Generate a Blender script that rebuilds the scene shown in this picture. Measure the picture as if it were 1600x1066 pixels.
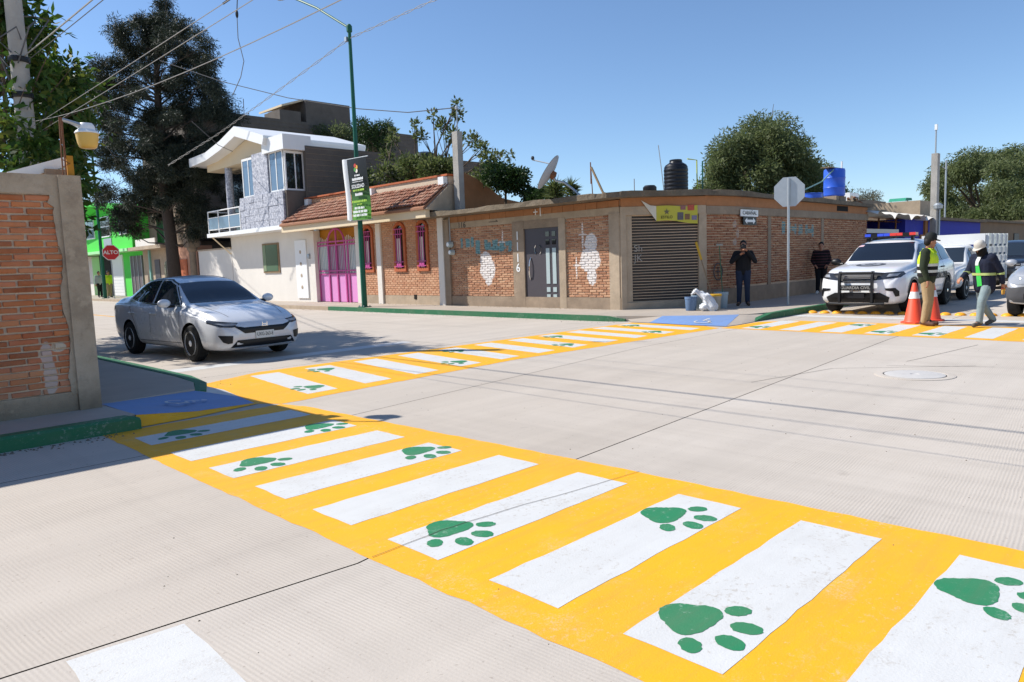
import bpy, bmesh, math, random
import numpy as np
from mathutils import Vector, Matrix
from mathutils.bvhtree import BVHTree
random.seed(7); rng = np.random.default_rng(7)
scene = bpy.context.scene
for o in list(bpy.data.objects): bpy.data.objects.remove(o)
COL = scene.collection

# ------------------------------------------------------------------ camera, sky, sun, exposure
cam_d = bpy.data.cameras.new('camera'); cam = bpy.data.objects.new('camera', cam_d); COL.objects.link(cam)
cam_d.sensor_width = 36; cam_d.sensor_fit = 'HORIZONTAL'; cam_d.lens = 25.855
cam_d.clip_start = 0.05; cam_d.clip_end = 6000
_v1 = Vector((1160, -163, 1149.117)).normalized(); _v2 = Vector((-1150, -83, 1149.117)).normalized()
_v3 = _v1.cross(_v2)
Rw = Matrix((_v1, _v2, _v3))                      # lens axes (right, down, forward) -> world
cr, cd, cf = Rw @ Vector((1, 0, 0)), Rw @ Vector((0, 1, 0)), Rw @ Vector((0, 0, 1))
m4 = Matrix((( cr.x, -cd.x, -cf.x, 0), (cr.y, -cd.y, -cf.y, 0), (cr.z, -cd.z, -cf.z, 1.5), (0, 0, 0, 1)))
cam.matrix_world = m4
scene.camera = cam
SUN = Vector((-1.5, 2.2, 2.55)).normalized()
world = bpy.data.worlds.new('World'); scene.world = world; world.use_nodes = True
wn = world.node_tree; wn.nodes.clear()
sky = wn.nodes.new('ShaderNodeTexSky'); sky.sky_type = 'NISHITA'; sky.sun_disc = False
sky.sun_elevation = math.asin(SUN.z); sky.sun_rotation = math.atan2(SUN.x, SUN.y)
sky.altitude = 1200; sky.air_density = 1.05; sky.dust_density = .3; sky.ozone_density = 5.0
bg = wn.nodes.new('ShaderNodeBackground'); bg.inputs['Strength'].default_value = 0.112
wo = wn.nodes.new('ShaderNodeOutputWorld')
wn.links.new(sky.outputs[0], bg.inputs[0]); wn.links.new(bg.outputs[0], wo.inputs[0])
sl = bpy.data.lights.new('sun', 'SUN'); sl.energy = 4.3; sl.angle = math.radians(0.55); sl.color = (1.0, 0.96, 0.90)
so = bpy.data.objects.new('sun', sl); COL.objects.link(so); so.location = (-20, 30, 40)
so.rotation_euler = (-SUN).to_track_quat('-Z', 'Y').to_euler()
scene.view_settings.view_transform = 'Standard'; scene.view_settings.look = 'None'
scene.view_settings.exposure = 0.52; scene.view_settings.gamma = 1.0
scene.view_settings.use_curve_mapping = False

# ------------------------------------------------------------------ helpers
def tag(o, label=None, cat=None, group=None, kind=None):
    if label: o['label'] = label
    if cat: o['category'] = cat
    if group: o['group'] = group
    if kind: o['kind'] = kind
    return o
def thing(name, label, cat, loc=(0, 0, 0), group=None):
    o = bpy.data.objects.new(name, None); COL.objects.link(o); o.location = loc; o.empty_display_size = .2
    return tag(o, label, cat, group)
def wloc(o):
    v = Vector((0, 0, 0))
    while o is not None:
        v += Vector(o.location); o = o.parent
    return v
def mlist(m): return m if isinstance(m, (list, tuple)) else [m]
class MB:
    def __init__(s): s.v = []; s.f = []; s.m = []
    def add(s, vs, fs, m=0):
        n = len(s.v); s.v += [tuple(v) for v in vs]; s.f += [tuple(i + n for i in f) for f in fs]; s.m += [m] * len(fs); return s
    def box(s, x0, y0, z0, x1, y1, z1, m=0):
        x0, x1 = min(x0, x1), max(x0, x1); y0, y1 = min(y0, y1), max(y0, y1); z0, z1 = min(z0, z1), max(z0, z1)
        return s.add([(x0,y0,z0),(x1,y0,z0),(x1,y1,z0),(x0,y1,z0),(x0,y0,z1),(x1,y0,z1),(x1,y1,z1),(x0,y1,z1)],
            [(0,3,2,1),(4,5,6,7),(0,1,5,4),(1,2,6,5),(2,3,7,6),(3,0,4,7)], m)
    def obox(s, c, ax, ay, az, m=0):          # centre and three half-axis vectors
        c, ax, ay, az = Vector(c), Vector(ax), Vector(ay), Vector(az)
        vs = [c + i*ax + j*ay + k*az for k in (-1, 1) for (i, j) in ((-1,-1),(1,-1),(1,1),(-1,1))]
        return s.add(vs, [(0,3,2,1),(4,5,6,7),(0,1,5,4),(1,2,6,5),(2,3,7,6),(3,0,4,7)], m)
    def poly(s, pts, m=0): return s.add(pts, [tuple(range(len(pts)))], m)
    def prism(s, pts, vec, m=0):
        n = len(pts); vec = Vector(vec); a = [Vector(p) for p in pts]; b = [p + vec for p in a]
        fs = [tuple(range(n-1, -1, -1)), tuple(range(n, 2*n))] + [(i, (i+1) % n, n + (i+1) % n, n + i) for i in range(n)]
        return s.add(a + b, fs, m)
    def cyl(s, p0, p1, r0, r1=None, n=12, m=0, caps=True):
        r1 = r0 if r1 is None else r1; p0, p1 = Vector(p0), Vector(p1); d = (p1 - p0).normalized()
        a = d.orthogonal().normalized(); b = d.cross(a)
        vs = []
        for p, r in ((p0, r0), (p1, r1)):
            for i in range(n):
                t = 2*math.pi*i/n; vs.append(p + r*(math.cos(t)*a + math.sin(t)*b))
        fs = [(i, (i+1) % n, n + (i+1) % n, n + i) for i in range(n)]
        if caps: fs += [tuple(range(n-1, -1, -1)), tuple(range(n, 2*n))]
        return s.add(vs, fs, m)
    def tube(s, path, r, n=6, m=0, caps=True):
        path = [Vector(p) for p in path]; rs = r if isinstance(r, (list, tuple)) else [r]*len(path)
        vs = []; a = None
        for i, p in enumerate(path):
            d = (path[min(i+1, len(path)-1)] - path[max(i-1, 0)]).normalized()
            a = d.orthogonal().normalized() if a is None else (a - d*a.dot(d)).normalized()
            b = d.cross(a)
            for k in range(n):
                t = 2*math.pi*k/n; vs.append(p + rs[i]*(math.cos(t)*a + math.sin(t)*b))
        L = len(path)
        fs = [(i*n+k, i*n+(k+1) % n, (i+1)*n+(k+1) % n, (i+1)*n+k) for i in range(L-1) for k in range(n)]
        if caps: fs += [tuple(range(n-1, -1, -1)), tuple(range((L-1)*n, L*n))]
        return s.add(vs, fs, m)
    def lathe(s, prof, c=(0,0,0), n=24, axis='z', m=0, caps=True):
        c = Vector(c); vs = []
        for r, h in prof:
            for i in range(n):
                t = 2*math.pi*i/n; a, b = r*math.cos(t), r*math.sin(t)
                vs.append(c + (Vector((a,b,h)) if axis == 'z' else Vector((a,h,b)) if axis == 'y' else Vector((h,a,b))))
        L = len(prof); fs = [(i*n+k, i*n+(k+1) % n, (i+1)*n+(k+1) % n, (i+1)*n+k) for i in range(L-1) for k in range(n)]
        if caps: fs += [tuple(range(n-1, -1, -1)), tuple(range((L-1)*n, L*n))]
        return s.add(vs, fs, m)
    def ell(s, c, r, nu=12, nv=8, m=0):
        c = Vector(c); r = (r, r, r) if not isinstance(r, (tuple, list)) else r
        vs = [c + Vector((0, 0, -r[2]))]
        for j in range(1, nv):
            ph = -math.pi/2 + math.pi*j/nv
            for i in range(nu):
                t = 2*math.pi*i/nu; vs.append(c + Vector((r[0]*math.cos(ph)*math.cos(t), r[1]*math.cos(ph)*math.sin(t), r[2]*math.sin(ph))))
        vs.append(c + Vector((0, 0, r[2]))); e = len(vs) - 1
        fs = [(0, 1+(i+1) % nu, 1+i) for i in range(nu)]
        fs += [(1+j*nu+i, 1+j*nu+(i+1) % nu, 1+(j+1)*nu+(i+1) % nu, 1+(j+1)*nu+i) for j in range(nv-2) for i in range(nu)]
        fs += [(1+(nv-2)*nu+i, 1+(nv-2)*nu+(i+1) % nu, e) for i in range(nu)]
        return s.add(vs, fs, m)
    def caps(s, p0, p1, r0, r1, n=12, m=0):     # tapered capsule
        s.cyl(p0, p1, r0, r1, n, m); s.ell(p0, r0, n, 8, m); return s.ell(p1, r1, n, 8, m)
    def grid(s, fn, nu, nv, m=0):
        vs = [fn(i/nu, j/nv) for j in range(nv+1) for i in range(nu+1)]
        return s.add(vs, [(j*(nu+1)+i, j*(nu+1)+i+1, (j+1)*(nu+1)+i+1, (j+1)*(nu+1)+i) for j in range(nv) for i in range(nu)], m)
    def mesh(s, name, mats, off=Vector((0,0,0)), smooth=False, fixn=True):
        me = bpy.data.meshes.new(name)
        me.from_pydata([(v[0]-off.x, v[1]-off.y, v[2]-off.z) for v in s.v], [], s.f)
        for m in mlist(mats): me.materials.append(m)
        if any(s.m): me.polygons.foreach_set('material_index', s.m)
        if fixn:
            bm = bmesh.new(); bm.from_mesh(me); bmesh.ops.recalc_face_normals(bm, faces=bm.faces); bm.to_mesh(me); bm.free()
        if smooth: smooth_by_angle(me, smooth if smooth is not True else 40)
        return me
    def build(s, name, mats, parent=None, smooth=False, fixn=True, local=False):
        if parent is None:
            xs = np.array(s.v); off = Vector((float(xs[:,0].min()+xs[:,0].max())/2, float(xs[:,1].min()+xs[:,1].max())/2, float(xs[:,2].min())))
        else: off = Vector((0,0,0)) if local else wloc(parent)
        o = bpy.data.objects.new(name, s.mesh(name, mats, off, smooth, fixn)); COL.objects.link(o)
        if parent is None: o.location = off
        else: o.parent = parent
        return o
def smooth_by_angle(me, deg):
    me.polygons.foreach_set('use_smooth', [True]*len(me.polygons))
    bm = bmesh.new(); bm.from_mesh(me); lim = math.radians(deg)
    for e in bm.edges:
        if len(e.link_faces) == 2 and e.calc_face_angle(0) > lim: e.smooth = False
    bm.to_mesh(me); bm.free()
def bake(o):                                  # replace modifiers by their result
    dg = bpy.context.evaluated_depsgraph_get(); me = bpy.data.meshes.new_from_object(o.evaluated_get(dg))
    o.modifiers.clear(); old = o.data; o.data = me; bpy.data.meshes.remove(old); return o
def copy_tree(o, parent=None):
    c = o.copy(); COL.objects.link(c); c.parent = parent
    for ch in o.children: copy_tree(ch, c)
    return c
def text(name, body, size, pos, right, up, mat, parent, local=False, extr=.001, sx=1.0, bold=0.0):
    cu = bpy.data.curves.new(name, 'FONT'); cu.body = body; cu.size = size; cu.align_x = 'CENTER'; cu.align_y = 'CENTER'; cu.extrude = extr
    cu.offset = bold; cu.resolution_u = 3
    t = bpy.data.objects.new(name, cu); COL.objects.link(t)
    dg = bpy.context.evaluated_depsgraph_get(); me = bpy.data.meshes.new_from_object(t.evaluated_get(dg))
    bpy.data.objects.remove(t)
    right, up = Vector(right).normalized(), Vector(up).normalized(); nn = right.cross(up); pos = Vector(pos) - (Vector((0,0,0)) if (local or parent is None) else wloc(parent))
    for v in me.vertices: v.co = pos + right*v.co.x*sx + up*v.co.y + nn*v.co.z
    me.materials.clear(); me.materials.append(mat)
    o = bpy.data.objects.new(name, me); COL.objects.link(o); o.parent = parent
    return o

# ------------------------------------------------------------------ materials
def lin(h):
    h = h.lstrip('#'); c = [int(h[i:i+2], 16)/255 for i in (0, 2, 4)]
    return tuple(x/12.92 if x <= .04045 else ((x+.055)/1.055)**2.4 for x in c)
class NT:
    def __init__(s, name):
        s.mat = bpy.data.materials.new(name); s.mat.use_nodes = True; s.t = s.mat.node_tree; s.t.nodes.clear()
        s.out = s.n('ShaderNodeOutputMaterial'); s.b = s.n('ShaderNodeBsdfPrincipled'); s.l(s.b.outputs[0], s.out.inputs[0])
        s.geo = s.n('ShaderNodeNewGeometry'); s.pos = s.geo.outputs['Position']
    def n(s, t): return s.t.nodes.new(t)
    def l(s, a, b): s.t.links.new(a, b)
    def set(s, sock, v):
        if hasattr(v, 'is_linked') or isinstance(v, bpy.types.NodeSocket): s.l(v, sock)
        else: sock.default_value = v
    def noise(s, scale, detail=3, rough=.55, vec=None, col=False):
        n = s.n('ShaderNodeTexNoise'); n.inputs['Scale'].default_value = scale; n.inputs['Detail'].default_value = detail; n.inputs['Roughness'].default_value = rough
        s.l(vec or s.pos, n.inputs['Vector']); return n.outputs['Color' if col else 'Fac']
    def math(s, op, a, b=None, c=None, clamp=False):
        n = s.n('ShaderNodeMath'); n.operation = op; n.use_clamp = clamp; s.set(n.inputs[0], a)
        if b is not None: s.set(n.inputs[1], b)
        if c is not None: s.set(n.inputs[2], c)
        return n.outputs[0]
    def ramp(s, fac, stops, interp='LINEAR'):
        n = s.n('ShaderNodeValToRGB'); n.color_ramp.interpolation = interp; e = n.color_ramp.elements
        while len(e) < len(stops): e.new(.5)
        for i, (p, c) in enumerate(stops): e[i].position = p; e[i].color = (c, c, c, 1) if isinstance(c, (int, float)) else (*c[:3], 1)
        s.l(fac, n.inputs[0]); return n.outputs[0]
    def mix(s, fac, a, b, mode='MIX'):
        n = s.n('ShaderNodeMix'); n.data_type = 'RGBA'; n.blend_type = mode; s.set(n.inputs[0], fac)
        for i, v in ((6, a), (7, b)):
            if isinstance(v, tuple): n.inputs[i].default_value = (*v[:3], 1)
            else: s.l(v, n.inputs[i])
        return n.outputs[2]
    def sep(s, vec=None):
        n = s.n('ShaderNodeSeparateXYZ'); s.l(vec or s.pos, n.inputs[0]); return n.outputs
    def smooth(s, v, a, b):
        n = s.n('ShaderNodeMapRange'); n.interpolation_type = 'SMOOTHSTEP'; s.set(n.inputs[0], v); n.inputs[1].default_value = a; n.inputs[2].default_value = b; return n.outputs[0]
    def bump(s, h, strength=.3, dist=.01):
        n = s.n('ShaderNodeBump'); n.inputs['Strength'].default_value = strength; n.inputs['Distance'].default_value = dist; s.l(h, n.inputs['Height']); s.l(n.outputs[0], s.b.inputs['Normal'])
    def rnd(s):                                # random per object and per loose island
        oi = s.n('ShaderNodeObjectInfo'); a = s.math('ADD', oi.outputs['Random'], s.geo.outputs['Random Per Island']); return s.math('FRACT', a)
    def fin(s, col, rough=.8, metal=0., spec=.5):
        s.set(s.b.inputs['Base Color'], (*col[:3], 1) if isinstance(col, tuple) else col); s.set(s.b.inputs['Roughness'], rough)
        s.b.inputs['Metallic'].default_value = metal; s.b.inputs['Specular IOR Level'].default_value = spec
        return s.mat
    def blobs(s, ax, blobs, nscale=9., namp=.5, sq=False):   # paint blobs: ellipses on the (ax, z) plane with a ragged edge
        xyz = s.sep(); nz = s.noise(nscale, 4, .65); best = None
        for (u, z, ru, rz) in blobs:
            a = s.math('DIVIDE', s.math('SUBTRACT', xyz[ax], u), ru); b = s.math('DIVIDE', s.math('SUBTRACT', xyz[2], z), rz)
            a, b = s.math('MULTIPLY', a, a), s.math('MULTIPLY', b, b)
            d = s.math('MAXIMUM', a, b) if sq else s.math('ADD', a, b)
            best = d if best is None else s.math('MINIMUM', best, d)
        d = s.math('ADD', best, s.math('MULTIPLY', s.math('SUBTRACT', nz, .5), namp*2)); return s.smooth(d, 1.1, .85)
def plain(name, col, rough=.7, var=.18, scale=6., bump=0., bscale=40., metal=0., spec=.4, stain=0.):
    k = NT(name); col = lin(col) if isinstance(col, str) else col
    f = k.noise(scale, 4, .6)
    c = k.mix(f, tuple(x*(1-var) for x in col), tuple(min(1, x*(1+var)) for x in col))
    if stain:
        f2 = k.ramp(k.noise(scale*.23, 5, .7), [(.35, 1.), (.7, 0.)]); c = k.mix(k.math('MULTIPLY', f2, stain), c, tuple(x*.45 for x in col))
    if bump: k.bump(k.noise(bscale, 4, .6), bump, .02)
    return k.fin(c, rough, metal, spec)
def glossy(name, col, rough=.05, spec=.6, metal=0., coat=0.):
    k = NT(name); m = k.fin(lin(col) if isinstance(col, str) else col, rough, metal, spec)
    k.b.inputs['Coat Weight'].default_value = coat; k.b.inputs['Coat Roughness'].default_value = .04
    return m
def carpaint(name, col, metal=.0, rough=.32):
    k = NT(name); col = lin(col) if isinstance(col, str) else col
    f = k.noise(2.2, 5, .7); z = k.sep()[2]
    dust = k.math('MULTIPLY', k.smooth(z, .75, .15), k.smooth(f, .3, .75))
    c = k.mix(k.math('MULTIPLY', dust, .55), col, (.34, .30, .25))
    m = k.fin(c, k.math('ADD', rough, k.math('MULTIPLY', f, .12)), metal, .5); k.b.inputs['Coat Weight'].default_value = .9; k.b.inputs['Coat Roughness'].default_value = .05
    return m
def leafmat(name, c1, c2, c3=None, trans=.35):
    k = NT(name); r = k.rnd()
    st = [(0., c1), (.6, c2), (1., c3 or c2)]
    c = k.ramp(r, st); big = k.noise(.9, 2); c = k.mix(k.math('MULTIPLY', big, .5), c, tuple(x*.55 for x in c1))
    k.fin(c, .55, 0, .35)
    t = k.n('ShaderNodeBsdfTranslucent'); k.l(c, t.inputs[0]); mx = k.n('ShaderNodeMixShader'); mx.inputs[0].default_value = trans
    k.l(k.b.outputs[0], mx.inputs[1]); k.l(t.outputs[0], mx.inputs[2]); k.l(mx.outputs[0], k.out.inputs[0]); return k.mat
def brickmat(name, cols, paints=(), ax=1, var=.25, dust=None):
    k = NT(name); r = k.rnd(); n = len(cols)
    c = k.ramp(r, [(i/(n-1), x) for i, x in enumerate(cols)])
    f = k.noise(26, 5, .7); c = k.mix(f, k.mix(var, c, (0., 0., 0.)), c)
    s = k.ramp(k.noise(1.1, 4, .7), [(.45, 0.), (.75, 1.)]); c = k.mix(k.math('MULTIPLY', s, .25), c, tuple(x*.5 for x in cols[0]))
    if dust:
        z = k.sep()[2]; d = k.math('MULTIPLY', k.smooth(z, dust[0], .1), k.ramp(k.noise(3.5, 4, .7), [(.3, 0.), (.62, 1.)])); c = k.mix(k.math('MULTIPLY', d, .8), c, dust[1])
    c = k.mix(k.math('MULTIPLY', k.ramp(k.noise(5.5, 5, .75), [(.35, 0.), (.7, 1.)]), .16), c, lin('#d0ae94'))
    for (col, bl, ns, na, st) in paints: c = k.mix(k.math('MULTIPLY', k.blobs(ax, bl, ns, na, ns < 5), st), c, col)
    k.bump(k.noise(55, 4, .65), .35, .012)
    return k.fin(c, .9, 0, .2)
# ---- concrete road with broom lines
def roadmat():
    k = NT('road_concrete'); x, y, z = k.sep()
    big = k.noise(.35, 5, .6); mid = k.noise(2.3, 5, .65); fine = k.noise(70, 3, .7)
    c = k.mix(big, lin('#bfb4a6'), lin('#d0c8be')); c = k.mix(k.math('MULTIPLY', mid, .5), c, lin('#c8beb0'))
    oi = k.n('ShaderNodeObjectInfo'); c = k.mix(k.math('MULTIPLY', oi.outputs['Random'], .32), c, lin('#b3a594'))
    # tyre-polished darker bands and streaks along the travel direction
    mp = k.n('ShaderNodeMapping'); mp.inputs['Scale'].default_value = (.09, 1.6, 1); k.l(k.pos, mp.inputs[0])
    st = k.ramp(k.noise(1.3, 5, .6, mp.outputs[0]), [(.42, 0.), (.72, 1.)]); c = k.mix(k.math('MULTIPLY', st, .26), c, lin('#978f86'))
    mp2 = k.n('ShaderNodeMapping'); mp2.inputs['Scale'].default_value = (1.4, .07, 1); mp2.inputs['Rotation'].default_value = (0, 0, .12); k.l(k.pos, mp2.inputs[0])
    st2 = k.ramp(k.noise(1.6, 4, .6, mp2.outputs[0]), [(.52, 0.), (.70, 1.)]); c = k.mix(k.math('MULTIPLY', st2, .20), c, lin('#8e867c'))
    wob = k.math('MULTIPLY', k.noise(2.5, 2), .03)
    w1 = k.math('SINE', k.math('MULTIPLY', k.math('ADD', k.math('ADD', y, k.math('MULTIPLY', x, -.12)), wob), 300.))
    w2 = k.math('SINE', k.math('MULTIPLY', k.math('ADD', k.math('ADD', x, k.math('MULTIPLY', y, .08)), wob), 300.))
    near = k.math('LESS_THAN', x, 3.)
    w = k.math('ADD', k.math('MULTIPLY', w2, near), k.math('MULTIPLY', w1, k.math('SUBTRACT', 1., near)))
    patch = k.ramp(k.noise(.8, 4, .6), [(.36, .15), (.6, 1.)])
    w = k.math('MULTIPLY', k.math('MULTIPLY_ADD', w, .5, .5), patch)
    c = k.mix(k.math('MULTIPLY', w, .22), c, lin('#857a6e'))
    oil = k.ramp(k.noise(3.3, 3, .5), [(.70, 0.), (.80, 1.)]); c = k.mix(k.math('MULTIPLY', oil, .30), c, lin('#6e655c'))
    sp = k.ramp(k.noise(38, 2, .5), [(.66, 0.), (.72, 1.)]); c = k.mix(k.math('MULTIPLY', sp, .35), c, lin('#7a6a5c'))
    c = k.mix(k.math('MULTIPLY', fine, .25), c, lin('#a89c90'))
    k.bump(k.math('ADD', k.math('MULTIPLY', w, -.6), fine), .25, .006)
    return k.fin(c, .88, 0, .25)
def paintmat(name, col, worn, wornamt=.55, scale=28., grime=1.):
    k = NT(name); col = lin(col); big = k.noise(1.7, 4, .6); f = k.noise(scale, 5, .75)
    mask = k.math('MULTIPLY', k.smooth(k.math('ADD', f, k.math('MULTIPLY', big, .35)), wornamt+.17, wornamt+.27), .55)
    c = k.mix(k.noise(5, 4, .6), tuple(x*.92 for x in col), tuple(min(1, x*1.05) for x in col)); c = k.mix(mask, c, lin(worn))
    dirt = k.ramp(k.noise(.9, 6, .7), [(.45, 0.), (.8, 1.)]); c = k.mix(k.math('MULTIPLY', dirt, .22*grime), c, lin('#8a7c68'))
    mp = k.n('ShaderNodeMapping'); mp.inputs['Scale'].default_value = (.35, 5.5, 1); k.l(k.pos, mp.inputs[0])
    c = k.mix(k.math('MULTIPLY', k.ramp(k.noise(2.2, 6, .7, mp.outputs[0]), [(.48, 0.), (.75, 1.)]), .20*grime), c, lin('#77695a'))
    thin = k.math('MULTIPLY', k.ramp(k.noise(2.6, 5, .7), [(.55, 0.), (.72, 1.)]), k.ramp(k.noise(scale*3, 3, .7), [(.45, 0.), (.6, 1.)])); c = k.mix(k.math('MULTIPLY', thin, .60), c, lin(worn))
    k.bump(k.noise(90, 4, .7), .3, .006)
    return k.fin(c, .62, 0, .4)
M = {}
def plastermat():
    k = NT('trowelled_column_plaster'); a = k.noise(1.6, 6, .7); b = k.noise(7, 6, .75); g = k.noise(60, 4, .7); z = k.sep()[2]
    c = k.ramp(a, [(.3, lin('#95836f')), (.5, lin('#b5a28a')), (.7, lin('#c2b09a'))]); c = k.mix(k.ramp(b, [(.5, 0.), (.72, .7)]), c, lin('#8d7c6a'))
    c = k.mix(k.math('MULTIPLY', k.smooth(k.math('ADD', z, k.math('MULTIPLY', b, .5)), .75, .35), .6), c, lin('#6e6152')); c = k.mix(k.math('MULTIPLY', k.ramp(k.noise(3.1, 5, .7), [(.6, 0.), (.66, 1.)]), .5), c, lin('#cbb79c'))
    k.bump(k.math('ADD', b, k.math('MULTIPLY', g, .5)), .7, .02); return k.fin(c, .95, 0, .2)
M['plaster'] = plastermat()
M['road'] = roadmat()
M['joint'] = plain('joint_filler', '#4a443e', .95)
M['sidewalk'] = plain('sidewalk_concrete', '#b3a799', .9, .14, 2.2, .25, 60, stain=.25)
M['ground'] = plain('dry_ground', '#9a8a76', .95, .2, .6, .3, 10)
M['yellow'] = paintmat('yellow_paint', '#f4ae14', '#cbb98c', .585)
M['white'] = paintmat('white_paint', '#d0cfcb', '#aca294', .58, grime=.4)
M['paw'] = paintmat('green_paint', '#267f52', '#a8bdae', .60)
M['kerbgreen'] = paintmat('kerb_green_paint', '#226b46', '#8f9a8c', .57)
M['blue'] = paintmat('blue_paint', '#7393c4', '#9aa4b2', .62)
M['concrete'] = plain('grey_concrete', '#a08d78', .9, .28, 4., .5, 28, stain=.6)
M['concrete_lt'] = plain('pale_concrete', '#b9a68e', .9, .24, 4., .45, 28, stain=.5)
M['concrete_dk'] = plain('weathered_slab_concrete', '#80725f', .95, .45, 6., .8, 18, stain=.8)
M['mortar'] = plain('lime_mortar', '#d2bea6', .95, .2, 9., .5, 50)
M['whitewall'] = plain('white_render', '#e2dcd2', .85, .07, 1.5, .15, 30, stain=.12)
M['cream'] = plain('cream_plaster', '#dcc9a8', .8, .06, 1.2)
M['blockgrey'] = plain('grey_block', '#6f675f', .95, .25, 3., .4, 30, stain=.4)
M['greenwall'] = plain('lime_green_wall', '#4fd04a', .75, .06, 1.)
M['bluewall'] = plain('cobalt_wall', '#2b33a0', .8, .12, 1.5)
M['postgrey'] = plain('weathered_post_concrete', '#b2ada5', .9, .2, 5., .4, 30, stain=.45)
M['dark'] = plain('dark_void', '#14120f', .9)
M['rust'] = plain('rusty_iron', '#7a5138', .85, .4, 20)
M['steel'] = plain('galvanised_steel', '#aeb4b8', .45, .12, 6., metal=.6, spec=.5)
M['polegreen'] = plain('green_pole_paint', '#0e5a44', .45, .1, 3.)
M['blackmetal'] = plain('black_metal', '#1d1d1f', .5, .2, 8.)
M['doorgrey'] = plain('dark_grey_door', '#4b464a', .45, .08, 4.)
M['shutter'] = plain('brown_shutter', '#3f3933', .6, .14, 1.3, stain=.35)
M['glass'] = glossy('dark_glass', (.012, .016, .02), .04, .7)
M['glassblue'] = glossy('sky_glass', (.10, .16, .24), .05, .8)
M['pane'] = glossy('frosted_pane', (.42, .50, .50), .25, .5)
M['pink'] = plain('magenta_iron', '#bb4c8e', .5, .08, 4.)
M['pinklt'] = plain('pink_sheet', '#d890c6', .5, .06, 2.)
M['terracotta'] = plain('terracotta', '#b4623c', .8, .25, 7., .3, 40)
M['whitepaint'] = plain('white_enamel', '#e8e8e6', .4, .04, 3.)
M['chrome'] = glossy('chrome', (.8, .8, .8), .08, .5, 1.)
M['rubber'] = plain('tyre_rubber', '#1a1a1a', .85, .2, 12., .2, 60)
M['black'] = plain('black_plastic', '#111113', .45, .1, 10.)
M['wood'] = plain('weathered_wood', '#8a7458', .85, .3, 9.)
M['cable'] = plain('cable_sheath', '#5b5a5a', .7)
M['cable_lt'] = plain('pale_cable', '#9d9a95', .6)
M['bluetank'] = plain('blue_plastic_drum', '#3460cc', .35, .08, 2.)
M['blacktank'] = plain('black_water_tank', '#16161a', .38, .1, 3.)
M['skin'] = plain('skin', '#a9765c', .55, .08, 20.)
M['orange'] = plain('orange_cone', '#f0563a', .5, .08, 5.)
B_ORANGE = [lin('#a8603c'), lin('#d07a48'), lin('#dc8652'), lin('#d8845c'), lin('#c06c46'), lin('#e09666')]
B_OLD = [lin('#a06e54'), lin('#c08a68'), lin('#cc9a78'), lin('#b57c5c'), lin('#d8ac88'), lin('#bc8464')]
B_CLAD = [lin('#c08a6a'), lin('#d09e7c'), lin('#c89472'), lin('#d8aa88'), lin('#c48c6c')]
WHT = lin('#e4e0dc')
M['brick_near'] = brickmat('near_brick', B_ORANGE, [(lin('#c9c4bc'), [(1.86, .72, .05, .16), (1.88, .50, .06, .2)], 14, .9, .6), (lin('#cbbda6'), [(1.97, .80, .07, .05)], 8, .4, .9)], 0, .3, (.75, lin('#a58a72')))
gr_blue = [(18.38, 2.18, .05, .16), (18.08, 2.18, .10, .14), (17.86, 2.2, .07, .16), (17.6, 2.02, .11, .22), (17.22, 2.10, .07, .15), (17.1, 2.05, .12, .10), (16.8, 2.06, .12, .16), (16.5, 2.02, .10, .17), (16.2, 2.08, .16, .07), (16.14, 2.0, .07, .17), (16.75, 1.96, .5, .05)]
blob_w = [(17.25, 1.62, .26, .25), (17.18, 1.28, .36, .36), (17.15, .95, .16, .16), (12.96, 1.95, .22, .28), (13.0, 1.5, .36, .36), (12.95, 1.05, .17, .26)]
crosses = [(13.25, 2.15, .035, .42), (13.25, 2.2, .16, .03), (13.5, 1.3, .028, .32), (13.5, 1.35, .13, .03), (16.45, 2.3, .03, .22), (16.5, 2.13, .17, .03)]
M['brick_old'] = brickmat('old_brick', B_OLD, [(lin('#5fa0a8'), gr_blue, 4.9, .7, .8), (WHT, blob_w, 5.2, .75, .9), (WHT, crosses, 12, .3, .8)], 1, .3, (.9, lin('#c4a184')))
M['mortar_old'] = (lambda k: k.fin(k.mix(k.math('MULTIPLY', k.blobs(1, blob_w, 5.2, .75), .85), k.mix(k.math('MULTIPLY', k.blobs(1, gr_blue, 4.9, .7, True), .75), k.mix(k.noise(9, 4), lin('#bea388'), lin('#d6bfa4')), lin('#5fa0a8')), WHT), .95, 0, .2))(NT('old_mortar'))
gr_right = [(22.3, 2.27, .12, .2), (22.75, 2.28, .06, .16), (23.05, 2.25, .2, .08), (23.15, 2.25, .07, .18), (23.55, 2.24, .16, .16), (24.0, 2.25, .09, .18), (24.3, 2.2, .2, .07), (24.5, 2.2, .08, .2)]
B_SHADE = [lin('#8a5a44'), lin('#ab7052'), lin('#b67c5a'), lin('#9c644a'), lin('#c08c68'), lin('#a56a4e')]  # old brick tones copied darker: the side wall's shade put into the colour
M['brick_shade'] = brickmat('shaded_side_brick', B_SHADE, [(lin('#5fa0a8'), gr_right, 4.8, .7, .75), (lin('#b8b2aa'), [(19.2, 2.35, .1, .1), (19.35, 2.1, .08, .14), (19.2, 1.85, .1, .1), (19.3, 1.4, .08, .2)], 9, .5, .6)], 0, .35, (.8, lin('#a5866c')))
M['brick_clad'] = brickmat('clad_brick', B_CLAD, (), 1, .15)

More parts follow.
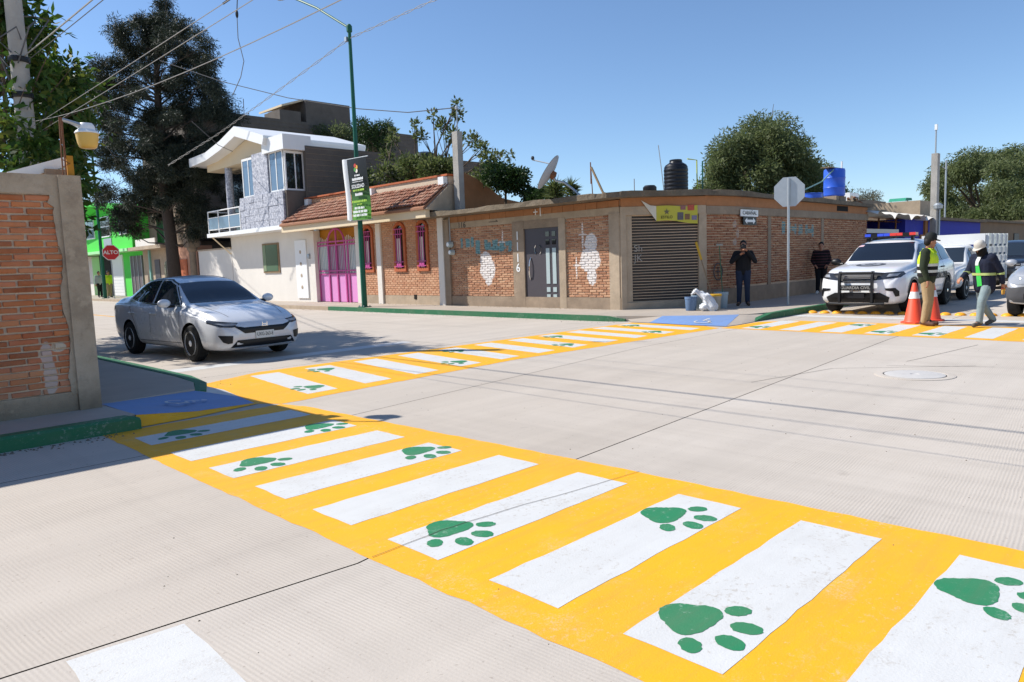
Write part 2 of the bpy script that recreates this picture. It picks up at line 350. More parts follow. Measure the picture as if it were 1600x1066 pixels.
# ---- brick courses: the nearest become objects of their own, the rest one joined part
def brick_variants(L, H, D, mat, nvar=4, jit=.004, bev=.006):
    out = []
    for q in range(nvar):
        m = MB(); r = random.Random(q*7+1); b = bev
        def J(): return r.uniform(-jit, jit)
        x, z = L/2, H/2
        f = [(-x+b+J(), -D, -z+b+J()), (x-b+J(), -D, -z+b+J()), (x-b+J(), -D, z-b+J()), (-x+b+J(), -D, z-b+J())]
        g = [(-x+J(), -D+b, -z+J()), (x+J(), -D+b, -z+J()), (x+J(), -D+b, z+J()), (-x+J(), -D+b, z+J())]
        w = [(-x, .01, -z), (x, .01, -z), (x, .01, z), (-x, .01, z)]
        m.add(f+g+w, [(0,1,2,3)] + [(i+4, (i+1) % 4+4, (i+1) % 4, i) for i in range(4)] + [(i+8, (i+1) % 4+8, (i+1) % 4+4, i+4) for i in range(4)])
        out.append(m.mesh('brick', mat, fixn=False))
    return out
def brickwork(parent, P0, u, W, z0, z1, L, H, gap, D, mat, holes=(), n_obj=0, jit=.004, out=.0, skip=0., seed=1):
    """bricks on the vertical plane through P0 along the unit vector u; the normal is u turned clockwise"""
    r = random.Random(seed); u = Vector((u[0], u[1], 0)).normalized(); nrm = Vector((u.y, -u.x, 0))
    rows = int((z1 - z0)/(H + gap)); hh = (z1 - z0)/rows - gap; cells = []
    for i in range(rows):
        z = z0 + (i + .5)*(hh + gap); a = -(L + gap)*(.5 if i % 2 else 0) + r.uniform(-.02, .02)
        while a < W:
            s0, s1 = max(a, 0), min(a + L*r.uniform(.94, 1.03), W); a += L + gap
            segs = [(s0, s1)]
            for (h0, h1, hz0, hz1) in holes:
                if hz0 < z < hz1:
                    ns = []
                    for (p, q) in segs:
                        if h1 <= p or h0 >= q: ns.append((p, q)); continue
                        if p < h0: ns.append((p, h0))
                        if q > h1: ns.append((h1, q))
                    segs = ns
            for (p, q) in segs:
                if q - p > .04 and r.random() >= skip: cells.append(((p+q)/2, z + r.uniform(-1, 1)*jit, q-p, r.uniform(-1, 1)*jit*1.2))
    P0 = Vector((P0[0], P0[1], 0)); base = wloc(parent); rot = math.atan2(u.y, u.x)
    def centre(c): return P0 + u*c[0] + Vector((0, 0, c[1])) + nrm*(out + c[3])
    camp = Vector((0, 0, 1.5)); cells.sort(key=lambda c: (centre(c) - camp).length - c[2]*2)
    var = brick_variants(L, hh, D, mat, jit=jit)
    for c in cells[:n_obj]:
        o = bpy.data.objects.new('brick', r.choice(var)); COL.objects.link(o); o.parent = parent
        o.location = centre(c) - base; o.rotation_euler = (0, r.uniform(-.012, .012), rot); o.scale = (c[2]/L, 1, 1)
    rest = cells[n_obj:]
    if rest:
        m = MB()
        for c in rest:
            me = r.choice(var); T = Matrix.Translation(centre(c)) @ Matrix.Rotation(rot, 4, 'Z')
            vs = [T @ Vector((v.co.x*c[2]/L, v.co.y, v.co.z)) for v in me.vertices]
            m.add(vs, [tuple(p.vertices) for p in me.polygons])
        tag(m.build('brick_courses', mat, parent, fixn=False), kind='stuff')

# ------------------------------------------------------------------ ground, roads, pavements
S = .13
tag(MB().grid(lambda a, b: (-400 + 900*a, -400 + 900*b, -.06), 6, 6).build('ground', M['ground'], fixn=False), kind='structure')
road = tag(MB().grid(lambda a, b: (-40 + 160*a, -30 + 130*b, -.03), 4, 4).build('road', M['joint'], fixn=False), kind='structure')
J1 = [(-40, 3.6), (.45, 3.27), (1.96, 3.15), (4.07, 3.54), (13.15, 4.25), (40, 5.2), (120, 5.2)]
J2 = [(-40, 6.6), (0, 6.5), (4.04, 6.44), (10.21, 7.23), (13.31, 7.31), (40, 7.4), (120, 7.6)]
def strip(lo, hi, name, g=.006):
    m = MB(); n = len(lo)
    vs = [(x, y+g, 0) for x, y in lo] + [(x, y-g, 0) for x, y in hi]
    m.add(vs, [(i, i+1, n+i+1, n+i) for i in range(n-1)]); return m.build('road_slab', M['road'], road, fixn=False)
X0, X1 = -40, 120
strip([(X0, -30), (X1, -30)], [(X0, -.2), (X1, -.2)], 'a')
lowJ = [(x, -.2) for x, _ in J1]; strip(lowJ, J1, 'b')
xs = sorted(set([p[0] for p in J1] + [p[0] for p in J2]))
ip = lambda J, x: float(np.interp(x, [p[0] for p in J], [p[1] for p in J]))
strip([(x, ip(J1, x)) for x in xs], [(x, ip(J2, x)) for x in xs], 'c')
strip([(x, y) for x, y in J2], [(x, 10.6) for x, _ in J2], 'd')
for y0, y1 in ((10.6, 16.5), (16.5, 22.), (22., 28.), (28., 40.), (40., 100.)):
    strip([(X0, y0), (8.9, y0)], [(X0, y1), (8.9, y1)], 'e'); strip([(8.912, y0), (X1, y0)], [(8.912, y1), (X1, y1)], 'e')
def ribbon(path, w, z, name, mat, parent=None):
    m = MB(); L = []; Rr = []
    for i, p in enumerate(path):
        d = Vector(path[min(i+1, len(path)-1)]) - Vector(path[max(i-1, 0)]); n = Vector((-d.y, d.x)).normalized()*w/2
        L.append((p[0]+n.x, p[1]+n.y, z)); Rr.append((p[0]-n.x, p[1]-n.y, z))
    n = len(path); m.add(L+Rr, [(i, i+1, n+i+1, n+i) for i in range(n-1)]); return m.build(name, mat, parent, fixn=False)
def wob(path, k=6, a=.012):
    out = []
    for (p, q) in zip(path[:-1], path[1:]):
        for i in range(k): t = i/k; out.append((p[0]+(q[0]-p[0])*t + random.uniform(-a, a), p[1]+(q[1]-p[1])*t + random.uniform(-a, a)))
    return out + [path[-1]]
ribbon(wob([(2.05, 3.155), (2.53, 3.17), (3.05, 3.13), (3.56, 3.05), (4.18, 2.98)], 6, .004), .0045, .0062, 'joint_crack', M['joint'], road)
for p in ([(8.0, 4.1), (9.5, 3.75), (10.6, 2.4)], [(10.1, 3.3), (10.6, 2.2)], [(10.6, 3.2), (12.9, 2.9)]): ribbon(wob(p, 8, .01), .008, .004, 'crack', M['joint'], road)
def slab(name, pts, mat, z0=-.05, z1=S, **k):
    return tag(MB().prism([(x, y, z0) for x, y in pts], (0, 0, z1-z0)).build(name, mat), kind='structure', **k)
slab('sidewalk', [(-30, 7.78), (2.40, 7.78), (2.36, 8.45), (2.36, 8.7), (-30, 8.7)], M['sidewalk'])
slab('sidewalk', [(2.362, 8.704), (3.42, 8.86), (3.62, 9.4), (3.68, 10.2), (3.68, 90), (1.5, 90), (1.5, 8.704)], M['sidewalk'])
slab('sidewalk', [(14.24, 90), (14.24, 10.75), (14.62, 9.7), (15.15, 8.75), (15.75, 8.15), (16.5, 7.93), (110, 7.93), (110, 14), (20, 14), (20, 90)], M['sidewalk'])
def kerb(path, w, h, mat, name='kerb', bev=.025):
    m = MB(); n = len(path); rows = []
    for i, p in enumerate(path):
        d = Vector(path[min(i+1, n-1)][:2]) - Vector(path[max(i-1, 0)][:2]); q = Vector((-d.y, d.x)).normalized()
        hh = h*(p[2] if len(p) > 2 else 1)
        pr = [(-w/2, -.05), (-w/2-.004, hh-bev), (-w/2+bev, hh), (w/2, hh), (w/2, -.05)]
        rows.append([(p[0]+q.x*a, p[1]+q.y*a, z) for a, z in pr])
    k = 5; m.add([v for r in rows for v in r], [(i*k+j, i*k+(j+1) % k, (i+1)*k+(j+1) % k, (i+1)*k+j) for i in range(n-1) for j in range(k)] + [tuple(range(k)), tuple(range((n-1)*k, n*k))])
    return tag(m.build(name, mat, smooth=30), kind='structure')
def dense(path, k=6):
    out = []
    for p, q in zip(path[:-1], path[1:]):
        for i in range(k): out.append(tuple(a+(b-a)*i/k for a, b in zip(p, q)))
    return out + [path[-1]]
kerb(dense([(2.395, 7.71, .82), (2.30, 7.70, 1), (-2, 7.72, 1), (-30, 7.8, 1)], 3)[::-1], .16, S+.006, M['kerbgreen'])
kerb([(3.46, 8.84, .78), (3.66, 9.3, .9), (3.75, 10.0, 1), (3.77, 12, 1), (3.77, 17, 1)][::-1], .16, S+.006, M['kerbgreen'])
kerb([(3.77, 17.01), (3.77, 90)][::-1], .16, S+.006, M['concrete_lt'])
kerb([(14.16, 23.6, 1), (14.16, 11.3, 1), (14.2, 10.95, .9), (14.34, 10.55, .45)][::-1], .16, S+.006, M['kerbgreen'])
kerb([(14.16, 90), (14.16, 23.62)][::-1], .16, S+.004, M['concrete_lt'])
kerb([(15.3, 7.82, .15), (15.7, 7.84, .55), (16.2, 7.85, .95), (16.8, 7.85, 1), (60, 7.85, 1)][::-1], .16, S+.012, M['kerbgreen'])
# kerb ramps
def ramp(name, top, bot, mat, n=8):
    m = MB(); k = len(top)
    for i in range(k-1):
        m.grid(lambda a, b, i=i: tuple((Vector(top[i]).lerp(Vector(top[i+1]), a)).lerp(Vector(bot[i]).lerp(Vector(bot[i+1]), a), b)), 3, n)
    return tag(m.build(name, mat, smooth=True), kind='structure')
ramp('kerb_ramp', [(2.40, 7.76, S-.005), (2.36, 8.71, S+.002), (3.40, 8.88, S-.02)], [(3.0, 7.80, .055), (3.72, 7.95, .012), (3.80, 8.5, .012)], M['blue'])
m = MB(); m.add([(2.40, 7.758, S-.006), (3.0, 7.798, .054), (3.72, 7.948, .011), (2.40, 7.70, .006), (3.0, 7.74, .006), (3.74, 7.90, .006)], [(0,1,4,3), (1,2,5,4)])
tag(m.build('ramp_edge', M['yellow']), kind='structure')
ramp('kerb_ramp', [(3.40, 8.885, S-.02), (3.66, 9.3, .1)], [(3.80, 8.505, .012), (3.92, 9.2, .008)], M['white'])  # white piece: sun glare on the ramp end put into its colour
ramp('kerb_ramp', [(14.62, 9.7, S+.003), (15.15, 8.75, S+.003), (15.6, 8.28, S)], [(14.15, 9.75, .012), (13.98, 8.6, .012), (14.05, 7.75, .012)], M['blue'])
ramp('ramp_flare', [(14.34, 10.5, .05), (14.62, 9.703, S)], [(14.2, 10.3, .01), (14.15, 9.753, .01)], M['sidewalk'])
ramp('ramp_flare', [(15.6, 8.277, S-.004), (15.75, 8.15, S-.01), (16.2, 7.95, .1)], [(14.05, 7.747, .010), (14.6, 7.7, .010), (15.3, 7.74, .012)], M['sidewalk'])
# wheelchair marks on the ramps
def wheelchair(name, c, s, ux, uy, label, zfn):
    m = MB(); ux, uy = Vector(ux), Vector(uy)
    def T(x, y): p = Vector((c[0], c[1])) + ux*x*s + uy*y*s; return (p.x, p.y, zfn(p.x, p.y))
    arc = [(math.cos(t)*.42 + .05, math.sin(t)*.42 - .15) for t in np.linspace(math.radians(150), math.radians(395), 16)]
    for path, w in ((arc, .1), ([(0, .62), (0, .1), (.35, .08), (.5, -.38), (.68, -.34)], .11), ([(0, .35), (.32, .33)], .09)):
        L = []; Rr = []
        for i, p in enumerate(path):
            d = Vector(path[min(i+1, len(path)-1)]) - Vector(path[max(i-1, 0)]); n = Vector((-d.y, d.x)).normalized()*w/2
            L.append(T(p[0]+n.x, p[1]+n.y)); Rr.append(T(p[0]-n.x, p[1]-n.y))
        k = len(path); m.add(L+Rr, [(i, i+1, k+i+1, k+i) for i in range(k-1)])
    m.poly([T(.0 + .11*math.cos(t), .8 + .11*math.sin(t)) for t in np.linspace(0, 2*math.pi, 13)[:-1]])
    tag(m.build(name, M['white'], fixn=False), label, 'wheelchair symbol')
def zn(x, y):
    a = Vector((2.4, 7.76, S)); return S + .012 - (x-2.38)/(3.72-2.38)*(S-.012) + .03*max(0, (x-2.4)*(3.0-x))
wheelchair('wheelchair_mark', (3.05, 8.28), .30, (0, -1), (1, 0), 'white wheelchair symbol painted on the shaded blue ramp by the brick wall', lambda x, y: S*(1-(x-2.38)/1.38)+.034)
wheelchair('wheelchair_mark', (14.45, 8.55), .42, (0, -1), (1, .15), 'white wheelchair symbol painted on the sunlit blue ramp at the far corner', lambda x, y: .03+.09*max(0, (x-14.0)/1.15))

# ------------------------------------------------------------------ crosswalks
def edgy(pts, z, mat, name, parent, a=.006, step=.12):
    out = []
    for i in range(len(pts)):
        p, q = Vector(pts[i]), Vector(pts[(i+1) % len(pts)]); n = max(1, int((q-p).length/step)); d = (q-p).normalized(); nn = Vector((-d.y, d.x))
        for j in range(n):
            w = p.lerp(q, j/n) + (nn*random.uniform(-a, a) if j else Vector((0, 0))); out.append((w.x, w.y, z))
    return MB().poly(out).build(name, mat, parent, fixn=False)
def paw(c, to, size, z, parent, mir=1):
    to = Vector(to).normalized(); sd = Vector((-to.y, to.x))*mir; m = MB()
    def T(a, b): p = Vector(c) + (to*a + sd*b)*size; return (p.x + random.uniform(-.0035, .0035), p.y + random.uniform(-.0035, .0035), z)
    pad = []
    for t in np.linspace(0, 2*math.pi, 49)[:-1]:
        r = 1 + .05*math.cos(2*t) - .13*math.cos(3*t + .25) + .04*math.sin(t)
        pad.append(T(.40*r*math.cos(t) - .03, .50*r*math.sin(t)))
    m.poly(pad)
    for (a, b, ra, rb, an) in ((.42, .62, .15, .20, .8), (.74, .22, .165, .225, .3), (.74, -.27, .165, .225, -.3), (.36, -.66, .15, .20, -.8)):
        ca, sa = math.cos(an), math.sin(an)
        m.poly([T(a + ca*rb*math.cos(t) - sa*ra*math.sin(t), b + sa*rb*math.cos(t) + ca*ra*math.sin(t)) for t in np.linspace(0, 2*math.pi, 25)[:-1]])
    return m.build('paw_print', M['paw'], parent, fixn=False)
Z1, Z2, Z3 = .0015, .003, .0045
cw = thing('crosswalk', 'wide yellow crosswalk with white bars and green paw prints in the foreground', 'crosswalk', (3.1, 3., 0))
edgy([(2.05, 7.66), (2.04, 3.6), (2.04, -6), (4.24, -6), (4.21, .7), (4.17, 3.0), (4.0, 7.3), (3.9, 7.66)], Z1, M['yellow'], 'yellow_field', cw, .01)
starts = [7.24, 6.38, 5.62, 4.86, 4.09, 3.30, 2.49, 1.71, .93, .15, -.63, -1.4, -2.2]
pw = {0: 'lo', 1: 'hi', 2: 'lo', 3: 'hi', 5: 'lo', 6: 'hi', 7: 'lo', 8: 'hi', 10: 'lo', 11: 'hi'}
for i, y in enumerate(starts):
    xl, xh = 2.21 + .008*i, 3.79 + .022*i*(i > 3)
    st = edgy([(xl, y), (xl, y-.44), (xh, y-.42), (xh, y+.01)], Z2, M['white'], 'white_bar', cw, .006)
    if i in pw: paw(((2.56 if pw[i] == 'lo' else 3.56) + random.uniform(-.02, .02), y-.135), (.04, -1), .29, Z3, st, 1 if pw[i] == 'lo' else -1)
cw = thing('crosswalk', 'yellow crosswalk with white bars running from the near ramp to the far corner', 'crosswalk', (9, 9, 0))
edgy([(3.90, 9.95), (3.90, 9.2), (3.79, 8.5), (3.72, 7.95), (3.9, 7.67), (4.17, 7.67), (4.5, 7.72), (8, 8.0), (13.7, 7.72), (14.03, 8.3), (14.1, 10.2), (9, 10.3), (5.0, 10.42)], Z1+.0005, M['yellow'], 'yellow_field', cw, .01)
for i in range(11):
    x = 4.42 + .868*i; y0, y1 = 8.0 + .22*math.sin(i/10*3.0), 10.12
    st = edgy([(x, y0), (x+.44, y0+.03), (x+.44+.28, y1), (x+.28, y1)], Z2+.0004, M['white'], 'white_bar', cw, .006)
    if i in (0, 3, 6, 9): paw((x+.32, y0+.42), (-1, -.06), .29, Z3+.0004, st, 1)
    if i in (1, 4, 7, 10): paw((x+.42, y1-.38), (-1, -.06), .29, Z3+.0004, st, -1)
cw = thing('crosswalk', 'yellow crosswalk with white bars in front of the police vehicle and pedestrians', 'crosswalk', (14.8, 2, 0))
edgy([(13.72, 7.70), (13.6, 2), (13.6, -6), (16.1, -6), (16.05, 2), (15.9, 7.0), (15.3, 7.66)], Z1+.0005, M['yellow'], 'yellow_field', cw, .012)
for i in range(14):
    y = 7.32 - .80*i
    st = edgy([(13.86, y), (13.84, y-.42), (15.76, y-.40), (15.78, y)], Z2+.0004, M['white'], 'white_bar', cw, .006)
    if i % 4 in (0, 3): paw((14.25, y-.14), (0, -1), .3, Z3+.0004, st, 1)
    if i % 4 in (2, ): paw((15.4, y-.14), (0, -1), .3, Z3+.0004, st, -1)
tag(edgy([(4.02, 11.55), (4.05, 11.95), (8.8, 12.0), (8.8, 11.62)], Z1, M['white'], 'stop_line', None), 'white stop line across the lane in front of the silver sedan', 'stop line')
tag(edgy([(17.0, 7.7), (17.0, -5), (17.4, -5), (17.4, 7.7)], Z1, M['white'], 'stop_line', None), 'white stop line between the yellow road studs and the far crosswalk', 'stop line')
tag(edgy([(.66, 3.215), (1.10, 3.175), (1.07, 2.2), (.64, 2.2)], Z1, M['white'], 'lane_mark', None), 'white painted rectangle at the bottom left corner of the picture', 'lane mark')
tag(edgy([(20.5, 3.9), (60, 3.9), (60, 4.02), (20.5, 4.02)], Z1, M['white'], 'lane_line', None), 'thin white lane line on the shaded road beside the parked vehicles', 'lane line')
tag(edgy([(8.75, 17), (8.75, 80), (8.87, 80), (8.87, 17)], Z1, M['yellow'], 'lane_line', None), 'thin yellow centre line down the street behind the sedan', 'lane line')
mh = thing('manhole_cover', 'round concrete manhole cover set in the road', 'manhole', (9.5, 2.78, 0))
MB().lathe([(.43, .0), (.43, .006), (.405, .009), (.345, .009), (.335, .003)], (9.5, 2.78, 0), 40).build('ring', M['road'], mh, smooth=30)
MB().lathe([(.325, .0), (.325, .007), (.31, .010), (.05, .010), (.045, .004), (0.001, .004)], (9.5, 2.78, .002), 40).build('lid', plain('manhole_concrete', '#bdb9b4', .9, .12, 5., .3, 40), mh, smooth=30)
m = MB()
m.lathe([(.37, 0), (.37, .0045), (.3, .0045)], (9.5, 2.78, .0), 40); m.build('gap', M['joint'], mh)
# road studs
stud = None
M['studyellow'] = plain('yellow_stud', '#e9a428', .45, .15, 12.)
for i in range(24):
    y = 7.62 - .285*i; x = 18.05 + .03*i
    if stud is None:
        mm = MB().lathe([(.115, 0), (.115, .012), (.10, .035), (.07, .055), (.035, .065), (.002, .068)], (0, 0, 0), 16); me = mm.mesh('road_stud', M['studyellow'], smooth=True); stud = me
    o = bpy.data.objects.new('road_stud', stud); COL.objects.link(o); o.location = (x, y, 0)
    tag(o, 'yellow domed road stud in the row across the lane by the police vehicle', 'road stud', 'yellow road studs')
# ------------------------------------------------------------------ near brick wall with its corner column
nw = thing('brick_wall', 'orange brick boundary wall with a plastered corner column in the left foreground', 'wall', (1.2, 8.7, S))
MB().box(-12, 8.565, .05, 2.12, 8.75, 2.42).build('wall_core', M['mortar'], nw)
MB().box(2.105, 8.50, .05, 2.31, 8.78, 2.53).build('corner_column', M['plaster'], nw)
m = MB(); n = 60
m.grid(lambda a, b: (-12 + 14.11*a, 8.525 + .004*math.sin(a*90), 2.34 + .2*b + (.012*math.sin(a*37) if b > .9 else 0)), 60, 2)
m.box(-12, 8.53, 2.33, 2.10, 8.77, 2.522); m.build('coping_band', M['plaster'], nw)
MB().box(-12, 8.535, .04, 2.10, 8.76, .33).build('plinth', M['plaster'], nw)
# ragged plaster edge beside the column
m = MB(); pts = [(2.11, .30)]
for i in range(46): pts.append((2.06 - .022*math.sin(i*.37) + random.uniform(-.012, .012) - .05*(i > 41), .30 + i*.0465))
pts += [(2.11, 2.42)]; m.prism([(x, 8.528, z) for x, z in pts], (0, .03, 0)); m.build('plaster_edge', M['plaster'], nw)
brickwork(nw, (1.0, 8.565), (1, 0), 1.10, .33, 2.33, .255, .046, .017, .026, M['brick_near'], n_obj=300, jit=.003, seed=3)
brickwork(nw, (-12, 8.565), (1, 0), 12.99, .33, 2.33, .255, .046, .017, .026, M['brick_near'], n_obj=0, jit=.003, seed=5)
MB().box(2.07, 8.79, .05, 2.30, 34, 2.62).build('return_wall', M['concrete'], nw)
# white beam and rusty box on top of the wall
bm_ = thing('roof_beam', 'white sloping beam resting behind the top of the brick wall', 'beam', (2.0, 8.72, 2.53))
MB().obox((2.05, 8.9, 2.63), (.28, 0, .10), (0, .05, 0), (-.016, 0, .045)).build('beam', M['whitepaint'], bm_)
MB().obox((2.10, 9.0, 2.57), (.22, 0, .07), (0, .03, 0), (-.01, 0, .025)).build('purlin', M['steel'], bm_)
bx = thing('rusty_bracket', 'rusty orange post and wire lashed to the column top below the yellow lamp', 'bracket', (2.22, 8.62, 2.53))
M['ochre'] = plain('ochre_rusty_paint', '#b57a1c', .7, .35, 14)
MB().box(2.225, 8.60, 2.53, 2.285, 8.66, 2.74).build('post', M['ochre'], bx)
m = MB(); m.tube([(2.18, 8.6, 2.53), (2.185, 8.6, 2.8), (2.2, 8.62, 3.12)], .007); m.tube([(2.21, 8.6, 2.53), (2.21, 8.6, 2.76)], .008)
m.tube([(2.18, 8.6, 2.62), (2.25, 8.59, 2.66), (2.18, 8.6, 2.7)], .005); m.build('rebar', M['rust'], bx)
lp = thing('wall_lamp', 'white bracket lamp with yellow dome lens above the brick wall column', 'lamp', (2.25, 8.62, 2.74))
M['lens'] = glossy('amber_lens', lin('#d9b055'), .35, .5)
MB().tube([(2.22, 8.62, 3.10), (2.30, 8.63, 3.085), (2.38, 8.64, 3.06)], [.018, .02, .03], 8).build('arm', M['steel'], lp, smooth=True)
MB().lathe([(.002, .13), (.058, .125), (.076, .10), (.08, .06), (.102, .045), (.115, .03), (.115, .02), (.09, .018)], (2.45, 8.65, 2.965), 22).build('housing', M['whitepaint'], lp, smooth=30)
MB().lathe([(.108, .0), (.104, -.045), (.095, -.10), (.083, -.135), (.07, -.147), (.002, -.15)], (2.45, 8.65, 2.983), 22).build('lens', M['lens'], lp, smooth=50)
MB().tube([(2.22, 8.62, 2.72), (2.215, 8.62, 2.95), (2.22, 8.62, 3.12)], .011, 8).build('stem', M['rust'], lp)

# ------------------------------------------------------------------ corner building
A, Bc, Cc, Dd = (16.05, 11.95), (18.0, 10.55), (19.2, 10.3), (29.5, 10.4)
cb = thing('corner_building', 'low unplastered brick building on the far street corner with shutter and grey door', 'building', (17.5, 13, S))
MB().prism([(16.085, 19.2, 0), (16.085, 11.97, 0), (18.0, 10.585, 0), (19.2, 10.335, 0), (29.5, 10.435, 0), (29.5, 20, 0), (16.085, 20, 0)], (0, 0, 3.05)).build('wall_core', M['mortar_old'], cb)
sl_out = [(15.28, 19.62, 3.06), (15.27, 15, 3.06), (15.27, 12.4, 3.06), (15.36, 11.85, 3.07), (15.9, 11.45, 3.09), (18.0, 10.4, 3.12), (19.2, 10.12, 3.12), (23, 10.13, 3.12), (29.6, 10.22, 3.10), (29.6, 20.5, 3.1), (15.28, 20.5, 3.06)]
m = MB(); den = dense(sl_out[:9], 8) + sl_out[9:]
lo = [(x, y, z + .0) for x, y, z in den]; hi = [(x + random.uniform(0, .04)*(i < 64), y + random.uniform(0, .03)*(i < 64), z + .135 + random.uniform(-.025, .03)) for i, (x, y, z) in enumerate(den)]
nn = len(lo); m.add(lo + hi, [tuple(range(nn-1, -1, -1)), tuple(range(nn, 2*nn))] + [(i, (i+1) % nn, nn + (i+1) % nn, nn + i) for i in range(nn)])
m.build('roof_slab', M['concrete_dk'], cb)
# facade: door opening etc. u runs from y=19.2 down
W_ = 19.2 - 11.95
fy = lambda y: 19.2 - y
hl = [(fy(15.98), fy(13.86), 0, 3), (0, .24, 0, 3), (W_-.34, W_, 0, 3)]
brickwork(cb, (16.085, 19.2), (0, -1), W_, .45, 2.68, .235, .050, .021, .026, M['brick_old'], hl, n_obj=300, jit=.006, seed=11)
big = plain('big_clay_block', '#b07a52', .9, .22, 4., .3, 30, stain=.3); M['clayblock'] = big
y = 18.9
while y > 11.98:
    w = random.uniform(.34, .42); MB().box(16.04 + random.uniform(-.006, .006), max(y-w+.012, 11.96), 2.87, 16.2, y, 3.055).build('clay_block', big, cb); y -= w
MB().box(16.03, 11.96, 2.68, 16.2, 18.95, 2.87).build('tie_beam', M['concrete_lt'], cb)
MB().box(16.02, 11.93, .08, 16.2, 19.22, .45).build('plinth', M['concrete'], cb)
MB().box(16.015, 15.50, .10, 16.25, 15.98, 2.72).build('door_jamb', M['concrete'], cb)
MB().box(16.015, 13.86, .10, 16.25, 14.11, 2.72).build('door_jamb', M['concrete_lt'], cb)
MB().box(16.022, 14.11, 2.48, 16.25, 15.50, 2.72).build('lintel', M['concrete'], cb)
MB().prism([(16.012, 11.97, .09), (16.012, 12.30, .09), (16.3, 12.30, .09), (16.3, 11.75, .09)], (0, 0, 2.62)).build('corner_pillar', M['concrete_lt'], cb)
MB().box(15.99, 18.94, .09, 16.22, 19.21, 2.99).build('end_pillar', M['concrete'], cb)
dr = MB().box(16.06, 14.115, .33, 16.10, 15.495, 2.478).build('door', M['doorgrey'], cb)
MB().box(16.035, 14.115, .27, 16.12, 15.495, .325).build('door_sill', M['whitepaint'], dr)
MB().tube([(16.05, 15.30, .98), (16.0, 15.29, 1.1), (15.985, 15.28, 1.3), (16.0, 15.27, 1.5), (16.05, 15.26, 1.62)], .018, 8).build('pull_handle', M['chrome'], dr, smooth=True)
for (y0, y1) in ((14.50, 14.64), (14.25, 14.39)):
    for (z0, z1) in ((.40, .53), (.60, .74), (.84, 1.88), (1.98, 2.13), (2.22, 2.36)):
        MB().box(16.045, y0, z0, 16.058, y1, z1).build('glass_pane', M['pane'] if z1 < 1.9 else M['glass'], dr)
for yc, an in ((15.02, 1), (14.90, -1)):
    MB().tube([(16.052, yc+an*.02, 1.98), (16.05, yc+an*.07, 1.9), (16.05, yc+an*.06, 1.78), (16.052, yc+an*.02, 1.72)], .017, 6).build('door_ornament', M['chrome'], dr)
for ch, z in zip('1116', (2.28, 1.96, 1.62, 1.32)): text('house_number', ch, .36, (16.008, 15.76, z), (0, -1, 0), (0, 0, 1), M['whitepaint'], cb, bold=.004)
text('painted_sign', '+1', .36, (16.024, 14.9, 2.93), (0, -1, 0), (0, 0, 1), M['whitepaint'], cb)
text('painted_number', '116', .26, (16.023, 18.3, 2.76), (0, -1, 0), (0, 0, 1), M['black'], cb)
m = MB(); m.tube([(16.02, 17.0, 2.78), (16.02, 16.6, 2.78), (16.02, 16.68, 2.82)], .008); m.build('painted_arrow', M['black'], cb)
# electric meters
for yy, zz, r_ in ((18.86, 2.16, .10), (18.78, 1.90, .09)):
    mt = MB().lathe([(.002, -.14), (r_*.8, -.135), (r_, -.09), (r_, 0), (r_*1.1, .02)], (16.0, yy, zz), 18, 'x').build('electric_meter', M['pane'], cb, smooth=30)
    MB().lathe([(.002, -.006), (r_*.62, -.004), (r_*.62, 0)], (15.862, yy, zz), 16, 'x').build('dial', M['whitepaint'], mt)
MB().tube([(15.985, 18.86, 2.26), (15.985, 18.87, 3.05)], .018, 8).build('conduit', M['steel'], cb)
# chamfer with roller shutter
ch_u = (Vector(Bc) - Vector(A)).normalized(); chn = Vector((ch_u.y, -ch_u.x)); CL = (Vector(Bc) - Vector(A)).length
def cp(s, d, z): p = Vector(A) + ch_u*s + chn*d; return (p.x, p.y, z)
def cbox(s0, s1, d0, d1, z0, z1): return MB().prism([cp(s0, d0, z0), cp(s1, d0, z0), cp(s1, d1, z0), cp(s0, d1, z0)], (0, 0, z1-z0))
cbox(.0, .15, -.1, .06, .09, 2.64).build('shutter_jamb', M['concrete_lt'], cb)
cbox(2.20, 2.42, -.1, .05, .09, 2.64).build('shutter_jamb', M['concrete_lt'], cb)
cbox(.0, 2.40, -.1, .062, 2.64, 2.86).build('tie_beam', M['concrete_lt'], cb)
cbox(.02, 2.40, -.1, .045, 2.86, 3.10).build('clay_course', M['clayblock'], cb)
cbox(.15, 2.20, -.2, .05, .05, .31).build('threshold', M['concrete_lt'], cb)
sh = cbox(.15, 2.20, -.08, -.06, .31, 2.64).build('roller_shutter', M['shutter'], cb)
ns = 30; hs = (2.62-.33)/ns
prof = [(-.055, 0), (-.03, hs*.12), (-.018, hs*.5), (-.03, hs*.88), (-.055, hs*.98)]
mm = MB(); k5 = 5
vs = [Vector((-1.02, a, z)) for a, z in prof] + [Vector((1.02, a, z)) for a, z in prof]
sl_me = MB().add([(v.x, -v.y - .0, v.z) for v in vs], [(i, i+1, 5+i+1, 5+i) for i in range(4)] + [(0, 4, 9, 5)]).mesh('slat', M['shutter'], smooth=60)
for i in range(ns):
    o = bpy.data.objects.new('slat', sl_me); COL.objects.link(o); o.parent = sh
    p = cp(1.175, 0, .33 + hs*i); o.location = Vector(p) - wloc(sh); o.rotation_euler = (0, random.uniform(-.001, .001), math.atan2(ch_u.y, ch_u.x))
text('graffiti', 'Sh\nJK', .26, cp(.50, -.008, 1.62), (ch_u.x, ch_u.y, 0), (0, 0, 1), plain('faded_graffiti', '#9a958e', .8), sh)
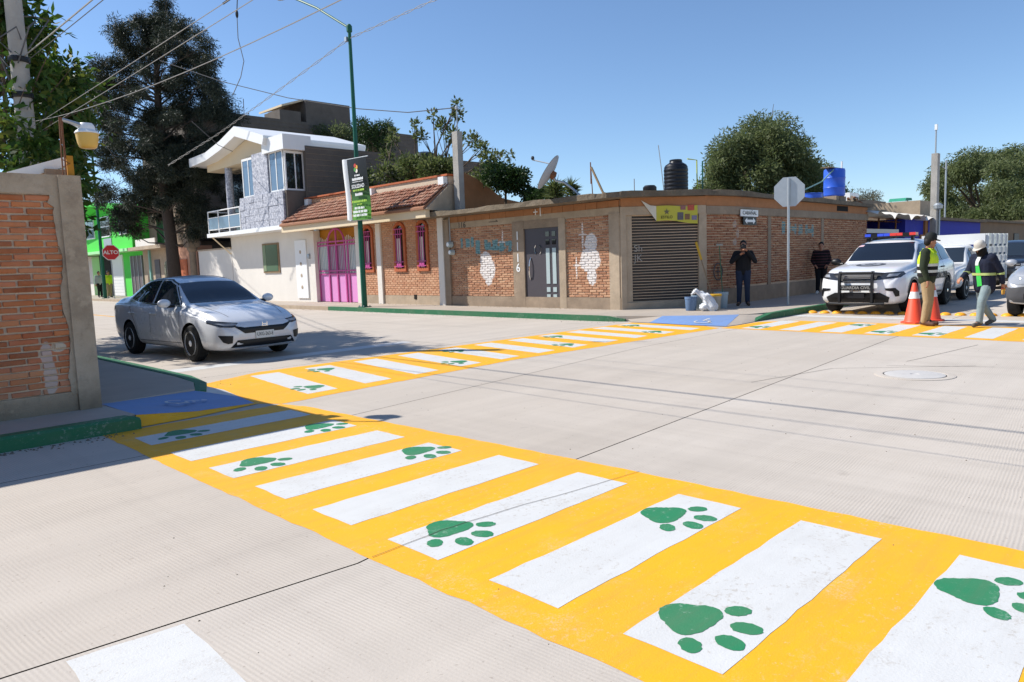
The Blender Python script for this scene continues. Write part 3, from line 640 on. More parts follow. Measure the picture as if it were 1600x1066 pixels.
# side walls
u2 = (Vector(Cc) - Vector(Bc)).normalized(); L2 = (Vector(Cc) - Vector(Bc)).length
brickwork(cb, (18.0, 10.585), u2, L2, .55, 2.62, .235, .050, .021, .026, M['brick_shade'], seed=21, jit=.006)
brickwork(cb, (19.2, 10.335), (10.3, .1), 10.3, .62, 2.62, .235, .050, .021, .026, M['brick_shade'], [(2.02, 2.22, 0, 3), (6.0, 6.2, 0, 3)], seed=22, jit=.006)
for x in (21.22, 25.2): MB().box(x, 10.30 + (x-19.2)*.0097, .1, x+.2, 10.5, 2.64).build('wall_post', M['concrete'], cb)
MB().prism([(18.0, 10.51, 2.62), (19.2, 10.265, 2.62), (29.5, 10.365, 2.62), (29.5, 10.6, 2.62), (19.2, 10.5, 2.62), (18.1, 10.7, 2.62)], (0, 0, .22)).build('tie_beam', M['concrete'], cb)
MB().prism([(18.0, 10.545, 2.84), (19.2, 10.295, 2.84), (29.5, 10.395, 2.84), (29.5, 10.6, 2.84), (19.2, 10.5, 2.84), (18.1, 10.7, 2.84)], (0, 0, .275)).build('clay_course', M['clayblock'], cb)
MB().prism([(18.0, 10.53, .05), (19.2, 10.285, .05), (29.5, 10.385, .05), (29.5, 10.6, .05), (19.2, 10.5, .05), (18.1, 10.7, .05)], (0, 0, .52)).build('plinth', M['concrete'], cb)
MB().box(26.5, 10.36, 2.9, 27.5, 10.45, 3.08).build('vent_hole', M['dark'], cb)
# street name plate and arrow plate
sp = thing('street_sign', 'white street name plate on the shaded brick wall above the photographer', 'sign', (19.9, 10.27, 2.55))
MB().box(19.36, 10.215, 2.57, 20.38, 10.245, 2.76).build('plate', M['whitepaint'], sp)
text('lettering', 'CABAÑAL', .15, (19.87, 10.208, 2.665), (1, 0, 0), (0, 0, 1), M['black'], sp, sx=1.25)
ap = thing('arrow_sign', 'black plate with white double-headed arrow under the street name plate', 'sign', (19.9, 10.27, 2.3))
MB().box(19.50, 10.215, 2.33, 20.28, 10.245, 2.56).build('plate', M['black'], ap)
ar = [(-.30, 0), (-.17, .09), (-.17, .035), (.17, .035), (.17, .09), (.30, 0), (.17, -.09), (.17, -.035), (-.17, -.035), (-.17, -.09)]
MB().prism([(19.89 + x*1.05, 10.209, 2.445 + z) for x, z in ar], (0, .005, 0)).build('arrow', M['whitepaint'], ap)
# torn yellow advert over the shutter
bn = thing('advert_banner', 'yellow shop banner with star and photos, its left end folded over, above the shutter', 'banner', cp(1.4, .1, 2.4))
M['advert'] = plain('advert_vinyl', '#b9b23c', .5, .08, 4.); M['vinylback'] = plain('vinyl_back', '#cfc8b8', .6, .06, 4.)
def bp(s, z, k=0): return cp(s, .10 + .03*math.sin(s*6) + k, z)
MB().grid(lambda a, b: bp(.98 + 1.16*a, (2.46 - .06*a + .03*math.sin(a*5)) + b*(.40 + .10*a - .05*math.sin(a*3))), 14, 4).build('panel', M['advert'], bn, smooth=True)
MB().add([bp(.56, 3.02), bp(.98, 2.47, .012), bp(.98, 2.86, .012), bp(.82, 2.88, .02), bp(.78, 2.74, .035)], [(0, 1, 4), (0, 4, 3), (4, 1, 2), (4, 2, 3)]).build('folded_end', M['vinylback'], bn)
st = [(.09*(1 if i % 2 == 0 else .42)*math.sin(i*math.pi/5), .09*(1 if i % 2 == 0 else .42)*math.cos(i*math.pi/5)) for i in range(10)]
MB().poly([bp(1.26 + x, 2.70 + z, .008) for x, z in st]).build('star', plain('star_grey', '#6a6248', .6), bn, fixn=False)
text('lettering', 'ESTILO', .105, bp(1.26, 2.555, .012), (ch_u.x, ch_u.y, 0), (0, 0, 1), M['black'], bn)
for q, (s, z, w, h_, c) in enumerate(((1.74, 2.80, .15, .11, '#8a5a58'), (1.96, 2.80, .18, .15, '#b0503c'), (1.66, 2.58, .18, .20, '#5a565c'), (1.86, 2.56, .14, .15, '#7c5a3e'), (2.05, 2.53, .14, .12, '#77708a'))):
    MB().add([bp(s-w/2, z-h_/2, .008), bp(s+w/2, z-h_/2, .008), bp(s+w/2, z+h_/2, .008), bp(s-w/2, z+h_/2, .008)], [(0,1,2,3)]).build('photo', plain('advert_photo%d' % q, c, .5, .6, 22), bn, fixn=False)

# ------------------------------------------------------------------ tiled house with pink gate
th = thing('tiled_house', 'brick-clad house with terracotta tiled eave, arched windows and pink gate', 'house', (17, 23.5, S))
MB().box(16.09, 19.25, 0, 16.4, 24.35, 4.45).box(16.4, 19.25, 0, 26, 27.9, 3.2).build('wall_core', M['mortar'], th)
wins = [(23.51, 23.96), (21.50, 21.98), (20.21, 20.63)]
W3 = 24.3 - 19.5; gy = lambda y: 24.3 - y
brickwork(th, (16.09, 24.3), (0, -1), W3, .45, 3.12, .205, .066, .012, .03, M['brick_clad'], [(gy(b+.12), gy(a-.12), 1.32, 3.08) for a, b in wins] + [(gy(23.17), gy(22.88), 0, 4)], n_obj=300, jit=.002, seed=31)
MB().box(16.05, 19.4, .05, 16.3, 24.35, .45).build('plinth', M['concrete_lt'], th)
MB().box(16.03, 20.9, .32, 16.06, 21.03, .48).build('drain_hole', M['dark'], th)
for (y0, y1, x0) in ((19.22, 19.5, 15.96), (22.88, 23.16, 15.99), (24.3, 24.55, 15.99), (27.62, 27.95, 15.99)):
    MB().box(x0, y0, .08, x0+.3, y1, 3.1).build('pilaster', M['whitewall'], th)
for (a, b) in wins:
    yc, r = (a+b)/2, (b-a)/2; z0, zs = 1.42, 2.97 - r
    def arch(rr, x, zb): return [(x, yc - rr, zb)] + [(x, yc - rr*math.cos(t), zs + rr*math.sin(t)) for t in np.linspace(0, math.pi, 13)] + [(x, yc + rr, zb)]
    o1, o0 = arch(r+.11, 16.0, z0-.11), arch(r, 16.0, z0); n = len(o1); m = MB()
    m.add(o1 + o0, [(i, i+1, n+i+1, n+i) for i in range(n-1)] + [(0, n, 2*n-1, n-1)])
    i1 = [(16.12, p[1], p[2]) for p in o0]; e1 = [(16.12, p[1], p[2]) for p in o1]
    m.add(o0 + i1, [(i, (i+1) % n, n+(i+1) % n, n+i) for i in range(n)]); m.add(o1 + e1, [(i, (i+1) % n, n+(i+1) % n, n+i) for i in range(n)])
    w = m.build('window', M['terracotta'], th)
    MB().poly(arch(r, 16.075, z0)).build('pane', M['glass'], w)
    MB().box(16.065, yc-.02, z0+.02, 16.07, yc+r-.03, 2.5).build('curtain', M['whitewall'], w)
    for q in (-.13, 0, .13): MB().box(15.965, yc+q-.011, z0+.02, 15.985, yc+q+.011, zs+.1).build('bar', M['pink'], w)
    for z in (z0+.06, z0+.22, zs-.1, zs+.08): MB().box(15.96, yc-r-.03, z, 15.99, yc+r+.03, z+.03).build('bar', M['pink'], w)
    MB().cyl((15.96, yc-.07, z0+.14), (15.97, yc-.07, z0+.14), .06, n=14).cyl((15.96, yc+.07, z0+.14), (15.97, yc+.07, z0+.14), .06, n=14).build('scroll', M['pink'], w)
gt = MB().box(16.20, 24.56, .15, 16.22, 27.62, 1.25).build('gate', M['pinklt'], th)
ym = 26.2
for y in (24.57, 25.35, ym-.62, ym, ym+.62, 27.6): MB().box(16.15, y-.035, .12, 16.198, y+.035, 2.60 if abs(y-ym) > .5 else 2.6 + .45*(1 if y == ym else .0)).build('gate_post', M['pink'], gt)
for z in (1.25, 1.38, 2.42, 2.56): MB().box(16.155, 24.57, z, 16.19, 27.6, z+.055).build('gate_rail', M['pink'], gt)
MB().tube([(16.17, ym - .62*math.cos(t), 2.5 + .6*math.sin(t)) for t in np.linspace(0, math.pi, 17)], .04, 6).build('gate_arch', M['pink'], gt)
MB().box(16.23, 24.56, 1.25, 16.235, 27.62, 2.42).build('frosted_panel', M['pane'], gt)
y = 24.68
while y < 27.6:
    MB().box(16.16, y-.009, 1.3, 16.18, y+.009, 2.45 if abs(y-ym) < .6 else 2.75 + .06*math.sin(y*9)).build('spike', M['whitepaint'] if abs(y-ym) > .6 else M['pink'], gt); y += .115
MB().box(16.32, 24.4, .1, 16.5, 27.9, 3.1).build('porch_back', M['ochre'], th)
# eave
MB().box(15.10, 19.0, 3.05, 15.28, 28.6, 3.36).build('fascia', M['cream'], th)
MB().box(15.29, 19.0, 3.13, 16.40, 28.6, 3.22).build('eave_soffit', M['cream'], th)
m = MB(); ncol = 62; nrow = 6
for i in range(ncol):
    y = 18.98 + (28.5-18.98)*(i+.5)/ncol; w = (28.5-18.98)/ncol
    for j in range(nrow):
        a0, a1 = j/nrow, (j+1.12)/nrow; jx, jz = random.uniform(-.012, .012), random.uniform(-.006, .006)
        P = lambda a, lift: (15.02 + .98*a + jx, 3.40 + .74*a + lift + jz)
        vs = []
        for a, lift, rr in ((a0, .045, w*.5), (a1, .018, w*.42)):
            x, z = P(a, lift)
            for t in np.linspace(0, math.pi, 6): vs.append((x, y + rr*math.cos(t), z + rr*.75*math.sin(t)))
        m.add(vs, [(q, q+1, 7+q, 6+q) for q in range(5)])
M['tile'] = brickmat('roof_tile', [lin('#8e5a46'), lin('#a8725a'), lin('#b89078'), lin('#9a6450'), lin('#a5806c')], (), 1, .2)
rf = MB().prism([(15.0, 18.98, 3.37), (16.06, 18.98, 4.16), (16.3, 18.98, 4.16), (16.3, 18.98, 3.23), (15.0, 18.98, 3.30)], (0, 9.6, 0)).build('eave_roof', plain('eave_edge_clay', '#96694f', .85, .2, 8.), th)
tag(m.build('roof_tiles', M['tile'], rf, smooth=50, fixn=False), kind='stuff')
MB().prism([(15.05, 18.90, 3.30), (16.10, 18.90, 4.14), (16.35, 18.90, 4.14), (16.35, 18.90, 3.2)], (0, .078, 0)).build('eave_gable', M['concrete_lt'], th)
MB().box(16.14, 19.0, 3.9, 16.36, 28.55, 4.42).build('parapet', M['mortar'], th)
brickwork(th, (16.14, 28.5), (0, -1), 9.4, 4.1, 4.42, .21, .066, .014, .03, M['brick_clad'], seed=33)
MB().prism([(16.04, 18.95, 4.43), (16.04, 28.6, 4.43), (16.42, 28.6, 4.43), (16.42, 18.95, 4.43)], (0, 0, .06)).build('parapet_cap', M['terracotta'], th)
for y in (19.15, 23.3, 27.9): MB().box(15.92, y-.14, 4.02, 16.10, y+.14, 4.40).build('parapet_block', M['whitepaint'], th)
MB().box(15.13, 25.9, 3.0, 15.25, 26.05, 3.045).build('eave_lamp', M['pane'], th)
MB().box(16.18, 18.52, .1, 16.40, 18.78, 5.82).build('concrete_post', M['postgrey'], th)
MB().tube([(16.28, 18.62, 5.7), (16.28, 18.6, 6.55)], .022, 8).build('mast', M['steel'], th)
MB().lathe([(.02, 0), (.06, .03), (.06, .1), (.02, .14)], (16.28, 18.6, 6.5), 10).build('mast_head', M['steel'], th)
MB().prism([(16.45, 18.75, 3.2), (16.45, 18.75, 4.6), (17.2, 18.75, 4.35), (18.4, 18.75, 3.75), (20.5, 18.75, 3.5), (20.5, 18.75, 3.2)], (0, .16, 0)).build('side_wall', M['clayblock'], th)
MB().box(16.42, 18.92, 3.2, 16.5, 18.99, 4.2).build('downpipe', M['black'], th)

# ------------------------------------------------------------------ white two-storey house
wh = thing('white_house', 'white two-storey house with stone-clad bay, swept gable roof and glass balcony', 'house', (17, 32, S))
MB().box(16.05, 28.0, .05, 26.5, 35.55, 3.2).build('ground_floor', M['whitewall'], wh)
MB().box(16.3, 28.25, 3.4, 26.4, 33.5, 6.6).build('upper_floor', M['whitewall'], wh)
MB().box(15.12, 28.15, 3.2, 17.5, 36.1, 3.38).build('floor_slab', M['whitepaint'], wh)
MB().box(16.1, 28.02, 3.38, 26.7, 28.22, 6.62).build('block_side_wall', M['blockgrey'], wh)
m = MB()
for i in range(14):
    z = 3.4 + .225*i
    m.box(16.12, 28.008, z+.20, 26.68, 28.018, z+.212)
m.build('block_joints', M['concrete'], wh)
w = MB().box(16.0, 30.72, 1.40, 16.06, 32.25, 2.74).build('window', M['wood'], wh)
MB().box(15.985, 30.82, 1.48, 15.998, 32.17, 2.66).build('pane', glossy('green_mirror', (.10, .17, .11), .12, .6), w)
MB().box(15.975, 31.9, 1.48, 15.99, 32.17, 2.66).build('shutter_board', plain('green_board', '#7f8f70', .7), w)
d = MB().box(16.0, 28.32, .28, 16.06, 29.25, 2.75).build('door', M['whitepaint'], wh)
for z in (.75, 1.25, 1.75, 2.25): MB().lathe([(.002, -.012), (.07, -.01), (.08, 0)], (15.999, 28.8, z), 14, 'x').build('oval_moulding', M['concrete_lt'], d)
MB().lathe([(.002, -.1), (.10, -.09), (.11, 0)], (16.03, 28.08, 2.05), 14, 'x').build('electric_meter', M['steel'], wh)
# stone bay
def stonemat():
    k = NT('grey_cladding_stone'); v = k.n('ShaderNodeTexVoronoi'); v.inputs['Scale'].default_value = 7; k.l(k.pos, v.inputs['Vector'])
    f = k.noise(11, 5, .75); c = k.ramp(f, [(.3, lin('#5d6270')), (.5, lin('#a9acb6')), (.62, lin('#d5d5da')), (.8, lin('#787c88'))])
    k.bump(f, .5, .03); return k.fin(c, .8, 0, .3)
M['stone'] = stonemat()
m = MB(); ny, nz = 9, 5
for i in range(ny):
    for j in range(nz):
        y0, y1 = 28.4 + 4.0*i/ny, 28.4 + 4.0*(i+1)/ny; z0, z1 = 3.38 + 1.40*j/nz, 3.38 + 1.40*(j+1)/nz; q = random.uniform(0, .025)
        MB().box(15.17 - q, y0+.006, z0+.004, 15.3, y1-.006, z1-.004).build('stone_slab', M['stone'], wh)
MB().box(15.25, 28.25, 3.385, 16.3, 32.38, 4.78).build('bay_core', M['blockgrey'], wh)
MB().box(15.22, 29.7, 4.79, 15.45, 31.1, 6.55).build('bay_column', M['stone'], wh)
for (y0, y1, x) in ((28.45, 29.65, 15.28), (31.15, 32.35, 15.35)):
    f = MB().box(x, y0, 4.79, x+.05, y1, 4.86).box(x, y0, 6.4, x+.05, y1, 6.5).box(x, y0, 4.86, x+.05, y0+.07, 6.4).box(x, y1-.07, 4.86, x+.05, y1, 6.4).box(x, (y0+y1)/2-.03, 4.86, x+.05, (y0+y1)/2+.03, 6.4).build('window_frame', M['whitepaint'], wh)
    MB().box(x+.015, y0+.07, 4.86, x+.03, y1-.07, 6.4).build('pane', M['glassblue'], f)
f = MB().box(15.28, 28.3, 4.79, 16.15, 28.35, 4.86).box(15.28, 28.3, 6.3, 16.15, 28.35, 6.4).box(15.28, 28.3, 4.86, 15.34, 28.35, 6.3).box(15.72, 28.3, 4.86, 15.77, 28.35, 6.3).box(16.08, 28.3, 4.86, 16.15, 28.35, 6.3).build('window_frame', M['whitepaint'], wh)
MB().box(15.34, 28.32, 4.86, 16.08, 28.335, 6.3).build('pane', M['glass'], f)
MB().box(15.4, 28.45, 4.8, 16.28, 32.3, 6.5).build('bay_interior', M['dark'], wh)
MB().box(15.12, 28.05, 6.42, 16.4, 29.9, 7.02).build('roof_box', M['whitepaint'], wh)
gx0, gx1 = 14.95, 20.
gab = [(29.35, 7.02), (29.35, 7.12), (32.0, 7.88), (33.6, 7.45), (35.2, 7.15), (37.15, 7.08), (37.15, 6.68), (35.2, 6.78), (33.6, 7.05), (32.0, 7.45), (29.5, 6.75)]
MB().prism([(gx0, y, z) for y, z in gab], (gx1-gx0, 0, 0)).build('swept_roof', M['whitepaint'], wh)
MB().prism([(15.55, y, z) for y, z in [(29.9, 6.46), (29.9, 6.80), (32.0, 7.42), (33.6, 7.04), (36.5, 6.72), (36.5, 6.4), (34, 6.42)]], (3.5, 0, 0)).build('gable_wall', M['cream'], wh)
MB().box(16.3, 33.55, 3.4, 16.36, 36, 6.3).build('balcony_door', M['glass'], wh)
MB().cyl((15.75, 34.6, 3.38), (15.75, 34.6, 6.45), .17, .17, 16).build('balcony_column', M['stone'], wh)
rl = MB().tube([(15.18, 32.45, 4.42), (15.18, 35.95, 4.42), (17.3, 35.95, 4.42)], .03, 8).build('balcony_rail', M['whitepaint'], wh)
for z in (4.12, 3.55): MB().tube([(15.18, 32.45, z), (15.18, 35.95, z), (17.3, 35.95, z)], .022, 6).build('rail_bar', M['whitepaint'], rl)
for y in (32.5, 33.65, 34.8, 35.95): MB().box(15.16, y-.025, 3.38, 15.2, y+.025, 4.42).build('baluster', M['whitepaint'], rl)
for y in (32.55, 33.7, 34.85): MB().box(15.175, y, 3.58, 15.185, y+1.05, 4.1).build('glass_panel', M['glassblue'], rl)
MB().prism([(15.2, 35.6, 3.2), (15.2, 35.75, 3.2), (16.05, 35.75, 2.4), (16.05, 35.6, 2.4)], (0, 0, -.02)).build('slab_bracket', M['cream'], wh)

# ------------------------------------------------------------------ walls and houses further up the left street
bw = thing('boundary_wall', 'cream boundary wall between the white house and the stone lantern pillar', 'wall', (16.1, 37.5, S))
MB().box(16.05, 35.6, .05, 16.25, 39.6, 2.65).build('wall', M['whitewall'], bw)
MB().box(16.0, 35.6, 2.65, 16.3, 39.6, 2.72).build('cap', M['concrete_lt'], bw)
pl = thing('stone_pillar', 'carved stone pillar with square capital beside the dark conifer trunk', 'pillar', (15.9, 40.0, S))
MB().lathe([(.26, 0), (.26, .25), (.19, .3), (.17, 1.6), (.17, 2.5), (.26, 2.65), (.26, 2.75)], (15.9, 40.0, S), 14).build('shaft', M['concrete'], pl, smooth=30)
MB().box(15.6, 39.7, 2.88, 16.2, 40.3, 3.5).build('capital', M['concrete'], pl)
MB().lathe([(.2, 0), (.3, .1), (.16, .3), (.05, .55), (.001, .6)], (15.9, 40, 3.5), 12).build('finial', M['concrete_dk'], pl)
bh = thing('block_house', 'dark grey unplastered three-storey block house rising behind the conifer', 'house', (22, 45, 0))
MB().box(17.2, 42, 0, 33, 50, 10.6).build('wall', M['blockgrey'], bh)
MB().box(24.4, 42.1, 10.6, 27.6, 47, 12.0).build('stair_tower', M['blockgrey'], bh)
MB().box(22.6, 42.05, 10.6, 24.0, 44, 11.2).build('parapet', M['blockgrey'], bh)
MB().prism([(22.9, 42.3, 11.45), (24.4, 42.3, 11.95), (24.4, 42.3, 12.07), (22.9, 42.3, 11.57)], (0, 3, 0)).build('stair_roof', M['cream'], bh)
m = MB()
for i in range(44): m.box(17.21, 41.984, .3 + .235*i, 32.9, 41.995, .315 + .235*i)
m.build('block_joints', M['concrete_dk'], bh)
for (x0, z0) in ((19.4, 4.9), (19.2, 5.6)): MB().box(x0, 41.95, z0, x0+.9, 41.99, z0+.35).build('vent_block', M['whitewall'], bh)
MB().box(16.6, 41.2, 3.3, 20, 42, 3.45).build('canopy', M['dark'], bh)
for x in (20.5, 26.3, 29.0): MB().tube([(x, 42.4, 10.6), (x+.02, 42.4, 11.6)], .02, 5).build('rebar', M['rust'], bh)
ph = thing('pinkish_house', 'small brick-pink house front with dark gate behind the conifer trunk', 'house', (17, 41.3, S))
MB().box(16.3, 40.4, .05, 17.15, 43.1, 3.0).build('wall', plain('salmon_plaster', '#b98a72', .9, .1, 2.), ph)
MB().box(16.26, 41.8, .1, 16.3, 42.9, 2.3).build('gate', M['terracotta'], ph)
mh_ = thing('balcony_house', 'grey house with arched dark windows and a small balcony beside the green house', 'house', (18, 46, S))
MB().box(16.4, 43.2, .05, 24, 49.0, 3.1).build('ground_floor', M['concrete_lt'], mh_)
MB().box(16.9, 43.2, 3.1, 24, 49.0, 7.4).build('upper_floor', M['concrete'], mh_)
MB().box(15.5, 43.4, 3.0, 16.9, 48.8, 3.2).build('balcony_slab', M['concrete_lt'], mh_)
MB().box(15.5, 44.2, 3.2, 15.58, 47.4, 3.6).build('balcony_wall', M['whitewall'], mh_)
MB().box(16.86, 45.4, 3.4, 16.9, 47.6, 4.9).build('window', M['glass'], mh_)
for y in (44.0, 45.1):
    w = MB().prism([(16.36, y - .38, .9)] + [(16.36, y - .38*math.cos(t), 1.9 + .38*math.sin(t)) for t in np.linspace(0, math.pi, 9)] + [(16.36, y + .38, .9)], (.03, 0, 0)).build('arched_window', M['glass'], mh_)
MB().box(16.36, 46.2, .2, 16.4, 47.0, 2.4).build('door', M['doorgrey'], mh_)
MB().box(16.3, 47.6, .1, 16.42, 47.8, 3.0).build('green_pipe', plain('teal_paint', '#7fb0a4', .6), mh_)
gh = thing('green_house', 'bright lime green two-storey house with white roller door behind the stop sign', 'house', (18, 54, S))
MB().box(16.5, 49.1, .05, 24, 58.0, 3.1).build('ground_floor', M['greenwall'], gh)
MB().box(15.9, 49.1, 3.1, 24, 58.6, 5.6).build('upper_floor', M['greenwall'], gh)
MB().box(15.5, 49.0, 3.02, 16.6, 59.3, 3.2).build('floor_slab', plain('pale_green', '#a6e0a0', .7), gh)
MB().prism([(14.9, 48.8, 5.75), (14.9, 54, 6.35), (14.9, 59.8, 5.6), (14.9, 59.8, 5.45), (14.9, 54, 6.1), (14.9, 48.8, 5.55)], (9, 0, 0)).build('roof', M['greenwall'], gh)
MB().prism([(15.95, 49.2, 5.5), (15.95, 54, 6.12), (15.95, 58.6, 5.5)], (5, 0, 0)).build('gable', M['greenwall'], gh)
for (y0, y1) in ((49.6, 51.3), (53.0, 55.4), (56.4, 58.2)):
    f = MB().box(15.84, y0, 4.1, 15.9, y1, 5.45).build('window', M['whitepaint'], gh)
    nn_ = 3
    for q in range(nn_):
        a = y0 + .07 + (y1-y0-.07)*q/nn_
        for z0 in (4.18, 4.84): MB().box(15.825, a, z0, 15.838, a + (y1-y0-.07)/nn_ - .06, z0+.56).build('pane', M['glass'] if y0 == 53. else M['glassblue'], f)
MB().box(15.86, 53.0, 3.2, 15.9, 54.6, 4.0).build('grey_panel', M['steel'], gh)
rd = MB().box(16.44, 53.0, .15, 16.5, 55.2, 2.9).build('roller_door', M['whitepaint'], gh)
for i in range(13): MB().box(16.42, 53.02, .2 + .205*i, 16.438, 55.18, .36 + .205*i).build('slat', M['whitepaint'], rd)
gg = MB().box(16.44, 49.3, .15, 16.5, 51.5, 2.75).build('garage_gate', plain('grey_gate', '#6b6264', .6), gh)
for y in (49.4, 50.1, 50.8, 51.4): MB().box(16.40, y-.03, .15, 16.438, y+.03, 2.75).build('gate_bar', M['steel'], gg)
MB().box(17.5, 49.5, 5.9, 20, 51.0, 8.0).build('roof_stair', M['whitewall'], gh)
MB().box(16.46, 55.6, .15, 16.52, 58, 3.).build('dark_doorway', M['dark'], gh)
fb = thing('far_building', 'pale low building closing the street behind the far pedestrians', 'building', (18, 66, 0))
MB().box(16.8, 61, 0, 26, 72, 3.2).build('wall', M['whitewall'], fb)
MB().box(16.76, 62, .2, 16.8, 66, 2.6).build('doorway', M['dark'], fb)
MB().box(15.6, 60.6, 3.0, 26, 72, 3.2).build('roof_slab', M['concrete_dk'], fb)
for i, (x, y, w_, d_, h_, c) in enumerate(((30, 62, 10, 12, 4.2, 'concrete_lt'), (12, 92, 16, 8, 4.0, 'whitewall'), (-6, 60, 8, 20, 4.5, 'clayblock'))):
    q = thing('street_house', ['plain grey house behind the green house', 'pale house at the far end of the side street', 'clay block house hidden behind the left wall'][i], 'house', (x, y, 0))
    MB().box(x-w_/2, y-d_/2, 0, x+w_/2, y+d_/2, h_).build('wall', M[c], q); MB().box(x-w_/2-.2, y-d_/2-.2, h_, x+w_/2+.2, y+d_/2+.2, h_+.18).build('roof_slab', M['concrete_dk'], q)

# ------------------------------------------------------------------ buildings beyond the corner on the right
tp = thing('tarp_shelter', 'open shed with torn white tarpaulin and corrugated roof beside the brick building', 'shed', (31.5, 11.4, S))
MB().box(29.6, 12.6, .1, 34, 12.8, 2.6).build('back_wall', M['wood'], tp)
MB().box(29.62, 10.75, .1, 33.6, 10.80, 2.1).build('opening_shade', plain('opening_dark', '#2a2622', .9, .3, 6.), tp)  # dark panel standing for the shade inside the open shed
for x in (29.7, 31.6, 33.6): MB().cyl((x, 10.7, .1), (x, 10.7, 2.75), .045, .04, 8).build('post', M['rust'], tp)
MB().grid(lambda a, b: (29.55 + 4.6*a, 10.55 + 2.4*b, 2.62 + .25*b + .025*math.sin(a*70)), 70, 3).build('corrugated_roof', M['rust'], tp, smooth=True)
MB().box(29.6, 10.6, 2.16, 33.7, 10.68, 2.32).build('cross_beam', M['whitewall'], tp)
MB().grid(lambda a, b: (29.3 + 6.8*a, 9.95 + 1.3*b + .05*math.sin(a*23), 2.82 - .02*a + .09*math.sin(a*19 + b*4) + .05*math.sin(a*41) + .12*b), 60, 6).build('tarpaulin', plain('torn_tarp', '#e4ddd0', .8, .15, 3.), tp, smooth=True)
bl = thing('blue_house', 'cobalt blue single-storey house behind the police vehicle', 'house', (40, 12.5, S))
MB().box(33.9, 10.42, .05, 46.0, 16, 2.75).build('wall', M['bluewall'], bl)
MB().box(35.8, 10.36, .05, 36.45, 10.42, 2.1).build('bare_brick_patch', M['clayblock'], bl)
MB().box(36.3, 10.33, .05, 36.7, 10.42, 2.85).build('bare_brick_pier', M['clayblock'], bl)
for (x0, x1, z0, z1, mt) in ((37.6, 38.3, .3, 2.1, 'concrete_lt'), (39.6, 40.4, .15, 2.1, 'bluewall'), (41.8, 42.7, .9, 2.1, 'concrete_lt')):
    w = MB().box(x0, 10.36, z0, x1, 10.42, z1).build('window', M[mt], bl); MB().box(x0+.1, 10.345, z0+.1, x1-.1, 10.358, z1-.1).build('pane', M['glass'], w)
MB().box(33.8, 10.15, 2.75, 46.1, 16.2, 2.88).build('roof_slab', M['concrete_dk'], bl)
MB().box(38.5, 11.2, 2.88, 41.6, 15, 3.75).build('roof_room', M['concrete_lt'], bl)
ub = thing('upper_block', 'unfinished grey block upper storey with small railing behind the blue house', 'building', (40, 16, 0))
MB().box(33, 15.2, 0, 46, 22, 4.25).build('wall', M['concrete'], ub)
MB().box(34.2, 15.15, 3.3, 36.4, 15.2, 4.2).build('blue_panel', M['bluewall'], ub)
for i in range(6): MB().box(36.0 + .38*i, 15.05, 4.25, 36.12 + .38*i, 15.12, 5.05).build('baluster', M['blackmetal'], ub)
MB().box(35.9, 15.04, 5.05, 38.1, 15.13, 5.12).build('rail', M['blackmetal'], ub)
for i in range(8): MB().box(33 + 1.62*i, 15.17, 3.0, 34.55 + 1.62*i, 15.2, 3.3).build('block_course', M['concrete_lt'], ub)
aw = thing('green_awning', 'small green awning on the roof behind the right concrete pole', 'awning', (41.5, 13, 3.75))
MB().prism([(40.9, 12.6, 3.92), (42.0, 12.6, 3.98), (41.9, 12.6, 4.1), (41.1, 12.6, 4.08)], (0, .8, 0)).build('canopy', plain('green_canvas', '#2f8f74', .7), aw)
for y in (12.7, 13.5): MB().cyl((41.6, y, 3.75), (41.6, y, 4.0), .03, n=6).build('post', M['steel'], aw)
rb = thing('brown_house', 'brown rough-block house at the far right end of the street', 'house', (52, 12, S))
MB().box(46.1, 10.45, .05, 58, 16, 2.8).build('wall', plain('brown_adobe', '#7d6a56', .95, .25, 1.4, .4, 20), rb)
MB().box(46.0, 10.2, 2.8, 58.1, 16.2, 2.92).build('roof_slab', M['concrete_dk'], rb)
for x in (47.2, 50.4, 54.0): MB().box(x, 10.40, .1, x+1.3, 10.45, 2.2).build('door', M['blackmetal'], rb)
for i, (x, l, c) in enumerate(((66, 'low cream house past the brown house', 'concrete_lt'), (82, 'dim clay house far down the street', 'clayblock'))):
    q = thing('street_house', l, 'house', (x, 13, 0)); MB().box(x-6, 10.5, 0, x+6, 17, 3.).build('wall', M[c], q); MB().box(x-3, 10.46, .2, x-1.5, 10.5, 2.2).build('door', M['dark'], q); MB().box(x-6.2, 10.3, 3., x+6.2, 17.2, 3.15).build('roof_slab', M['concrete_dk'], q)
# ------------------------------------------------------------------ things on the corner building's roof
RZ = 3.24
tk = thing('water_tank', 'tall black ribbed plastic water tank on the corner roof', 'water tank', (18.55, 11.8, RZ))
pr_ = [(.32, 0), (.33, .02)]
for i in range(6): z = .06 + .105*i; pr_ += [(.335, z), (.343, z+.02), (.343, z+.06), (.335, z+.08)]
pr_ += [(.33, .72), (.29, .78), (.19, .84), (.18, .86), (.18, .91), (.16, .925), (.002, .93)]
MB().lathe(pr_, (18.55, 11.8, RZ+.09), 28).build('tank', M['blacktank'], tk, smooth=25)
MB().box(18.05, 11.35, RZ-.02, 19.05, 12.25, RZ+.085).build('base', M['concrete_lt'], tk)
MB().tube([(18.6, 11.45, RZ+1.0), (18.93, 11.35, RZ+.98), (18.95, 11.35, RZ)], .018, 6).build('pipe', plain('yellow_pvc', '#b9c23a', .5), tk)
MB().tube([(19.07, 11.25, RZ), (19.07, 11.25, RZ+.95)], .02, 6).build('pipe', M['polegreen'], tk)
t2 = thing('roof_bucket', 'small black tub on the corner roof left of the tall tank', 'tub', (17.6, 12.05, RZ))
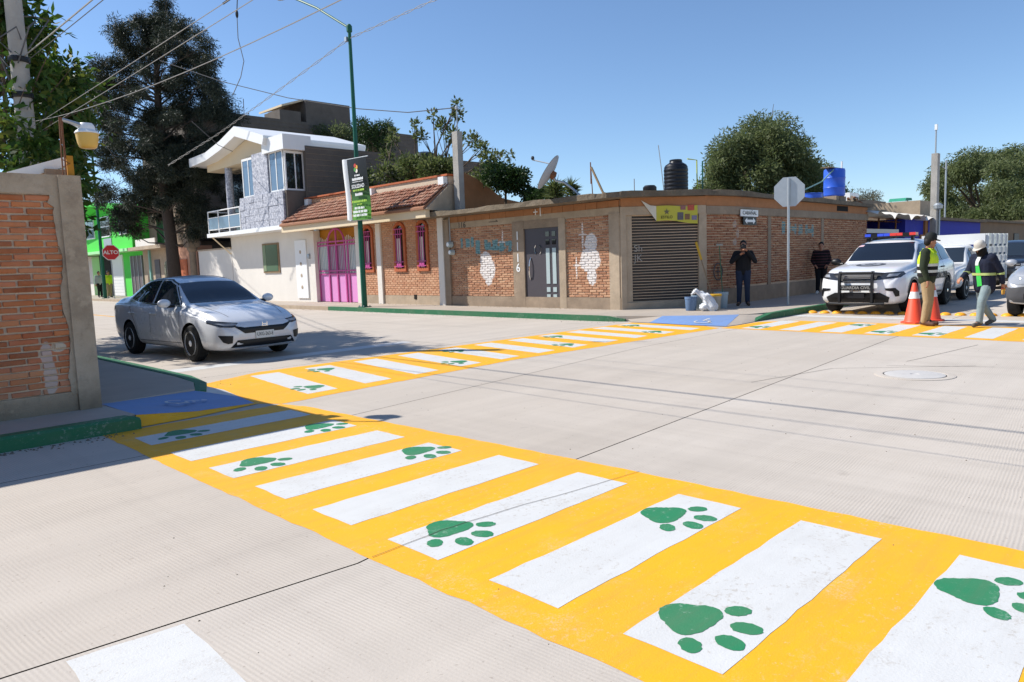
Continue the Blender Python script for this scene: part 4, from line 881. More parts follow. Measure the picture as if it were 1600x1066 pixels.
MB().lathe([(.17, 0), (.19, .05), (.19, .22), (.14, .27), (.002, .28)], (17.6, 12.05, RZ), 18).build('tub', M['blacktank'], t2, smooth=30)
tag(MB().tube([(17.95, 11.8, RZ), (17.82, 11.8, RZ+.7), (17.68, 11.8, RZ+1.35)], .012, 5).build('roof_rod', M['steel']), 'thin leaning steel rod beside the black water tank', 'rod')
tag(MB().tube([(17.15, 12.25, RZ), (17.15, 12.25, RZ+.45)], .01, 5).build('roof_rod', M['rust']), 'short rusty rod left of the small black tub', 'rod')
bt = thing('blue_drum', 'large upright blue plastic drum on the roof edge', 'drum', (27.1, 10.7, 3.3))
MB().lathe([(.002, .0), (.33, .0), (.36, .05), (.36, .28), (.372, .31), (.36, .34), (.36, .62), (.372, .65), (.36, .68), (.36, .9), (.34, .96), (.002, .97)], (27.1, 10.7, 3.44), 28).build('barrel', M['bluetank'], bt, smooth=30)
for dx in (-.3, .05, .3): MB().box(27.1+dx-.14, 10.45, 3.24, 27.1+dx+.14, 10.9, 3.44).build('block', M['concrete'], bt)
MB().prism([(26.4, 10.6, 4.42), (27.45, 10.6, 4.44), (27.45, 10.6, 4.46), (26.4, 10.6, 4.44)], (0, .3, 0)).build('cover_board', M['wood'], bt)
MB().tube([(27.55, 10.62, 3.3), (27.55, 10.62, 4.7)], .03, 8).build('pvc_pipe', M['whitepaint'], bt)
tag(MB().tube([(26.75, 10.6, 4.35), (25.8, 10.6, 3.9), (24.3, 10.55, 3.55), (22.6, 10.5, 3.32)], .022, 6).build('hose', plain('green_hose', '#7fa39c', .6)), 'pale green hose from the blue drum down to the roof', 'hose')
b2 = thing('blue_basin', 'low blue plastic basin beside the blue drum', 'basin', (25.1, 10.7, 3.24))
MB().lathe([(.3, 0), (.34, .03), (.34, .16), (.36, .19), (.33, .2), (.30, .06), (.002, .05)], (25.1, 10.65, 3.27), 24).build('basin', M['bluetank'], b2, smooth=30)
sd = thing('satellite_dish', 'grey satellite dish on a bent pole at the roof edge', 'satellite dish', (15.5, 13.0, RZ-.05))
dc = Vector((15.28, 13.66, 3.86)); dn = Vector((-.42, .66, .52)).normalized(); da = dn.orthogonal().normalized(); db = dn.cross(da)
M['dish'] = plain('dish_grey', '#aab0b8', .5, .06, 5.)
def dpt(r, t): return dc + (da*math.cos(t) + db*math.sin(t))*r + dn*(.38*r*r)
m = MB(); nr, nt = 6, 28
vs = [dpt(.52*j/nr, 2*math.pi*i/nt) for j in range(1, nr+1) for i in range(nt)] + [dpt(0, 0)]
m.add(vs, [(j*nt+i, j*nt+(i+1) % nt, (j+1)*nt+(i+1) % nt, (j+1)*nt+i) for j in range(nr-1) for i in range(nt)] + [(nr*nt, (i+1) % nt, i) for i in range(nt)])
vs2 = [v - dn*.012 for v in vs]; m.add(vs2, [(j*nt+i, (j+1)*nt+i, (j+1)*nt+(i+1) % nt, j*nt+(i+1) % nt) for j in range(nr-1) for i in range(nt)] + [(nr*nt, i, (i+1) % nt) for i in range(nt)])
m.build('reflector', M['dish'], sd, smooth=True, fixn=False)
tipp = dc + dn*.62 - db*.12
MB().tube([dc - db*.42 + dn*.06, tipp], .018, 6).build('feed_arm', M['steel'], sd)
MB().lathe([(.03, 0), (.05, .05), (.03, .1)], tuple(tipp), 10).build('receiver', M['blackmetal'], sd)
MB().tube([dc - dn*.03, dc - dn*.14 + Vector((0, 0, -.1)), (15.42, 13.3, 3.6), (15.48, 13.05, 3.4), (15.5, 12.8, RZ-.06)], .032, 8).build('mast', M['steel'], sd, smooth=True)
MB().obox(dc - dn*.07, da*.07, db*.1, dn*.06).build('mount', M['rust'], sd)
tag(MB().tube([(15.55, 12.45, 3.2), (15.55, 12.5, 4.05)], .014, 5).cyl((15.55, 12.5, 3.5), (15.55, 12.5, 4.06), .016, n=6).build('roof_post', M['rust']), 'thin rusty upright rod on the roof right of the satellite dish', 'rod')
tag(MB().obox((15.55, 12.28, 3.56), (0, -.20, -.37), (.02, 0, 0), (0, .02, -.01)).build('wooden_prop', M['wood']), 'leaning wooden prop tied to the rusty rod on the roof', 'plank')
ac = thing('roof_cooler', 'small white box cooler on the roof near the right end', 'cooler', (30.2, 11.5, 3.25))
MB().box(29.9, 11.2, 3.4, 30.8, 12, 3.75).build('cabinet', M['whitepaint'], ac); MB().box(29.95, 11.19, 3.46, 30.75, 11.2, 3.6).build('grille', M['blackmetal'], ac)
for x in (30, 30.7): MB().box(x-.03, 11.3, 3.22, x+.03, 11.9, 3.4).build('stand', M['rust'], ac)
for i in range(9):
    x = 28.2 + random.uniform(0, 1.6); y = 10.45 + random.uniform(0, .5)
    tag(MB().obox((x, y, 3.3 + random.uniform(0, .1)), (.35*math.cos(i), .1, .12*math.sin(i*2)), (0, .04, 0), (0, 0, .025)).build('scrap_piece', M['concrete_dk'] if i % 2 else M['rust']), 'piece of rubble in the heap on the roof corner beside the tarpaulin', 'rubble', 'rubble heap on the roof')

# ------------------------------------------------------------------ poles, lamps, signs
def lamp_post(base, H, arm, label, r=.10):
    o = thing('street_lamp', label, 'street lamp', base); x, y, z = base
    MB().cyl((x, y, z), (x, y, z+H), r, r*.55, 16).build('pole', M['polegreen'], o, smooth=30)
    MB().box(x-.17, y-.17, z, x+.17, y+.17, z+.025).build('base_plate', M['polegreen'], o)
    for i in (-1, 1):
        for j in (-1, 1): MB().cyl((x+.13*i, y+.13*j, z+.025), (x+.13*i, y+.13*j, z+.07), .018, n=6).build('bolt', M['steel'], o)
    MB().lathe([(.075, 0), (.095, .03), (.095, .2), (.05, .26), (.002, .27)], (x, y, z+H-.14), 12).build('cap', M['polegreen'], o, smooth=30)
    tip = Vector((x, y, z+H)) + Vector(arm)
    MB().tube([(x, y, z+H), Vector((x, y, z+H)).lerp(tip, .5) + Vector((0, 0, .1)), tip], .04, 8).build('arm', M['polegreen'], o, smooth=True)
    d = Vector((arm[0], arm[1], 0)).normalized(); hd = tip + d*.3
    MB().ell(hd, (.14 + .22*abs(d.x), .14 + .22*abs(d.y), .07), 14, 8).build('lamp_head', M['steel'], o, smooth=True)
    return o
L1 = lamp_post((14.42, 21.75, S), 9.35, (-.3, 3.4, 1.9), 'tall green street lamp with a hanging banner in front of the tiled house')
MB().box(14.30, 21.80, 9.05, 14.40, 21.90, 9.2).build('photocell', M['steel'], L1)
lamp_post((14.6, 50.9, S), 9.6, (-1.6, .6, .6), 'tall green street lamp far down the street next to the red stop sign', .11)
# pole banner
def bannermat():
    k = NT('banner_print'); z = k.sep()[2]; c = k.ramp(k.smooth(z, 3.1, 5.1), [(0., lin('#548c26')), (.34, lin('#2f5a20')), (.58, lin('#141c16')), (1., lin('#0c1014'))]); return k.fin(c, .5, 0, .3)
pb = thing('pole_banner', 'dark green vertical banner with white lettering strapped to the green street lamp', 'banner', (14.2, 21.4, 3.15))
bw_ = lambda a, b: (14.22 - .05*math.sin(a*3.1) + .03*math.sin(b*5), 21.98 - 1.12*a - .10*(1-b), 3.12 + 2.04*b - .03*a)
MB().grid(bw_, 10, 14).build('sheet', bannermat(), pb, smooth=True)
MB().grid(lambda a, b: (14.215 - .07*math.sin(a*3.1)*(1-.2*b) + .02*math.sin(b*5), 22.30 - .30*a - .10*(1-b), 3.13 + 2.06*b), 4, 14).build('white_back_sheet', M['whitepaint'], pb, smooth=True)
MB().tube([(14.3, 22.3, 5.2), (14.3, 20.9, 5.17)], .018, 6).build('crossbar', M['steel'], pb)
MB().tube([(14.3, 22.2, 3.12), (14.3, 20.8, 3.1)], .018, 6).build('crossbar', M['steel'], pb)
R_, U_ = (0, -1, 0), (0, 0, 1); g2 = plain('banner_lime', '#a9cf4a', .5)
text('lettering', 'SOLEDAD', .17, (14.135, 21.33, 4.22), R_, U_, M['whitepaint'], pb, bold=.002)
for (wd, hh, z, mt) in ((.30, .055, 4.58, 'w'), (.62, .085, 4.46, 'w'), (.62, .02, 4.37, 'w'), (.62, .06, 4.09, 'g'), (.40, .09, 3.95, 'w'), (.86, .07, 3.72, 'g'), (.28, .035, 3.62, 'g'), (.60, .075, 3.50, 'w'), (.80, .08, 3.38, 'w'), (.82, .08, 3.26, 'w')):
    y = 21.37 - .05*(5.1-z) + wd/2; yend = y - wd; m = MB()          # rows of type too small to read in the photograph
    while y > yend:
        w_ = hh*random.uniform(.35, .62); m.box(14.132, y - w_, z - hh/2, 14.136, y, z + hh/2*random.choice((1, 1, .75))); y -= w_ + hh*random.choice((.16, .16, .16, .45))
    m.build('print_line', M['whitepaint'] if mt == 'w' else g2, pb)
for q, (dy, dz, c) in enumerate(((.05, .08, '#c0392b'), (-.04, .02, '#d9a441'), (.06, -.05, '#4f9a3c'), (-.03, -.1, '#e8e0d0'))):
    MB().poly([(14.138, 21.40 + dy + .07*math.cos(t), 4.83 + dz + .07*math.sin(t)) for t in np.linspace(0, 2*math.pi, 9)[:-1]]).build('emblem', plain('emblem%d' % q, c, .5), pb, fixn=False)
# stop signs
def octo(c, r, nrm, th, mat, name, parent):
    nrm = Vector(nrm).normalized(); a = Vector((0, 0, 1)).cross(nrm).normalized(); b = Vector((0, 0, 1))
    return MB().prism([Vector(c) + (a*math.cos(t) + b*math.sin(t))*r for t in (math.pi/8 + i*math.pi/4 for i in range(8))], nrm*th).build(name, mat, parent)
M['stopred'] = plain('stop_red', '#c4262a', .4, .05, 5.)
s1 = thing('stop_sign', 'octagonal sign seen from its bare metal back on a steel post at the far corner', 'stop sign', (19.0, 8.68, S))
MB().cyl((19, 8.68, S), (19, 8.68, 3.45), .032, n=10).build('post', M['steel'], s1, smooth=30)
octo((19.045, 8.68, 3.09), .41, (-.95, -.3, 0), .012, M['steel'], 'plate_back', s1); octo((19.06, 8.685, 3.09), .41, (.95, .3, 0), .004, M['stopred'], 'plate_face', s1)
s2 = thing('stop_sign', 'red octagonal stop sign reading ALTO down the side street', 'stop sign', (14.75, 49.5, S))
MB().cyl((14.75, 49.6, S), (14.75, 49.6, 3.3), .035, n=8).build('post', M['steel'], s2)
octo((14.75, 49.56, 2.95), .50, (-.3, -.95, 0), .012, M['whitepaint'], 'border', s2); octo((14.746, 49.547, 2.95), .46, (-.3, -.95, 0), .006, M['stopred'], 'plate', s2)
text('lettering', 'ALTO', .31, (14.735, 49.53, 2.95), (.95, -.3, 0), (0, 0, 1), M['whitepaint'], s2, bold=.006)
# concrete utility poles
up = thing('utility_pole', 'round concrete utility pole in the foliage behind the brick wall', 'utility pole', (3.66, 16.6, S))
MB().cyl((3.66, 16.6, S), (3.66, 16.6, 8.6), .19, .13, 18).build('shaft', M['postgrey'], up, smooth=30)
for z in (4.05, 4.9, 5.55): MB().lathe([(.18, 0), (.185, .02), (.185, .08), (.18, .1)], (3.66, 16.6, z), 16).build('strap', M['blackmetal'], up)
for q in range(6):
    a0 = q*1.1; MB().tube([(3.66 + .2*math.cos(a0), 16.6 + .2*math.sin(a0), 4.3 + q*.3), (3.66 + .55*math.cos(a0+.5), 16.6 + .5*math.sin(a0+.5), 4.9 + q*.3), (3.66 + .35*math.cos(a0+1.2), 16.6 + .4*math.sin(a0+1.2), 5.5 + q*.2), (3.66 + .17*math.cos(a0+1.6), 16.6 + .17*math.sin(a0+1.6), 5.2 + q*.25)], .014, 5).build('loose_wire', M['cable'], up, smooth=True)
rp = thing('utility_pole', 'square concrete service post with meter mast in front of the blue house', 'utility pole', (36.8, 10.2, S))
MB().prism([(36.62, 10.0, S), (36.98, 10.0, S), (36.98, 10.25, S), (36.62, 10.25, S)], (0, 0, 5.5)).build('shaft', M['postgrey'], rp)
MB().cyl((36.85, 10.15, 5.6), (36.85, 10.15, 6.8), .035, n=8).build('mast', M['steel'], rp)
MB().box(36.79, 10.1, 6.66, 36.91, 10.2, 6.9).build('insulator', M['whitepaint'], rp)
MB().lathe([(.05, 0), (.18, .06), (.2, .2), (.1, .3)], (36.5, 9.9, 3.15), 12).build('meter_box', M['steel'], rp)
MB().cyl((36.9, 9.95, .2), (36.9, 9.95, 3.2), .04, n=8).build('conduit', M['steel'], rp)
an = thing('antenna_mast', 'thin antenna mast with crossbar in front of the right pepper tree', 'antenna', (45.5, 12, 2.9))
MB().cyl((45.5, 12, 2.9), (45.5, 12, 6.2), .045, n=8).build('mast', M['steel'], an); MB().tube([(43.4, 11.6, 5.65), (45.5, 12, 5.68)], .025, 6).build('boom', M['steel'], an)
# overhead cables
def cable(path, r, mat, label, sag=0., n=24, group=None):
    pts = [Vector(p) for p in path]
    if len(pts) == 2:
        pts = [pts[0].lerp(pts[1], t) - Vector((0, 0, sag*4*t*(1-t))) for t in np.linspace(0, 1, n)]
    o = MB().tube(pts, r, 5).build('overhead_cable', mat, smooth=True); return tag(o, label, 'cable', group)
cable([(3.72, 16.6, 5.66), (3.74, -22, 5.8)], .012, M['cable_lt'], 'thick pale cable rising from the utility pole to the top edge', .28)
cable([(3.78, 16.6, 5.60), (3.80, -22, 5.9)], .007, M['cable'], 'dark cable running alongside the thick pale cable from the utility pole', .32)
cable([(3.72, 16.6, 4.35), (3.74, -22, 4.9)], .005, M['cable_lt'], 'upper of the two cables passing before the dark conifer', .12)
cable([(3.80, 16.6, 4.25), (3.84, -22, 5.0)], .005, M['cable_lt'], 'lower of the two cables passing before the dark conifer', .16)
cable([(3.62, 16.6, 4.55), (3.66, 9.3, 3.62 + .08), (3.74, 7.9, 3.72), (3.72, 5.4, 3.80), (3.72, -22, 5.3)][:1] + [Vector((3.66, 16.6 - 26*t, 4.45 - 2.2*4*t*(1-t)*.38 + .35*t)) for t in np.linspace(.02, 1, 30)], .0055, M['cable_lt'], 'sagging pale cable crossing the sky from conifer to green lamp arm')
cable([(12.79, 34.03, 10.75), (14.12, 31.11, 9.51), (15.02, 27.2, 8.25), (15.77, 23.48, 7.3), (16.05, 20.92, 6.78), (16.28, 18.6, 6.58)], .016, M['cable'], 'service wire from the conifer to the mast on the concrete post')
tw = [(15.3, 14.5, 9.9), (14.9, 17.47, 9.45), (14.42, 21.75, 9.15), (14.2, 27.9, 8.05), (13.8, 31.09, 7.29), (12.91, 34.64, 6.3)]
tp_ = []
for p, q in zip(tw[:-1], tw[1:]):
    for t in np.linspace(0, 1, 26)[:-1]: tp_.append(Vector(p).lerp(Vector(q), t))
tc = thing('overhead_cable', 'twisted two-strand cable tied to the top of the green street lamp', 'cable', (14.42, 21.75, 9.15))
for ph_ in (0, math.pi): MB().tube([p + Vector((.03*math.cos(i*.9 + ph_), 0, .03*math.sin(i*.9 + ph_))) for i, p in enumerate(tp_)], .010, 5).build('strand', M['cable_lt'], tc, smooth=True)
cable([(6.72, 13.9, 6.34), (6.69, 13.86, 5.92), (6.74, 13.79, 5.49), (6.66, 13.8, 5.19), (6.5, 13.84, 4.85)], .008, M['cable'], 'loose wire end dangling in the sky beside the conifer top')
dk = thing('cable_clamp', 'small dark clamp and stub wires hanging at the top edge above the dangling wire', 'clamp', (6.72, 13.9, 6.3))
MB().ell((6.72, 13.9, 6.38), (.03, .03, .08), 8, 6).build('weight', M['black'], dk); MB().tube([(6.72, 13.9, 6.4), (6.76, 13.9, 6.75)], .01, 5).build('stub', M['cable'], dk)
MB().tube([(6.6, 14.2, 6.62), (6.72, 14.05, 6.72)], .022, 6).tube([(6.9, 13.6, 6.70), (7.05, 13.45, 6.72)], .022, 6).build('sleeve', M['blackmetal'], dk)
cable([(12.67, 30.86, 7.66), (14.2, 32.0, 7.0), (15.0, 32.4, 6.85)], .014, M['cable'], 'drop wire reaching the swept roof of the white house')
cable([(3.66, 16.6, 6.6), (14.6, 50.9, 9.3)], .012, M['cable'], 'upper wire from the utility pole toward the conifer', .3)
cable([(3.66, 16.6, 6.9), (16, 49, 7.6)], .012, M['cable'], 'lower wire from the utility pole toward the grey balcony house', .3)
for k_, z in enumerate((8.0, 8.3)):
    cable([(3.5 + .3*k_, 16.6, z), (3.2 + .5*k_, -25, z)], .005, M['cable'], ['lower of two thin power lines running high over the street', 'upper of two thin power lines running high over the street'][k_], .5, group='high power lines')

# ------------------------------------------------------------------ trees and plants
def leaf_mesh(name, pts, dirs, L, Wd, mat, parent, bend=.25, seed=0):
    """one small folded leaf per point, long axis along dirs"""
    n = len(pts); r = np.random.default_rng(seed); d = dirs/np.linalg.norm(dirs, axis=1, keepdims=True)
    q = r.normal(size=(n, 3)); s = np.cross(d, q); s /= np.linalg.norm(s, axis=1, keepdims=True) + 1e-9; nn = np.cross(d, s)
    l = (L*r.uniform(.65, 1.25, n))[:, None]; w = (Wd*r.uniform(.7, 1.2, n))[:, None]
    v = np.empty((n, 4, 3)); v[:, 0] = pts; v[:, 1] = pts + d*l*.5 + s*w + nn*w*bend; v[:, 2] = pts + d*l; v[:, 3] = pts + d*l*.5 - s*w + nn*w*bend
    me = bpy.data.meshes.new(name); me.vertices.add(n*4); me.vertices.foreach_set('co', (v.reshape(-1, 3) - np.array(wloc(parent))).ravel())
    me.loops.add(n*4); me.loops.foreach_set('vertex_index', np.arange(n*4)); me.polygons.add(n); me.polygons.foreach_set('loop_start', np.arange(n)*4); me.polygons.foreach_set('loop_total', np.full(n, 4))
    me.materials.append(mat); me.update(); me.validate()
    o = bpy.data.objects.new(name, me); COL.objects.link(o); o.parent = parent; return o
def clump_points(clumps, n, r, shell=.55):
    vol = np.array([c[3]**2 for c in clumps]); idx = r.choice(len(clumps), n, p=vol/vol.sum()); C = np.array(clumps)[idx]
    q = r.normal(size=(n, 3)); q /= np.linalg.norm(q, axis=1, keepdims=True); rad = (shell + (1-shell)*r.random(n))[:, None]
    rad *= (1 + .25*np.sin(q[:, :1]*5 + idx[:, None])*np.cos(q[:, 1:2]*4 + idx[:, None]*2))
    sq = np.array([1, 1, .8]); return C[:, :3] + q*rad*C[:, 3:4]*sq, q
def tree(name, label, base, clumps, n, L, Wd, mat, bark, tr=.2, fork=None, droop=0., up=.3, group=None, seed=1, limbs=14, shell=.5, kind='tree', spine=None):
    r = np.random.default_rng(seed); o = thing(name, label, kind, base, group); b = Vector(base); cl = np.array(clumps)
    top = Vector(cl[:, :3].mean(axis=0)); fk = Vector(fork) if fork else b.lerp(top, .45); m = MB()
    m.tube([b - Vector((0, 0, .1)), b.lerp(fk, .35) + Vector((.1*tr, .2*tr, 0)), b.lerp(fk, .7) - Vector((.3*tr, 0, 0)), fk], [tr*1.25, tr, tr*.9, tr*.75], 10); m.build('trunk', bark, o, smooth=True)
    if spine: MB().tube([fk - Vector((0, 0, .3)), fk.lerp(Vector(spine), .5), Vector(spine)], [tr*.75, tr*.45, tr*.1], 8).build('leader', bark, o, smooth=True)
    m = MB(); order = sorted(range(len(clumps)), key=lambda i: -clumps[i][3])[:limbs]
    for i in order:
        e = Vector(clumps[i][:3])
        if spine:
            hd = math.hypot(e.x-b.x, e.y-b.y); zz = max(3., min(14.2, e.z - .35*hd)); fk = Vector((b.x, b.y + .2, zz))
        mid = fk.lerp(e, .5) + Vector(r.normal(size=3)*.12*(e-fk).length); rr = tr*(.2 if spine else .5)
        m.tube([fk, fk.lerp(mid, .5) + Vector((0, 0, .05)), mid, mid.lerp(e, .6), e], [rr, rr*.75, rr*.5, rr*.3, rr*.12], 6)
        for q in range(3):
            f = e + Vector(r.normal(size=3)*clumps[i][3]*.55); m.tube([mid.lerp(e, .5), mid.lerp(f, .8), f], [rr*.25, rr*.14, rr*.05], 4)
    m.build('limbs', bark, o, smooth=True)
    p, q = clump_points(clumps, n, r, shell); d = q*(1-droop) + r.normal(size=(n, 3))*.55 + np.array([0, 0, up - 1.9*droop])
    leaf_mesh('crown', p, d, L, Wd, mat, o, seed=seed); return o
M['bark'] = plain('bark', '#5f5144', .95, .35, 12., .6, 30); M['barkdk'] = plain('dark_bark', '#4a4038', .95, .35, 12., .6, 30)
M['lf_con'] = leafmat('conifer_foliage', (.022, .034, .020), (.045, .058, .036), (.085, .092, .06), .22)
M['lf_left'] = leafmat('ash_foliage', (.035, .085, .014), (.075, .15, .022), (.17, .18, .03), .5)
M['lf_cit'] = leafmat('broad_leaf_foliage', (.07, .10, .03), (.13, .17, .05), (.25, .27, .11), .5)
M['lf_pep'] = leafmat('pepper_tree_foliage', (.10, .135, .05), (.17, .21, .08), (.27, .30, .13), .5)
M['lf_ivy'] = leafmat('hedge_foliage', (.02, .045, .012), (.04, .08, .02), (.07, .12, .03), .3)
M['lf_dry'] = leafmat('dry_mesquite_foliage', (.10, .10, .06), (.15, .15, .09), (.18, .17, .11), .3)
# conifer: hand-placed boughs seen against the sky
r_ = np.random.default_rng(42); con = []
cx, cy = 15.2, 41.0
for z in np.arange(4.6, 15.4, .62):
    w = 3.7*(1 - ((z-7.2)/8.6)**2) if z > 7.2 else 2.6 + (z-4.6)*.42
    w = max(.4, w*1.12); k = max(3, int(w*3.6))
    for i in range(k):
        a = r_.uniform(0, 2*math.pi); rr = w*math.sqrt(r_.uniform(.12, 1.))
        if r_.random() < .12: continue
        con.append((cx + rr*math.cos(a)*.95, cy + rr*math.sin(a)*1.05, z + r_.normal()*.3, r_.uniform(.28, .56)))
for (dx, dy, z, s) in ((2.1, -1.6, 11.2, .8), (2.5, -1.9, 10.5, .8), (2.9, -2.2, 9.7, .75), (2.0, -1.4, 12.2, .65), (2.6, -2.0, 8.7, .8), (-2.1, 2.6, 10.9, .75), (-1.9, 2.2, 11.9, .6), (-2.6, 3.1, 9.9, .8), (-3.0, 3.6, 9.0, .8), (-3.3, 4.1, 8.0, .8), (.6, -.3, 14.9, .6), (.4, -.2, 15.5, .45), (3.4, -2.6, 8.0, .55), (3.9, -2.9, 7.6, .45), (-2.2, 3.0, 6.0, 1.0), (-1.4, 2.4, 4.8, .9), (1.4, -1.2, 4.6, .7), (1.2, -1.0, 3.9, .5), (-1.7, 2.7, 4.2, .7), (.8, -3.6, 13.2, .5), (.9, -4.2, 12.6, .55), (.9, -4.6, 11.8, .5), (1.0, -3.4, 12.2, .6), (1.0, -4.4, 10.6, .5), (1.0, -4.9, 10.2, .45), (.9, -3.8, 11.4, .6), (.9, -3.4, 9.6, .6), (-.6, 4.2, 12.2, .45), (-.7, 4.6, 11.4, .5), (-.6, 3.6, 11.0, .6), (-.8, 5.4, 10.2, .55), (-.8, 6.2, 9.4, .5), (-.8, 4.9, 9.0, .7), (-.8, 6.6, 8.0, .6), (-.8, 5.6, 7.0, .8), (-.9, 4.2, 6.2, .9), (-.9, 5.2, 5.4, .8), (-.9, 6.4, 6.2, .7), (-.9, 3.4, 5.0, .8), (-.9, 2.6, 4.0, .6), (-.9, 4.6, 4.3, .6), (-.9, 6.0, 4.6, .5), (-.8, 1.6, 5.6, .9), (-.8, .6, 6.4, .9), (.4, -2.0, 5.4, .8), (.6, -2.6, 4.4, .7), (.6, -1.6, 3.6, .6), (.7, -3.0, 6.4, .8), (.6, -2.2, 7.4, .9), (.6, -3.4, 3.7, .4), (.6, -1.0, 4.6, .7)):
    if dy > 3.7 and z < 7.2: continue
    con.append((cx+dx, cy+dy, z, s))
con += [(cx + r_.normal()*.9, cy + r_.normal()*1.1, r_.uniform(5.5, 14.2), r_.uniform(.6, .95)) for i in range(46)]
con = [c for c in con if not (c[1] - cy > 3.4 and c[2] < 6.6)]
tree('conifer_tree', 'very tall dark conifer with drooping boughs in front of the block house', (15.2, 40.8, S), con, 210000, .21, .017, M['lf_con'], M['barkdk'], .30, (15.1, 41, 9.5), droop=.42, up=.5, seed=5, limbs=110, shell=.15, spine=(15.3, 41, 15.0))
# leafy tree round the utility pole
lt = []
for i in range(62):
    a, b = r_.uniform(0, 2*math.pi), r_.uniform(-1, 1); q = r_.uniform(.35, 1)**.5
    lt.append((3.6 + 2.5*q*math.cos(a)*math.sqrt(1-b*b), 19.6 + 3.4*q*math.sin(a)*math.sqrt(1-b*b), 5.0 + 3.2*b*q, r_.uniform(.45, .85)))
lt = [c for c in lt if not (c[2] > 6.2 and c[0]/c[1] > .255)]
lt += [(5.3, 19.0, 4.4, .55), (5.6, 19.4, 3.8, .5), (5.5, 18.6, 5.2, .5), (5.0, 18.5, 5.9, .5), (5.7, 19.3, 3.1, .35), (4.8, 17.9, 3.0, .6), (4.3, 17.6, 2.7, .7), (3.6, 17.6, 3.3, .7), (4.6, 18.3, 3.6, .7)]
lt += [(r_.uniform(.4, 3.2), r_.uniform(17.8, 21.6), r_.uniform(6.4, 9.4), r_.uniform(.4, .65)) for i in range(15)]
lt += [(5.15 + r_.uniform(-.25, .1), 19.4 + r_.uniform(-.5, .3), z, r_.uniform(.4, .6)) for z in np.arange(3.7, 6.3, .22)] + [(4.6 + r_.uniform(-.3, .2), 19.2, z, .6) for z in np.arange(3.4, 7., .4)]
lt = [c for c in lt if c[0]/c[1] < (.272 if 3.3 < c[2] < 6.3 else .248)]
lt += [(3.45 + r_.uniform(-.3, .3), 15.9 + r_.uniform(-.2, .2), z, r_.uniform(.3, .45)) for z in np.arange(2.6, 4.5, .22)]
tree('leafy_tree', 'green leafy tree surrounding the utility pole behind the brick wall', (2.7, 19.4, S), lt, 19000, .24, .045, M['lf_left'], M['bark'], .17, (3.1, 19.5, 3.0), droop=.3, up=.2, seed=8, limbs=26, shell=.15)
# broad-leaved tree behind the tiled house
ct = [(18.9 + r_.uniform(-1, 1), 23.8 + r_.uniform(-2.4, 2.2), 5.1 + r_.uniform(-.6, .6), r_.uniform(.35, .62)) for i in range(20)]
ct += [(19, 26.4, 6.2, .35), (19, 25.9, 6.8, .3), (19.2, 26.1, 7.2, .2), (19.3, 24.4, 6.8, .35), (19.2, 24.6, 7.3, .22), (19, 22.6, 6.9, .35), (18.8, 22.9, 7.3, .22), (19, 21.7, 7.2, .3), (18.8, 21.5, 7.5, .2), (19, 22.0, 6.4, .4), (19, 20.9, 6.1, .35), (18.9, 20.3, 5.7, .3), (18.9, 19.9, 5.3, .35), (18.7, 19.2, 5.3, .22), (18.7, 18.6, 5.2, .2), (18.6, 27.3, 5.4, .4), (18.6, 27.0, 4.9, .4), (18.7, 19.9, 4.6, .6), (18.6, 19.2, 4.3, .6)]
tree('fruit_tree', 'sprawling broad-leaved tree with upright twigs behind the tiled roof', (19.0, 23.5, 0), ct, 9000, .17, .042, M['lf_cit'], M['bark'], .14, (19, 23.5, 3.6), seed=11, limbs=40, shell=.2, up=.5)
iv = [(17.6 + r_.uniform(-.3, .4), 18.2 - .1*i + r_.uniform(-.2, .2), 4.5 - .035*i + r_.uniform(-.35, .15), r_.uniform(.3, .5)) for i in range(12)]
tree('climbing_bush', 'dense dark green bush hanging over the clay wall beside the concrete post', (17.8, 18.0, 3.0), iv, 5000, .12, .035, M['lf_ivy'], M['bark'], .05, (17.7, 17.9, 3.8), seed=13, limbs=8, shell=.4, kind='bush')
b3 = [(17.6 + r_.uniform(-.2, .2), 16.9 - .16*i, 3.62 + .1*math.sin(i*1.7), r_.uniform(.2, .32)) for i in range(9)]
tree('low_bush', 'low row of green bush tops peeping over the roof left of the dish', (17.6, 16.4, 3.2), b3, 2600, .11, .032, M['lf_ivy'], M['bark'], .04, (17.6, 16.4, 3.5), seed=14, limbs=6, shell=.3, kind='bush')
for k_, (x, y, s, lab) in enumerate(((16.2, 14.35, .42, 'spiky green plant directly behind the satellite dish arm'), (16.2, 13.75, .34, 'smaller spiky plant right of the one behind the dish arm'))):
    o = thing('yucca_plant', lab, 'plant', (x, y, 3.2)); m = MB()
    m.cyl((x, y, 3.15), (x, y, 3.3 + s*.6), .04, .03, 8); m.build('stem', M['bark'], o)
    n = 260; d = rng.normal(size=(n, 3)); d[:, 2] = np.abs(d[:, 2])*.9 - .1; p = np.array([x, y, 3.3 + s*.6]) + np.c_[np.zeros(n), np.zeros(n), rng.uniform(-.25, .12, n)]
    leaf_mesh('leaves', p, d, s*.95, .016, M['lf_cit'], o, seed=k_)
tb = [(26 + r_.uniform(-1, 1), 41.4 + r_.uniform(-1.5, 1.3), 9.0 + r_.uniform(-1.2, 1.1), r_.uniform(.5, .8)) for i in range(16)]
tree('round_tree', 'rounded green tree standing left of the black cistern lid above the grey side wall', (26, 41.3, 0), tb, 8000, .17, .03, M['lf_pep'], M['bark'], .2, (26, 41.3, 7.4), seed=15, shell=.4, droop=.2)
tb = [(25 + r_.uniform(-.9, .9), 35.8 + r_.uniform(-1.0, 1.1), 8.6 + r_.uniform(-1.0, 1.0), r_.uniform(.4, .7)) for i in range(14)]
